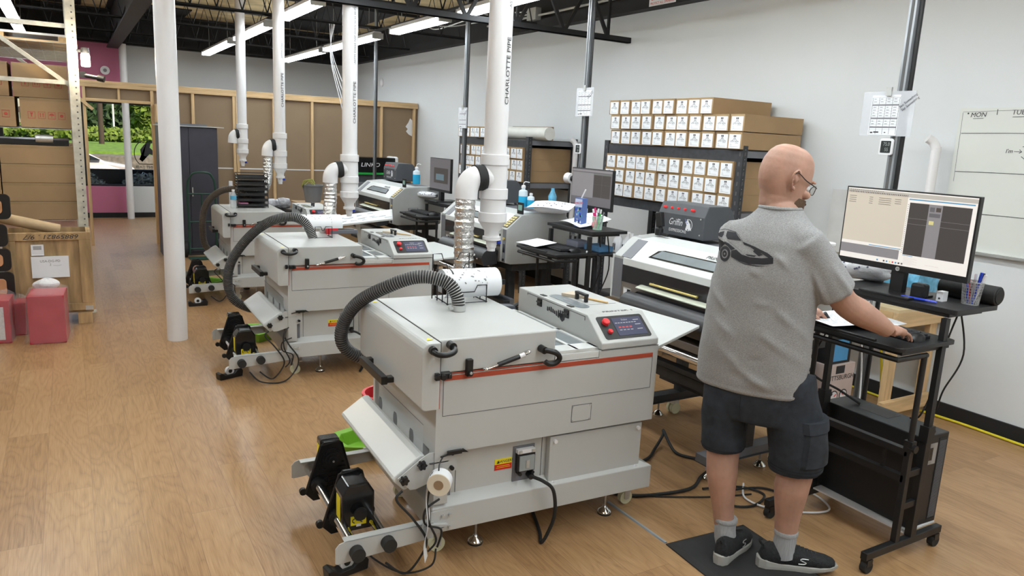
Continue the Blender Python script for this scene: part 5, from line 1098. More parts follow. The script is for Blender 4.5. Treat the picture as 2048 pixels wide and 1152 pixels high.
def gauges(b, w_, h_):
    for s_ in (-1, 1): b.lathe([(.042, 0), (.042, .001)], ink, (s_*.05, -.13, 0)); b.lathe([(.034, .001), (.034, .002)], white, (s_*.05, -.13, 0)); b.tube([(s_*.05, -.13, .003), (s_*.03, -.115, .003)], .003, redp, 4)
    b.prism([(-.07, -.19), (.07, -.19), (.04, -.15), (-.04, -.15)], 'z', 0, .001, mgrey); b.tube([(-.09, -.18, .002), (-.06, -.23, .002), (.0, -.245, .002), (.07, -.22, .002)], .005, yelc, 6); b.box(-.06, .03, .03, .085, .0, .001, ink)
label_box(4.28, 4.56, 2.98, 3.22, 0, .37, mat('tool_box_pink', (.60, .50, .47), .6), 'tool_carton', 'picture printed tool carton marked PITTSBURGH under the bench', 'PITTSBURGH', .048, gauges)
def fine(b, w_, h_):
    for r_ in range(9):
        for c_ in range(3): b.box(-w_*.42+c_*w_*.3, -w_*.18+c_*w_*.3, -.05-r_*.021, -.038-r_*.021, 0, .001, inkg)
    b.box(-.02, .04, .02, .05, 0, .001, ink)
label_box(3.98, 4.24, 3.06, 3.3, 0, .40, mat('white_carton', (.62, .61, .57), .6), 'ink_carton', 'white carton with dense printed text under the desk corner', None, .03, fine)
label_box(3.92, 4.22, 3.08, 3.32, .402, .66, MATS['white_carton'], 'blower_carton', 'white and blue carton stacked on the dense text carton', None, .03, lambda b, w_, h_: b.box(-w_*.5, -w_*.1, -h_*.6, h_*.2, 0, .001, mat('carton_sky', (.08, .32, .62), .4)))
tag(MB().box(4.30, 4.52, 3.0, 3.2, .372, .56, blk).box(4.33, 4.49, 2.998, 3.0, .39, .54, MATS['carton_sky']).build('small_display_box'), 'black box with blue panel standing on the PITTSBURGH carton', 'box')
# misc behind
label_box(3.9, 4.25, 4.55, 5.0, 0, .45, card, 'cardboard_box', 'plain cardboard box on the floor left of the near printer')
t = thing('shelf_cart', 'low dark cart carrying white ink bottles left of the near printer', 'cart', (3.84, 4.36, 0)); MB().box(0, .46, 0, .72, .83, .85, rackm).build('top', t)
for x in (0, .43):
    for y in (0, .69): MB().box(x, x+.03, y, y+.03, 0, .83, rackm).build('leg', t)
for k in range(4):
    bt = thing('ink_bottle', 'white ink bottle with black label on the cart, %s from the left' % ['first', 'second', 'third', 'fourth'][k], 'bottle', (3.93+.03*(k % 2), 4.86-k*.085, .851), 0, 'ink bottles on the cart')
    MB().lathe([(.036, 0), (.038, .01), (.038, .12), (.018, .155), (.018, .17)], white).build('body', bt); MB().lathe([(.021, .165), (.021, .19), (0, .19)], white).build('cap', bt); MB().box(-.040, -.036, -.022, .022, .03, .10, paper).box(-.041, -.040, -.015, -.004, .035, .09, ink).box(-.041, -.040, .004, .016, .035, .09, ink).build('bottle_label', bt)
t = thing('step_stool', 'low black stool behind the near dryer holding a grey jug', 'stool', (2.32, 3.86, 0)); MB().box(-.13, .13, -.13, .13, .60, .62, blkm).build('seat', t)
for x in (-.12, .1):
    for y in (-.12, .1): MB().box(x, x+.02, y, y+.02, 0, .60, blkm).build('leg', t)
t = thing('grey_jug', 'small grey jug with black spout seen behind the near dryer', 'jug', (2.30, 3.84, .621)); MB().box(-.06, .06, -.04, .04, 0, .085, mat('jug_grey', (.10, .11, .13), .4)).box(-.045, .03, -.041, -.04, .015, .06, inkg).build('body', t, bevel=.008); MB().prism([(-.06, .085), (.03, .085), (.01, .125), (-.06, .13)], 'y', -.035, .035, MATS['jug_grey']).tube([(.0, 0, .11), (.11, 0, .15)], .012, blk, 8).build('spout', t)
for x0, x1, y0, y1, z0, z1, lb in ((3.05, 3.55, 10.0, 10.5, 0, .5, 'brown cardboard box low between the foil duct and far printer'), (3.1, 3.5, 10.0, 10.4, .502, .88, 'brown cardboard box stacked behind the tilted white board'), (3.55, 3.95, 10.05, 10.5, 0, .62, 'cardboard box under the black plotter'), (2.44, 2.9, 9.3, 9.75, 0, .84, 'tall cardboard box under the grey bucket'), (2.6, 3.0, 6.9, 7.25, 0, .45, 'cardboard box on the floor beneath the tilted white board')):
    label_box(x0, x1, y0, y1, z0, z1, card if z0 == 0 else cardd, 'cardboard_box', lb)
t = thing('grey_bucket', 'grey plastic bucket with coiled hose behind the farthest dryer', 'bucket', (2.66, 9.52, .842)); MB().lathe([(.095, 0), (.125, .20), (.133, .205), (.133, .22), (.12, .22), (.09, .01), (0, .01)], bucketg, seg=28).build('body', t)
tag(MB().tube(crom([(2.60+.08*math.cos(k*.9), 9.5+.05*math.sin(k*.9), 1.08+.05*math.sin(k*1.7)) for k in range(14)], 5), .006, mat('hose_olive', (.30, .32, .06), .5), 6).build('coiled_hose'), 'olive coiled hose sitting in the grey bucket', 'hose')
t = thing('side_table', 'small black table behind the farthest dryer', 'table', (1.95, 8.9, 0)); MB().box(0, .36, 0, .3, .78, .80, blkm).build('top', t)
for x in (0, .33):
    for y in (0, .27): MB().box(x, x+.03, y, y+.03, 0, .78, blkm).build('leg', t)
for k, (x, y, r_) in enumerate(((2.03, 9.02, .065), (2.17, 9.05, .07))):
    b = MB(); b.lathe([(.02, -.08), (r_*.9, -.06), (r_, 0), (r_*.85, .07), (.02, .09)], mat('bag_grey', (.35, .35, .38), .2, var=.5, vs=12, bump=1., bs=30), (x, y, .80+r_), 'x', 18); tag(b.build('wrapped_roll'), ['grey plastic wrapped roll on the small black table, left one', 'grey plastic wrapped roll on the small black table, right one'][k], 'wrapped roll')
t = thing('plotter', 'black plotter with LINKO lettering by the stud partition', 'plotter', (3.62, 11.0, 0))
MB().box(0, .10, 0, .34, .62, 1.12, white).box(.72, .80, 0, .34, 1.0, 1.40, white).build('end_cover', t, bevel=.03, seg=3); MB().box(.06, .75, .0, .3, 1.15, 1.38, mat('gloss_black', (.01, .01, .011), .16)).build('cover', t, bevel=.01)
MB().box(.1, .75, -.02, .3, 1.12, 1.15, mat('green_strip', (.02, .35, .06), .4)).build('green_strip', t); MB().box(.1, .75, .0, .25, .85, 1.0, mgrey).box(.1, .75, .05, .3, 1.0, 1.12, dgrey).box(.14, .18, .05, .3, 0, .85, rackm).box(.66, .70, .05, .3, 0, .85, rackm).build('body', t); b = MB(); b.M = FY(.34, -.001, 1.265); b.text('LINKO', FZ(0, 0, 0), .085, white, .001, .15, 1.2); b.build('lettering', t)
for k, (z, m) in enumerate(((.93, blu), (.80, blu), (.98, redp), (.55, yelc))):
    nm = ['upper blue cable reel', 'lower blue cable reel', 'small red bundle', 'yellow bag'][k]; b = MB()
    if k < 2: b.lathe([(.05, -.02), (.05, -.014), (.025, -.014), (.025, .014), (.05, .014), (.05, .02)], m, (3.38, 6.98, z), 'y', 20)
    elif k == 2: b.ell((3.36, 6.98, z), (.05, .03, .025), m)
    else: b.prism([(3.28, .42), (3.50, .42), (3.48, .66), (3.40, .62), (3.30, .68)], 'y', 6.93, 7.0, m)
    tag(b.build(nm.split(' ', 1)[1].replace(' ', '_')), '%s hanging on the farthest desk frame' % nm, 'desk accessory')
t = thing('water_bottle', 'blue tinted water bottle left of the second monitor', 'bottle', (3.55, 5.32, 1.17)); MB().lathe([(.035, 0), (.037, .02), (.034, .08), (.037, .12), (.015, .17), (.014, .19)], waterb).build('body', t)
tag(MB().cyl((3.56, 5.42, 1.17), (3.56, 5.42, 1.195), .03, redp).build('red_jar'), 'red lid on the middle printer beside blue bottle', 'lid')
tag(MB().lathe([(.03, -.04), (.05, -.035), (.055, .04), (.035, .045), (.03, 0)], white, (4.3, 6.15, 1.40), 'y').ell((4.3, 6.1, 1.40), .03, blk).cyl((4.3, 6.15, .0), (4.3, 6.15, 1.36), .008, blkm).build('webcam'), 'white round nozzle on a stand left of the second monitor', 'camera')
tag(MB().box(3.46, 3.60, 4.50, 4.70, .93, .975, mat('cloth_blue', (.12, .30, .55), .8)).box(3.44, 3.58, 4.76, 4.92, .93, .98, mat('cloth_lilac', (.45, .48, .62), .8)).box(3.40, 3.62, 4.42, 4.95, .915, .93, blkm).build('cloth_stack', bevel=.01), 'blue folded cloths on the small shelf under the second desk top', 'cloths')
# ------------------------------------------------------------------ left: pallet rack, crate, red cabinets
t = thing('pallet_rack', 'tall beige perforated pallet rack on the left behind the crate', 'rack', (-1.02, 7.66, 0))
def up(x, y):
    b = MB(); b.box(x, x+.078, y, y+.07, .01, 3.3, rackbeige)
    for k in range(62):
        z = .08+k*.052; b.box(x+.045, x+.057, y-.0008, y, z, z+.012, seam); 
        b.box(x+.078, x+.0788, y+.02, y+.035, z, z+.02, seam)
    b.box(x-.02, x+.1, y-.02, y+.09, 0, .01, rackbeige); b.build('upright', t, bevel=.002)
for x in (0, 1.05):
    for y in (0, 2.6): up(x, y)
for y in (.02, 2.62):
    for z in (.4, 2.03, 2.50): b = MB(); b.box(.078, 1.05, y, y+.03, z, z+.035, rackbeige); b.build('strut', t)
    for z0, z1 in ((2.03, 2.75),): b = MB(); b.tube([(.078, y+.02, z1), (1.05, y+.02, z0)], .022, rackbeige, 4); b.build('diagonal_brace', t)
for z in (.80, 1.60, 2.33):
    for x in (.0, 1.085): b = MB(); b.box(x, x+.04, .07, 2.6, z, z+.06 if z < 2 else z+.04, rackbeige); b.build('load_beam', t, bevel=.003)
    b = MB()
    for k in range(22): b.tube([(.04, .08+k*.12, z+.045), (1.08, .08+k*.12, z+.045)], .003, sil, 4)
    for k in range(11): b.tube([(.05+k*.1, .07, z+.047), (.05+k*.1, 2.6, z+.047)], .003, sil, 4)
    b.build('wire_deck', t)
b = MB()
for k in range(3): b.box(-.95, .04, 7.76+k*.31, 8.02+k*.31, 2.375, 2.393, lumberh)
for x in (-.9, -.45, .0): b.box(x-.03, x+.03, 7.76, 10.15, 2.393, 2.43, lumbery)
tag(b.build('wood_pallet'), 'pale wooden pallet lying on the top level of the pallet rack', 'pallet')
tag(MB().box(-.93, .03, 8.72, 10.15, 2.375, 2.392, plw).box(-.93, .03, 7.78, 8.72, 2.432, 2.45, plw).build('plastic_sheet'), 'white plastic sheet on top of the wooden pallet', 'sheet')  # white sheet put in so the lit underside of the deck looks bright
def symbol_box(x0, x1, z0, z1, y, label, D=.5, m=card, sym=True):
    b = MB(); b.box(x0, x1, y, y+D, z0, z1, m); b.box(x0, x1, y-.0006, y, z1-.025, z1, tape)
    if sym:
        rm = mat('symbol_red', (.42, .07, .05), .7); s_ = .06
        for k in range(4):
            cx = x0+(x1-x0)*(.22+.2*k); cz = z0+(z1-z0)*.42
            for a, b_, c_, d in ((-.5, .5, -.5, -.44), (-.5, .5, .44, .5), (-.5, -.44, -.5, .5), (.44, .5, -.5, .5)): b.box(cx+a*s_*.9, cx+b_*s_*.9, y-.001, y, cz+c_*s_, cz+d*s_, rm)
            if k == 0: b.prism([(cx-.012, cz+.02), (cx+.012, cz+.02), (cx+.004, cz), (cx+.004, cz-.015), (cx-.004, cz-.015), (cx-.004, cz)], 'y', y-.001, y, rm)
            elif k == 1: 
                for q in (-.01, .01): b.prism([(cx+q-.003, cz-.015), (cx+q+.003, cz-.015), (cx+q+.003, cz+.008), (cx+q+.008, cz+.008), (cx+q, cz+.02), (cx+q-.008, cz+.008), (cx+q-.003, cz+.008)], 'y', y-.001, y, rm)
            elif k == 2: b.prism([(cx+.02*math.cos(a*PI/8), cz+.018*math.sin(a*PI/8)) for a in range(9)], 'y', y-.001, y, rm); b.box(cx-.002, cx+.002, y-.001, y, cz-.02, cz, rm)
            else: b.prism([(cx+.014*math.cos(a*PI/4), cz+.014*math.sin(a*PI/4)) for a in range(8)], 'y', y-.001, y, rm)
    return tag(b.build('shipping_box', bevel=.003), label, 'box', 'boxes on the pallet rack')
symbol_box(-.345, .025, 1.655, 1.905, 7.75, 'cardboard box with red handling symbols, lower one next to the beige upright')
symbol_box(-.385, .02, 1.908, 2.19, 7.77, 'cardboard box with red handling symbols, upper one next to the beige upright')
symbol_box(-.76, -.38, 1.655, 1.905, 7.75, 'cardboard box with red handling symbols, lower one at the left frame edge'); symbol_box(-.82, -.415, 1.908, 2.19, 7.77, 'cardboard box with red handling symbols, upper one at the left frame edge')
for k in range(4):
    symbol_box(-.515, .03, .855+k*.162, 1.014+k*.162, 7.75, 'long plain flat carton, %s of the four beside the upright' % ['bottom', 'second lowest', 'second highest', 'top'][k], 1.2, sym=False)
    symbol_box(-.9, -.525, .855+k*.162, 1.014+k*.162, 7.75, 'plain flat carton at the left frame edge, %s of four' % ['bottom', 'second lowest', 'second highest', 'top'][k], 1.2, sym=False)
tag(MB().box(-.9, .0, 7.8, 8.5, 1.505, 1.55, blk).cyl((-.25, 7.80, 1.56), (-.12, 7.80, 1.56), .035, sil).build('black_wrapped_panel'), 'black wrapped panel lying over the long flat cartons', 'panel')
t = thing('work_light', 'glowing bulb lamp hooked on the beige upright', 'lamp', (.165, 7.66, 2.25)); MB().lathe([(.012, -.06), (.034, -.055), (.036, .0), (.034, .045), (.02, .05)], bulbm, seg=16).build('bulb', t); MB().lathe([(.025, .05), (.036, .055), (.03, .10), (0, .105)], blk, seg=16).box(-.06, -.02, -.01, .01, .06, .08, blk).build('socket', t)
ld = bpy.data.lights.new('bulb_lamp', 'POINT'); ld.energy = 26; ld.color = (1, .86, .62); ld.shadow_soft_size = .04; lo = bpy.data.objects.new('bulb_lamp', ld); C.objects.link(lo); lo.parent = t; lo.location = (.0, -.06, .02)
tag(MB().box(.115, .16, 7.66, 7.70, 2.10, 2.15, blk).cyl((.14, 7.68, 2.12), (.29, 7.63, 2.10), .018, blk).cyl((.25, 7.645, 2.105), (.30, 7.63, 2.095), .028, blk).build('security_camera'), 'small black camera clamped below the glowing bulb', 'camera')
# crate
crate = thing('wooden_crate', 'open wooden crate with upside down marker numbers and white paper label', 'crate', (0, 7.27, 0))
for nm, (a, b_, c_, d, e, f) in {'front_panel': (-.50, .09, 0, .012, .12, .80), 'side_panel': (.078, .09, .0, .36, .12, .80), 'back_panel': (-.5, .09, .35, .362, .12, .80), 'left_panel': (-.5, -.488, .0, .36, .12, .80)}.items():
    MB().box(a, b_, c_, d, e, f, ply).build('side_panel', crate)
for (a, b_, e, f) in ((-.52, .11, .735, .80), (-.52, .11, .12, .185), (-.52, -.43, .185, .735), (.02, .11, .185, .735)): MB().box(a, b_, -.022, 0, e, f, ply).build('batten', crate, bevel=.003)
for (c_, d, e, f) in ((0, .36, .735, .80), (0, .36, .12, .18), (0, .06, .18, .735), (.30, .36, .18, .735)): MB().box(.09, .112, c_, d, e, f, ply).build('batten', crate, bevel=.003)
for x in (-.5, -.02): MB().box(x, x+.11, -.02, .37, 0, .10, ply).build('block', crate, bevel=.003)
MB().box(-.5, .1, 0, .36, .10, .12, ply).build('floor_board', crate)
MB().box(.04, .10, -.024, -.022, .12, .16, sil).build('corner_strap', crate)
b = MB(); b.M = FY(-.2, -.0225, .767); b.text('68859821 . 9/7', FZ(.03, 0, 0, PI), .052, ink, .0005, .25, 1.25); b.build('marker_writing', crate)
b = MB(); b.box(-.33, -.06, -.0235, -.001, .42, .60, paper); b.M = FY(-.195, -.0238, .56); b.text('USA-DG-PD', FZ(0, 0, 0), .028, inkg, .0004); b.text('2', FZ(0, -.03, 0), .026, inkg, .0004); b.tube(crom([(.02, -.036, 0), (.05, -.04, 0), (.08, -.034, 0)], 4), .0012, inkg, 4); b.build('paper_label', crate)
b = MB(); b.box(-.325, -.235, -.0235, -.001, .61, .70, paper); 
for k in range(4): b.box(-.31, -.25, -.0238, -.0235, .685-k*.008, .689-k*.008, ink)
for k in range(3): b.box(-.32, -.24, -.0238, -.0235, .655-k*.013, .656-k*.013, inkg)
b.build('small_label', crate)
tag(MB().cyl((-.57, 7.36, .93), (-.12, 7.46, .80), .045, mat('kraft_tube', (.50, .36, .21), .7), seg=24).build('kraft_tube'), 'kraft cardboard tube lying across the top of the crate', 'tube')
# red cabinets wrapped in plastic
def redcab(x0, x1, y0, y1, h_, rz, label, grid=False):
    cx, cy = (x0+x1)/2, (y0+y1)/2; t = thing('red_cabinet', label, 'cabinet', (cx, cy, 0), rz, 'plastic wrapped red cabinets'); w_, d = (x1-x0)/2, (y1-y0)/2
    MB().box(-w_, w_, -d, d, .0, h_, shrinkred).build('body', t, bevel=.006)
    if grid: b = MB(); b.box(-w_-.002, w_-.04, -d-.003, -d, .03, h_-.05, mat('filter_white', (.60, .60, .62), .6, bump=1., bs=60)); b.build('filter_panel', t)
    b = MB(); rd = random.Random(int(h_*1000)); N_ = 26
    ring = lambda e, z, j: [(math.copysign(w_+e, math.cos(a))*min(1, abs(math.cos(a))*1.35)+rd.uniform(-j, j), math.copysign(d+e, math.sin(a))*min(1, abs(math.sin(a))*1.35)+rd.uniform(-j, j), z+rd.uniform(-j, j)) for a in [2*PI*k/N_ for k in range(N_)]]
    b.loft([ring(.035, .012, .018), ring(.02, .10, .006), ring(.012, h_*.5, .004), ring(.014, h_-.04, .005), ring(.006, h_+.012, .006), [(x*.6, y*.6, h_+.03+rd.uniform(0, .03)) for x, y, z in ring(0, 0, .01)], [(x*.15, y*.15, h_+.05) for x, y, z in ring(0, 0, .01)]], pl, caps=False); b.build('plastic_wrap', t)
redcab(-.345, -.095, 6.66, 6.98, .385, rad(-4), 'largest red cabinet in clear plastic in front of the crate')
redcab(-.505, -.375, 7.0, 7.2, .27, rad(-3), 'smaller red cabinet in clear plastic between the other two')
redcab(-.66, -.465, 6.78, 7.05, .34, rad(-4), 'red cabinet with white mesh side at the left frame edge', True)
b = MB(); rd = random.Random(9); b.grid(lambda u, v_: (-.23+.09*math.cos(2*PI*u)*math.sin(PI*v_)**.6*(1+.12*math.sin(9*u*PI)), 7.10+.05*math.sin(2*PI*u)*math.sin(PI*v_), .34+.105*v_*(1+.05*math.sin(22*u))), 40, 16, plw); tag(b.build('wrapped_bundle'), 'white plastic wrapped bundle between red cabinet and crate', 'bundle')
# black and wood letters leaning at the far left
wl = mat('letter_wood', (.55, .27, .13), .5, var=.2, vs=4)
for k, (z, h_, w_) in enumerate(((1.03, .18, .20), (.80, .16, .13), (.60, .16, .15), (.38, .22, .17), (.14, .24, .15))):
    t = thing('sign_letter', 'black edged wooden sign letter at the left frame edge, %s of five' % ['top', 'second', 'third', 'fourth', 'bottom'][k], 'sign letter', (-.56, 7.14, z), 0, 'stack of black edged letters')
    MB().prism(rrect(w_+.05, h_+.02, .04, 5), 'y', -.01, .03, blk).build('backing', t); MB().prism(rrect(w_*.9, h_*.62, .03, 5, -.02), 'y', -.018, -.01, wl).build('face', t, bevel=.003)
# cabinet + hand truck
t = thing('steel_cabinet', 'dark slate two door steel cabinet behind the white column', 'cabinet', (1.36, 10.95, 0)); MB().box(-.36, .36, -.2, .2, .0, 1.71, cabm).build('body', t, bevel=.004)
for x0, x1 in ((-.355, -.002), (.002, .355)): MB().box(x0, x1, -.216, -.2, .05, 1.70, cabm).build('door', t, bevel=.003)
MB().box(.02, .035, -.226, -.216, .80, .92, sil).build('handle', t)
tag(MB().box(.98, 1.80, 10.70, 11.2, 1.712, 1.722, sil).box(1.0, 1.6, 10.8, 11.1, 1.722, 1.75, mgrey).build('metal_sheet'), 'grey metal sheets lying on top of the slate cabinet', 'metal sheet')
t = thing('hand_truck', 'dark green hand truck standing before the slate cabinet', 'hand truck', (1.47, 10.50, 0)); b = MB()
b.tube(crom([(-.17, .04, .05), (-.17, .04, .5), (-.17, .04, .95), (-.13, .02, 1.08), (-.07, .0, 1.13), (.07, .0, 1.13), (.13, .02, 1.08), (.17, .04, .95), (.17, .04, .5), (.17, .04, .05)], 4), .014, grn_m, 8)
for z in (.85, .48, .12): b.tube([(-.17, .04, z), (.17, .04, z)], .011, grn_m, 8)
b.tube([(0, .04, .12), (0, .04, .85)], .011, grn_m, 8); b.build('frame', t); MB().box(-.19, .19, -.20, .03, .005, .015, grn_m).build('toe_plate', t)
for x in (-.22, .22): MB().cyl((x-.03, .12, .115), (x+.03, .12, .115), .115, blkr, seg=22).cyl((x-.035, .12, .115), (x+.035, .12, .115), .05, sil, seg=14).build('wheel', t)
tag(MB().box(2.0, 2.05, 11.6, 11.64, 0, .95, white).box(1.98, 2.15, 11.58, 11.62, .5, .56, white).build('leaning_rail'), 'thin white frame leaning beside the slate cabinet', 'frame')
# ------------------------------------------------------------------ mat, cords, floor strip
b = MB(); b.M = Matrix.Translation((2.205, 2.225, 0)) @ Matrix.Rotation(rad(-4), 4, 'Z'); b.loft([[(-.0, .0, 0), (.46, .0, 0), (.46, -.95, 0), (0, -.95, 0)], [(.0, .0, .006), (.46, .0, .006), (.46, -.95, .006), (0, -.95, .006)], [(.03, -.03, .018), (.43, -.03, .018), (.43, -.92, .018), (.03, -.92, .018)]], blkr, smooth=False)
tag(b.build('standing_mat', bevel=.002), 'black anti-fatigue mat under the man\'s shoes', 'mat')
tag(MB().prism([(-.008, 0), (.008, 0), (.005, .006), (-.005, .006)], 'y', 2.235, 2.66, mat('strip_grey', (.30, .34, .38), .4)).build('cable_strip', loc=(2.215, 0, 0)), 'thin grey cable strip on the floor between dryer and mat', 'cable strip')
cable('power_cable', [(2.28, 2.95, .01), (2.50, 2.93, .01), (2.72, 2.96, .01), (2.86, 3.05, .012), (2.98, 3.12, .05), (3.0, 3.14, .07), (2.97, 3.05, .03), (2.94, 2.95, .01), (2.98, 2.86, .01), (3.05, 2.78, .01)], .009, blkr, 'black power cable looping up on the floor right of the near dryer')
cable('power_cable', [(2.2, 2.82, .01), (2.34, 2.66, .01), (2.5, 2.60, .01), (2.7, 2.58, .01), (2.85, 2.66, .01), (3.0, 2.72, .01), (3.15, 2.8, .01)], .009, blkr, 'black power cable running behind the man\'s left leg', )
cable('thin_cable', [(2.27, 2.9, .3), (2.32, 2.75, .15), (2.33, 2.70, .02), (2.36, 2.66, .006), (2.7, 2.48, .006), (2.95, 2.40, .006)], .004, blkr, 'thin black cable on the floor by the near dryer castor')
cable('thin_cable', [(2.75, 2.55, .01), (2.95, 2.48, .01), (3.0, 2.36, .01), (2.85, 2.30, .01), (2.75, 2.36, .01), (2.85, 2.45, .02), (3.05, 2.42, .01), (3.1, 2.3, .01)], .006, blkr, 'black cable coiled on the floor between the man\'s legs')
cable('white_cable', [(3.0, 2.5, .01), (2.88, 2.38, .01), (2.90, 2.25, .01), (3.0, 2.16, .01), (3.12, 2.10, .01), (3.20, 2.12, .01), (3.25, 2.25, .01), (3.2, 2.4, .01)], .005, white, 'white cable looping on the floor under the near desk')
cable('extension_cable', [(5.11, 4.2, .012), (5.10, 3.4, .012), (5.08, 2.9, .012), (5.10, 2.5, .012), (5.09, 2.1, .012), (5.10, 1.2, .012)], .009, yelc, 'yellow extension cord along the wall baseboard')
cable('extension_cable', [(4.70, 2.95, .72), (4.74, 2.94, .55), (4.82, 2.95, .32), (4.95, 3.0, .10), (5.06, 3.0, .012), (5.095, 2.9, .03)], .009, yelc, 'yellow cord hanging down behind the pine bench leg')
cable('hanging_cable', [(3.33, 1.72, 1.12), (3.30, 1.74, .95), (3.34, 1.78, .75), (3.30, 1.80, .60), (3.33, 1.86, .56)], .004, blkr, 'black cord hanging under the near monitor shelf', group='cords hanging at the near desk')
cable('hanging_cable', [(3.40, 1.76, 1.12), (3.42, 1.72, .9), (3.38, 1.76, .72), (3.42, 1.8, .6), (3.40, 1.83, .56)], .004, blkr, 'black cord hanging outside the near desk post', group='cords hanging at the near desk')
cable('hanging_cable', [(3.05, 2.30, .95), (3.12, 2.28, .7), (3.25, 2.18, .60), (3.30, 2.10, .552)], .006, blkr, 'thick black cord dropping onto the computer tower', group='cords hanging at the near desk')
cable('hanging_cable', [(3.0, 2.12, .96), (3.05, 2.22, .8), (2.98, 2.3, .62), (3.1, 2.35, .5), (3.2, 2.4, .3)], .004, blkr, 'black cord hanging below the keyboard shelf of near desk', group='cords hanging at the near desk')
cable('grey_cable', [(3.82, 2.46, 1.0), (3.76, 2.44, .8), (3.78, 2.42, .5), (3.7, 2.35, .2), (3.6, 2.3, .01)], .005, white, 'pale cable plugged into the box on the strut pole behind the near desk')
for k, (x, y) in enumerate(((3.45, 4.5), (3.50, 4.46))): cable('hanging_cable', [(x, y, 1.08), (x+.05, y+.02, .8), (x-.03, y+.05, .5), (x+.04, y+.02, .2), (x, y, .02)], .005, blkr, 'black cord hanging under the second desk, %s one' % ['left', 'right'][k], group='cords under the second desk')
for k, x in enumerate((0, .03, .07, .12)): cable('ceiling_wire', [(2.78-x*.5, 9.0, 2.98), (2.70+x*.3, 8.9, 2.6), (2.78+x, 8.7, 2.0), (2.83+x*.7, 8.55, 1.5), (2.85+x*.5, 8.5, 1.1)], .004, white, 'white wires hanging together from the second light row', group='white wires hanging from the ceiling')
t = thing('power_strip', 'black power strip on the floor left of the man\'s calf', 'power strip', (3.08, 2.72, 0), rad(15)); MB().box(-.12, .12, -.03, .03, 0, .035, blkr).build('body', t, bevel=.006); MB().box(-.17, -.11, -.02, .02, .02, .05, mat('plug_clear', (.6, .6, .6), .2)).build('plug', t)
t = thing('film_roll', 'pinkish printed film roll on the farthest take-up unit', 'film roll', MW(2, (-.257, .46, .27))); t.rotation_euler = (0, 0, rad(M_AT[2][1])); MB().lathe([(.045, -.12), (.045, .12)], mat('film_pink', (.55, .32, .28), .3, var=.4, vs=14), ax='y').build('film', t)
cable('power_cable', [MW(1, q) for q in ((-.27, -.02, .10), (-.2, -.06, .03), (-.05, -.05, .01), (.04, -.03, .08), (.06, -.03, .17), (.0, -.03, .27), (-.03, -.03, .33))], .005, blkr, 'black cable looping under the middle take-up arm')
cable('sensor_wire', [MW(0, q) for q in ((-.27, .25, .10), (-.24, .22, .06), (-.2, .12, .03), (-.12, .0, .02), (-.02, -.04, .05), (.0, -.04, .12))], .004, blkr, 'thin black wire under the near take-up rails')
# printer 1 wordless riser for cabinet items
# ------------------------------------------------------------------ the standing man
def remeshed(mb, voxel, it=6, fac=.5):
    o = mb.build('tmp'); m1 = o.modifiers.new('r', 'REMESH'); m1.mode = 'VOXEL'; m1.voxel_size = voxel; m1.use_smooth_shade = True
    m2 = o.modifiers.new('s', 'SMOOTH'); m2.iterations = it; m2.factor = fac
    bpy.context.view_layer.update(); dg = bpy.context.evaluated_depsgraph_get(); me = bpy.data.meshes.new_from_object(o.evaluated_get(dg))
    old = o.data; bpy.data.objects.remove(o); bpy.data.meshes.remove(old); return me
def obj_me(name, me, m, parent, fn=None):
    me.materials.clear(); me.materials.append(m)
    if fn:
        for v, n in [(v, v.normal.copy()) for v in me.vertices]: v.co = fn(v.co, n)
    for p in me.polygons: p.use_smooth = True
    me.update(); me.name = name; o = bpy.data.objects.new(name, me); C.objects.link(o); o.parent = parent; return o
man = thing('person', 'person in grey t-shirt and dark shorts standing at the near desk, hand on mouse', 'person', (0, 0, 0))
MT = .018   # mat thickness under the shoes
fd = V(.92, .39, 0).normalized(); rt = V(fd.y, -fd.x, 0)
def ringp(c, a, b, z=None, n=28, e=2.4, tilt=0., fb=None):
    out = []
    for k in range(n):
        t_ = 2*PI*k/n; cx, sy = math.cos(t_), math.sin(t_); x = math.copysign(abs(cx)**(2/e), cx)*a; y = math.copysign(abs(sy)**(2/e), sy)*(b if (sy > 0 or fb is None) else fb)
        p = V(*c)+rt*x+fd*y; p.z += tilt*y; out.append(p)
    return out
sR, eR, wR = V(2.440, 1.858, 1.398), V(2.588, 1.778, 1.192), V(2.80, 1.705, 1.070)
sL, eL, wL = V(2.345, 2.13, 1.395), V(2.54, 2.26, 1.18), V(2.795, 2.125, 1.062)
hR, kR, aR = V(2.475, 1.915, .86), V(2.545, 1.862, .49), V(2.525, 1.853, .12)
hL, kL, aL = V(2.375, 2.10, .86), V(2.365, 2.10, .50), V(2.368, 2.045, .12)
hc = V(2.468, 2.028, 1.652); neck0 = V(2.425, 2.0, 1.43)
az = rad(108); hf = V(math.sin(az), math.cos(az), 0); hr_ = V(hf.y, -hf.x, 0); pit = rad(16); hf2 = (hf*math.cos(pit)-V(0, 0, 1)*math.sin(pit)); hu = hr_.cross(hf2).normalized()
if hu.z < 0: hu = -hu
def HP(x, y, z, s=1.10): return hc+(hr_*x+hf2*y+hu*z)*s
B = MB()
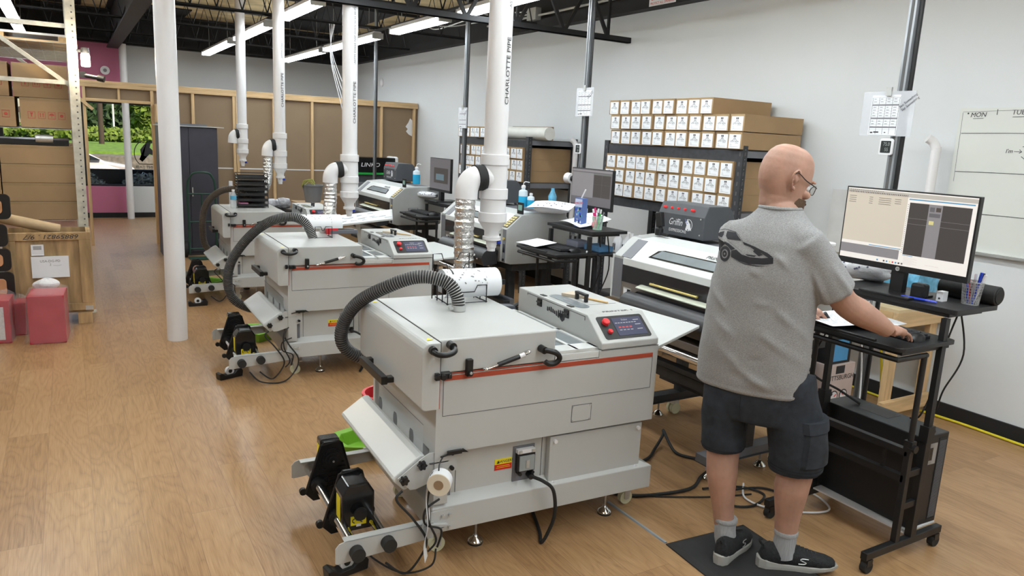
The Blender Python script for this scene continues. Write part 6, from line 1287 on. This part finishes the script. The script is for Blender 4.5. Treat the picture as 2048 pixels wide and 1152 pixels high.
# head slices: z, front, back, half width
sl = [(.119, .012, -.022, .012), (.113, .040, -.052, .038), (.10, .064, -.074, .056), (.08, .081, -.090, .068), (.05, .092, -.101, .0755), (.02, .097, -.104, .0775), (.004, .097, -.103, .077), (-.012, .088, -.100, .075), (-.03, .092, -.095, .072), (-.05, .092, -.085, .069), (-.07, .091, -.070, .066), (-.088, .090, -.052, .061), (-.105, .088, -.03, .053), (-.118, .078, -.01, .040), (-.126, .06, .01, .024)]
rg = []
for z, f_, b_, w_ in sl:
    r_ = []
    for k in range(32):
        t_ = 2*PI*k/32; cx, sy = math.cos(t_), math.sin(t_); mid = (f_+b_)/2; hl = (f_-b_)/2
        nar = 1-.16*max(0, sy)**2 if z < .03 else 1-.08*max(0, sy)**2
        r_.append(HP(math.copysign(abs(cx)**.92, cx)*w_*nar, mid+sy*hl, z))
    rg.append(r_)
B.loft(rg, skin)
B.tube([HP(0, .092, -.002), HP(0, .103, -.026), HP(0, .104, -.044), HP(0, .096, -.054)], [.007, .009, .009, .007], skin, 10)   # nose
B.tube([HP(-.02, .097, -.078), HP(0, .101, -.077), HP(.02, .097, -.078)], [.004, .006, .004], skin, 8); B.tube([HP(-.018, .097, -.087), HP(0, .100, -.088), HP(.018, .097, -.087)], [.004, .006, .004], skin, 8)
for s_ in (-1, 1): B.tube([HP(s_*.055, .088, .012), HP(s_*.03, .097, .016), HP(s_*.01, .097, .010)], [.006, .007, .005], skin, 8); B.ell(HP(s_*.048, .075, -.038), (.017, .017, .017), skin, 12, 8)
for s_ in (-1, 1):   # ears
    e0 = crom([HP(s_*.075, .002, -.040), HP(s_*.083, -.014, -.034), HP(s_*.092, -.030, -.006), HP(s_*.094, -.030, .016), HP(s_*.087, -.014, .028), HP(s_*.079, .000, .018), HP(s_*.076, .002, -.005)], 5)
    B.tube(e0, .0052, skin, 8); B.ell(HP(s_*.082, -.012, -.004), (.010, .012, .022), skin, 12, 8); B.ell(HP(s_*.080, -.005, -.036), (.008, .008, .010), skin, 10, 8)
# neck
B.tube(crom([V(2.43, 2.0, 1.40), V(2.442, 2.004, 1.48), HP(0, .012, -.105), HP(0, -.004, -.055), HP(0, -.010, .0)], 4), [.09]*4+[.078]*4+[.073]*4+[.068]*4+[.060], skin, 24)
B.tube(crom([HP(0, -.022, .005), HP(0, -.026, -.045), HP(0, -.014, -.090), V(2.440, 2.014, 1.485), V(2.43, 2.0, 1.42)], 4), [.045]*2+[.050]*2+[.054]*4+[.057]*4+[.062]*4+[.062], skin, 20)
# torso core (under the clothes)
B.loft([ringp((2.41, 2.02, z), a, b) for z, a, b in ((.78, .13, .09), (.90, .155, .11), (1.05, .15, .11), (1.2, .16, .11), (1.34, .165, .10), (1.42, .11, .07))], skin)
def limb(pts, rr): 
    P = crom(pts, 6); n = len(P); R_ = []
    for i in range(n):
        q = i/(n-1)*(len(rr)-1); k = min(int(q), len(rr)-2); R_.append(rr[k]+(rr[k+1]-rr[k])*(q-k))
    B.tube(P, R_, skin, 18)
limb([sR, sR.lerp(eR, .5)+V(-.0, -.008, 0), eR, eR.lerp(wR, .33)+V(0, -.0, -.004), eR.lerp(wR, .7), wR], [.057, .056, .051, .055, .043, .030])
limb([sL, sL.lerp(eL, .5), eL, eL.lerp(wL, .33), eL.lerp(wL, .7), wL], [.055, .052, .046, .046, .036, .027])
limb([hR, hR.lerp(kR, .5), kR, kR.lerp(aR, .32)+V(-.014, -.004, 0), kR.lerp(aR, .65)+V(-.006, 0, 0), aR, aR+V(.01, -.01, -.06)], [.078, .085, .072, .070, .052, .041, .038])
limb([hL, hL.lerp(kL, .5), kL, kL.lerp(aL, .32)+V(-.014, -.002, 0), kL.lerp(aL, .65)+V(-.008, 0, 0), aL, aL+V(.015, .005, -.06)], [.078, .085, .070, .066, .049, .039, .038])
# hands
def finger(P, r0, r1): B.tube(crom(P, 4), [r0+(r1-r0)*i/((len(P)-1)*4) for i in range((len(P)-1)*4+1)], skin, 10); B.ell(P[-1], r1*1.02, skin, 10, 8)
def hand(w, fwd, side, up, spread, tips, thumb):
    kn = []
    for k, s_ in enumerate((.032, .011, -.011, -.031)):
        kk = w+fwd*(.088-(.004, 0, .004, .014)[k])+side*s_+up*(.004-.002*abs(k-1)); kn.append(kk); B.tube(crom([w+side*s_*.45, w.lerp(kk, .5)+side*s_*.12+up*.004, kk], 4), [.020]*4+[.017]*4+[.0112], skin, 12)
    B.ell(w+fwd*.04+side*.0, (.030, .030, .016), skin, 14, 8)
    for k, kk in enumerate(kn):
        L_ = (.078, .086, .080, .062)[k]; s_ = spread[k]; a1, a2, a3 = tips[k]
        def dirn(a): return (fwd*math.cos(rad(a))-up*math.sin(rad(a))+side*s_).normalized()
        p1 = kk+dirn(a1)*L_*.45; p2 = p1+dirn(a2)*L_*.32; p3 = p2+dirn(a3)*L_*.25; finger([kk, p1, p2, p3], .0100-.0006*k, .0074-.0004*k)
    T_ = [w+fwd*.018+side*.022-up*.004]+[w+fwd*a+side*b_+up*c_ for a, b_, c_ in thumb]; finger(T_, .0145, .009)
hfw = V(.985, .09, -.12).normalized(); hup = V(.12, -.05, 1).normalized(); hsd = hup.cross(hfw).normalized()
hand(wR, hfw, hsd, hup, (.12, .03, -.05, -.14), ((12, 32, 48), (8, 34, 52), (10, 36, 55), (14, 38, 55)), ((.05, .048, -.014), (.075, .056, -.022)))
lfw = V(.90, -.30, -.12).normalized(); lup = V(.15, -.1, 1).normalized(); lsd = lfw.cross(lup).normalized()
hand(wL, lfw, lsd, lup, (.10, .03, -.04, -.10), ((38, 70, 95), (42, 75, 100), (44, 80, 105), (44, 82, 108)), ((.045, .042, -.014), (.082, .040, -.030)))
bm_ = remeshed(B, .0036, 9)
body = obj_me('body', bm_, skin, man)
# beard, glasses, eyes
b = MB()
rg = []
for z, w_, f_, y0 in ((-.058, .058, .098, .044), (-.076, .062, .099, .030), (-.095, .062, .102, .022), (-.112, .057, .102, .022), (-.130, .044, .094, .028), (-.143, .022, .078, .042)):
    r_ = []
    for k in range(21):
        t_ = -1+2*k/20; a = t_*PI*.5; r_.append(HP(math.sin(a)*w_*1.08, y0+(f_-y0)*math.cos(a)**.8+.002, z))
    for k in range(21):
        t_ = 1-2*k/20; a = t_*PI*.5; r_.append(HP(math.sin(a)*w_*.9, y0-.004+(f_-.014-y0)*math.cos(a)**.8, z))
    rg.append(r_)
b.loft(rg, beardm); b.tube(crom([HP(-.03, .095, -.068), HP(0, .106, -.062), HP(.03, .095, -.068)], 4), .006, beardm, 8); b.build('beard', man)
b = MB(); gm_ = mat('glasses_frame', (.06, .05, .05), .3, .6)
for s_ in (-1, 1):
    rim = [HP(s_*(.034+.024*math.cos(2*PI*k/20)), .108-.018*max(0, math.cos(2*PI*k/20))*.7, -.012+.017*math.sin(2*PI*k/20)) for k in range(20)]; b.tube(rim, .0016, gm_, 6, closed=True)
    b.tube(crom([HP(s_*.058, .098, -.004), HP(s_*.078, .07, -.002), HP(s_*.083, .03, .006), HP(s_*.088, -.01, .020), HP(s_*.088, -.024, .012)], 5), .0022, gm_, 6)
b.tube(crom([HP(-.010, .108, -.008), HP(0, .112, -.004), HP(.010, .108, -.008)], 4), .0016, gm_, 6); g_ = b.build('eyeglasses', man)
b = MB()
for s_ in (-1, 1): b.add([HP(s_*.034, .1065, -.012)]+[HP(s_*(.034+.023*math.cos(2*PI*k/20)), .1075-.018*max(0, math.cos(2*PI*k/20))*.7, -.012+.016*math.sin(2*PI*k/20)) for k in range(20)], [(0, 1+k, 1+(k+1) % 20) for k in range(20)], mat('lens', (.8, .85, .9), .05, alpha=.25), True)
b.build('lens', g_)
for s_ in (-1, 1): b = MB(); b.ell(HP(s_*.032, .079, -.012), .0115, white, 14, 10); b.ell(HP(s_*.033, .0895, -.013), (.0045, .003, .0045), mat('iris', (.05, .07, .08), .2), 10, 8); b.build('eye', man)
# t-shirt
S = MB()
tor = [(.785, .222, .150, .135, (2.405, 2.035)), (.84, .226, .158, .142, (2.403, 2.032)), (.93, .224, .165, .148, (2.402, 2.030)), (1.04, .219, .168, .150, (2.402, 2.028)), (1.15, .214, .160, .146, (2.403, 2.022)), (1.26, .208, .148, .140, (2.402, 2.012)), (1.35, .204, .128, .128, (2.402, 2.005)), (1.41, .192, .114, .112, (2.405, 2.0)), (1.455, .166, .094, .092, (2.412, 1.998)), (1.492, .122, .080, .078, (2.422, 2.0)), (1.522, .092, .072, .070, (2.432, 2.004)), (1.540, .080, .066, .064, (2.437, 2.006))]
S.loft([ringp((cx, cy, z), a, b, n=40, e=2.3, fb=fb) for z, a, b, fb, (cx, cy) in tor], shirtm)
def sleeve(s0, e0, q0, q1, r0, r1, ex=V(0, 0, 0)):
    P = []; R_ = []
    for k in range(7): q = q0+(q1-q0)*k/6; P.append(s0.lerp(e0, q)+ex*(k/6)); R_.append(r0+(r1-r0)*k/6)
    S.tube(P, R_, shirtm, 24)
    return P[-1], (P[-1]-P[-2]).normalized(), r1
sleeve(sR, eR, -.15, .82, .073, .079, V(0, .0, -.008)); sleeve(sL, eL, -.15, .82, .073, .080)
for q_ in (sR, sL): S.tube([V(2.42, 2.0, 1.452), V(2.42, 2.0, 1.452).lerp(q_, .5)+V(0, 0, .006), q_+V(0, 0, .002)], [.078, .078, .072], shirtm, 24)
sm_ = remeshed(S, .0075, 14, .5)
def fold(p, a, b, w, amp):   # ridge along segment a-b
    ab = b-a; t_ = max(0, min(1, (p-a).dot(ab)/ab.dot(ab))); d = (p-(a+ab*t_)).length; return 1.7*amp*math.exp(-(d/w)**2)*math.sin(PI*min(1, max(.0, t_*.9+.05)))
bk = lambda u, z, dep=-.15: V(2.403, 2.02, 0)+rt*u+fd*dep+V(0, 0, z)
FOLDS = [(bk(.20, 1.20, -.02), bk(-.02, 1.30), .014, .009), (bk(.19, 1.16, -.05), bk(.02, 1.17), .015, .008), (bk(.20, 1.24, -.05), bk(.06, 1.38), .013, .007), (bk(-.20, .98, -.08), bk(.16, .80), .018, .009), (bk(-.20, 1.05, -.05), bk(-.02, .90), .02, .008), (bk(-.2, 1.13, -.05), bk(-.06, 1.02), .018, .007), (bk(.2, .94, -.05), bk(.06, 1.05), .018, .008), (bk(.21, 1.02, -.02), bk(.10, 1.16), .016, .007), (bk(-.21, 1.25, -.02), bk(-.1, 1.12), .016, .006), (bk(.21, .86, .02), bk(-.05, .86), .02, -.007), (bk(.2, .99, -.03), bk(.02, .93), .016, -.006), (sR.lerp(eR, .2)+V(-.06, -.03, -.03), sR.lerp(eR, .75)+V(-.05, -.02, -.07), .014, .008), (sR.lerp(eR, .3)+V(-.02, -.075, 0), sR.lerp(eR, .8)+V(-.0, -.08, -.02), .013, .006), (sR.lerp(eR, .1)+V(-.075, .03, -.06), sR.lerp(eR, .45)+V(-.085, -.0, -.04), .012, -.008)]
def shirtfn(p, n):
    d = sum(fold(p, a, b, w, amp) for a, b, w, amp in FOLDS); d += .0022*math.sin(p.z*23+p.x*17-p.y*9)*math.sin(p.y*21+p.z*5)
    if p.z < .80: d += .003
    return p+n*d
shirt = obj_me('t_shirt', sm_, shirtm, man, shirtfn)
def drape(nm, polys, m, bvh, org, ux, uy, dr, off, parent, cut=.012):
    import bmesh
    b = bmesh.new()
    for pl2 in polys:
        vs_ = [b.verts.new((x, y, 0)) for x, y in pl2]
        try: b.faces.new(vs_)
        except Exception: pass
    bmesh.ops.triangulate(b, faces=b.faces[:])
    for _ in range(6):
        lg_ = [e for e in b.edges if e.calc_length() > cut]
        if not lg_: break
        bmesh.ops.subdivide_edges(b, edges=lg_, cuts=1); bmesh.ops.triangulate(b, faces=[f for f in b.faces if len(f.verts) > 3])
    dead = []
    for v in b.verts:
        p0 = org+ux*v.co.x+uy*v.co.y; h_ = bvh.ray_cast(p0, dr)
        if h_[0] is None: dead.append(v)
        else: v.co = h_[0]+h_[1]*off
    bmesh.ops.delete(b, geom=dead, context='VERTS')
    me = bpy.data.meshes.new(nm); b.to_mesh(me); b.free(); me.materials.append(m); o = bpy.data.objects.new(nm, me); C.objects.link(o); o.parent = parent
    for p in me.polygons: p.use_smooth = True
    return o
bvh = BVHTree.FromPolygons([v.co for v in sm_.vertices], [tuple(p.vertices) for p in sm_.polygons])
def tp(L_, cx=443, cy=668, s=.315/377): return [((x-cx)*s, -(y-cy)*s) for x, y in L_]
def ring2(cx, cy, rx, ry, r0, n=20, a0=0, a1=360): return [[(cx+rx*math.cos(rad(a0+(a1-a0)*k/n)), cy+ry*math.sin(rad(a0+(a1-a0)*k/n))), (cx+rx*math.cos(rad(a0+(a1-a0)*(k+1)/n)), cy+ry*math.sin(rad(a0+(a1-a0)*(k+1)/n))), (cx+rx*r0*math.cos(rad(a0+(a1-a0)*(k+1)/n)), cy+ry*r0*math.sin(rad(a0+(a1-a0)*(k+1)/n))), (cx+rx*r0*math.cos(rad(a0+(a1-a0)*k/n)), cy+ry*r0*math.sin(rad(a0+(a1-a0)*k/n)))] for k in range(n)]
def strip2(L_, w): return [[(a[0], a[1]), (b_[0], b_[1]), (b_[0]+w*.3, b_[1]+w), (a[0]+w*.3, a[1]+w)] for a, b_ in zip(L_, L_[1:])]
CAR = [[(366, 574), (420, 571), (462, 616), (385, 622), (370, 605)], [(315, 594), (352, 576), (356, 600), (352, 618), (320, 608)], [(264, 622), (300, 616), (350, 634), (380, 650), (352, 690), (350, 714), (300, 700), (266, 680)],
  [(372, 640), (400, 650), (440, 676), (418, 690), (395, 668), (372, 655)], [(420, 692), (446, 680), (478, 706), (520, 716), (575, 712), (628, 698), (631, 738), (592, 752), (520, 762), (470, 752), (425, 734)],
  [(470, 622), (530, 642), (600, 675), (626, 697), (606, 704), (575, 684), (540, 668), (512, 650), (480, 640)], [(535, 660), (580, 690), (560, 702), (530, 676)], [(432, 742), (500, 768), (560, 770), (610, 757), (560, 764), (500, 762)], [(495, 700), (550, 700), (540, 710), (505, 708)]]
CAR += ring2(385, 722, 34, 52, .60)+ring2(385, 722, 14, 22, .35)+ring2(263, 662, 12, 32, .45, 14)+strip2([(285, 590), (312, 575), (350, 562), (420, 566), (445, 588), (470, 620)], 3)+strip2([(258, 640), (262, 612), (285, 590)], 3)+strip2([(385, 628), (430, 655), (480, 690)], 2)+strip2([(270, 640), (345, 660)], 3)
CAR2 = []
for c_ in CAR: CAR2.append(tp(c_))
org = bk(-.088, 1.372, -.5); drape('shirt_print', CAR2, mat('print_black', (.025, .025, .03), .8), bvh, org, rt, V(0, 0, .70), fd, .0012, shirt)
# hem and collar bands
def band(c, ax, r, m, nm, par, rr=.004, sc_=1.):
    u = ax.orthogonal().normalized(); w = ax.cross(u); pts = []
    for k in range(48):
        d = (u*math.cos(2*PI*k/48)+w*math.sin(2*PI*k/48)).normalized(); h_ = bvh.ray_cast(c+d*.5, -d)
        if h_[0] is not None and (h_[0]-c).length < r: pts.append(h_[0])
    if len(pts) > 20: MB().tube(pts, rr, m, 6, closed=True).build(nm, par)
collar = [V(2.436, 2.008, 1.535)+rt*(.080*math.cos(2*PI*k/36))+fd*(.066*math.sin(2*PI*k/36))-V(0, 0, 1)*(.05*max(0, math.sin(2*PI*k/36))) for k in range(36)]
MB().tube(collar, .008, shirtm, 8, closed=True).build('collar', shirt)
# shorts
S = MB()
S.loft([ringp((2.422, 2.01, z), a, b, n=32, e=2.3) for z, a, b in ((.66, .165, .115), (.74, .188, .135), (.82, .195, .142), (.95, .19, .135))], shortm)
def sleg(P, R_): S.tube(crom(P, 6), [R_[min(int(i/6), len(R_)-2)]+(R_[min(int(i/6), len(R_)-2)+1]-R_[min(int(i/6), len(R_)-2)])*((i/6)-min(int(i/6), len(R_)-2)) for i in range((len(P)-1)*6+1)], shortm, 24)
sleg([hR+V(.01, .0, -.02), V(2.515, 1.880, .68), V(2.53, 1.862, .56), V(2.54, 1.858, .462)], [.112, .112, .112, .108])
sleg([hL+V(0, 0, -.02), V(2.355, 2.105, .70), V(2.352, 2.10, .60), V(2.358, 2.095, .495)], [.105, .100, .094, .088])
sh_ = remeshed(S, .0075, 4)
def shortfn(p, n):
    d = .004*math.sin(p.z*34+p.x*11)*math.sin(p.x*23+p.y*17+p.z*8)
    d += fold(p, V(2.33, 1.97, .80), V(2.52, 1.80, .62), .02, .008)+fold(p, V(2.30, 2.05, .82), V(2.42, 1.93, .60), .016, -.008)+fold(p, V(2.26, 2.15, .72), V(2.33, 2.05, .60), .015, .006)
    return p+n*d
shorts = obj_me('cargo_shorts', sh_, shortm, man, shortfn)
bvs = BVHTree.FromPolygons([v.co for v in sh_.vertices], [tuple(p.vertices) for p in sh_.polygons])
# cargo pocket on the right thigh (outer side = rt direction), draped then thickened
pr_dir = (rt*.93-fd*.25).normalized(); pu = pr_dir.cross(V(0, 0, 1)).normalized(); pc_ = V(2.535, 1.858, .615)
def patch(nm, x0, x1, z0, z1, th, m):
    n1, n2 = 14, 14; vs_ = []; 
    for j in range(n2+1):
        for i in range(n1+1):
            p0 = pc_+pr_dir*.5+pu*(x0+(x1-x0)*i/n1)+V(0, 0, z0+(z1-z0)*j/n2); h_ = bvs.ray_cast(p0, -pr_dir)
            ed = 0 if i in (0, n1) or j in (0, n2) else 1
            q = h_[0]+h_[1]*(.001+th*ed) if h_[0] is not None else pc_+pu*(x0+(x1-x0)*i/n1)+V(0, 0, z0+(z1-z0)*j/n2)+pr_dir*.09
            vs_.append(q)
    b = MB(); b.add(vs_, [(j*(n1+1)+i, j*(n1+1)+i+1, (j+1)*(n1+1)+i+1, (j+1)*(n1+1)+i) for j in range(n2) for i in range(n1)], m, True); o = b.build(nm, shorts); return o
patch('cargo_pocket', -.085, .085, -.115, .06, .012, shortm); patch('pocket_flap', -.09, .09, .035, .085, .018, shortm)
for z, cc, r_ in ((.475, V(2.54, 1.858, .475), .2), (.508, V(2.358, 2.095, .508), .2), (.488, V(2.54, 1.858, .488), .2)):
    pts = []
    for k in range(40):
        d = V(math.cos(2*PI*k/40), math.sin(2*PI*k/40), 0); h_ = bvs.ray_cast(cc, d)
        if h_[0] is not None and h_[3] < .16: pts.append(h_[0]+d*.001)
    if len(pts) > 20: MB().tube(pts, .0012, stitch, 4, closed=True).build('hem_stitch', shorts)
# back seam
pts = []
for k in range(14):
    z = .80-.016*k; p0 = V(2.40, 2.02, z)-fd*.5; h_ = bvs.ray_cast(p0, fd)
    if h_[0] is not None: pts.append(h_[0])
MB().tube(pts, .0015, stitch, 4).build('seat_seam', shorts)
# socks and shoes
def foot(heel, toe, ank, nm):
    hv = Vector((heel[0], heel[1], MT)); f_ = (Vector((toe[0], toe[1], MT))-hv); Lf = f_.length; f_.normalize(); sd = V(f_.y, -f_.x, 0)
    T = Matrix(((f_.x, -sd.x, 0, hv.x), (f_.y, -sd.y, 0, hv.y), (0, 0, 1, MT), (0, 0, 0, 1)))
    # sock
    a = T.inverted() @ ank; b = MB(); b.M = T
    P = [V(a.x, a.y, .165), V(a.x, a.y, .13), V(a.x-.002, a.y*.8, .09), V(a.x+.004, a.y*.5, .05)]; b.tube(crom(P, 5), [.047]+[.046]*5+[.046]*5+[.047]*5, sockm, 24)
    b.lathe([(.0475, -.010), (.0495, -.006), (.0495, .006), (.0475, .010)], sockm, (a.x, a.y, .160)); sk_ = b.build('sock', man)
    b = MB(); b.M = T; st = []
    prof = [(.0, .022, .050, .012), (.012, .030, .085, .012), (.035, .036, .100, .01), (.07, .039, .092, .01), (.11, .040, .094, .01), (.145, .043, .088, .01), (.19, .048, .070, .01), (.235, .049, .056, .01), (.275, .042, .046, .014), (.30, .026, .036, .016), (.308, .008, .026, .02)]
    for x, w_, h_, z0 in prof:
        x = x*Lf/.308; r_ = []
        for k in range(20):
            t_ = 2*PI*k/20; c_, s_ = math.cos(t_), math.sin(t_); yy = w_*math.copysign(abs(c_)**.8, c_)*(1 if s_ < 0 else (1-.45*max(0, s_)**1.5)); zz = z0+(h_+.012-z0)*(.5+.5*math.copysign(abs(s_)**.7, s_)); r_.append(V(x, yy, zz))
        st.append(r_)
    b.loft(st, shoem); 
    for i in range(7): x = (.135+.017*i)*Lf/.308; zt = .098-.0062*i; b.tube([(x, -.022, zt-.004), (x+.006, 0, zt+.006), (x, .022, zt-.004)], .0028, blk, 6)
    b.tube(crom([(.006, 0, .095), (-.008, 0, .115), (.004, 0, .122)], 4), .005, shoem, 8)
    sh = b.build('shoe', man)
    b = MB(); b.M = T; out = []
    wd = [(-.012, 0), (-.006, .022), (.02, .035), (.08, .036), (.14, .040), (.20, .050), (.25, .050), (.29, .036), (.318, .012)]
    pts = [(x*Lf/.308, w_) for x, w_ in wd]+[(x*Lf/.308, -w_) for x, w_ in reversed(wd[1:])]
    def zt(x): return .034-.022*min(1, max(0, x/.12))+.006 if x < .12 else .020+.004*(x/.3)
    b.loft([[(x*.98, y*.95, .0 if x < .26 else .006) for x, y in pts], [(x, y, .012) for x, y in pts], [(x*1.0, y*1.0, zt(x)) for x, y in pts], [(x*.97+.002, y*.9, zt(x)+.004) for x, y in pts]], solem, smooth=False); b.build('sole', sh)
    for sgn in (-1, 1):
        b = MB(); b.M = T @ frame((.165*Lf/.308, sgn*.0435, .050), (1*sgn*-1, -.0, 0), (0, -.18*sgn*-1*-1, 1))
        b.tube(crom([(.020, .010, .002), (-.006, .012, .002), (-.014, .006, .002), (.0, .0, .002), (.010, -.005, .002), (.0, -.011, .002), (-.022, -.010, .002)], 4), .0022, sil, 5); b.build('shoe_emblem', sh)
foot((2.285, 1.985), (2.560, 2.085), V(aL.x, aL.y, .12), 'left'); foot((2.44, 1.905), (2.712, 1.735), V(aR.x, aR.y, .12), 'right')
tag(MB().tube([(2.875, 2.06, 1.058), (2.90, 2.055, 1.030)], .008, blk, 8).build('black_marker'), 'black marker held in the man\'s left fingers', 'marker')
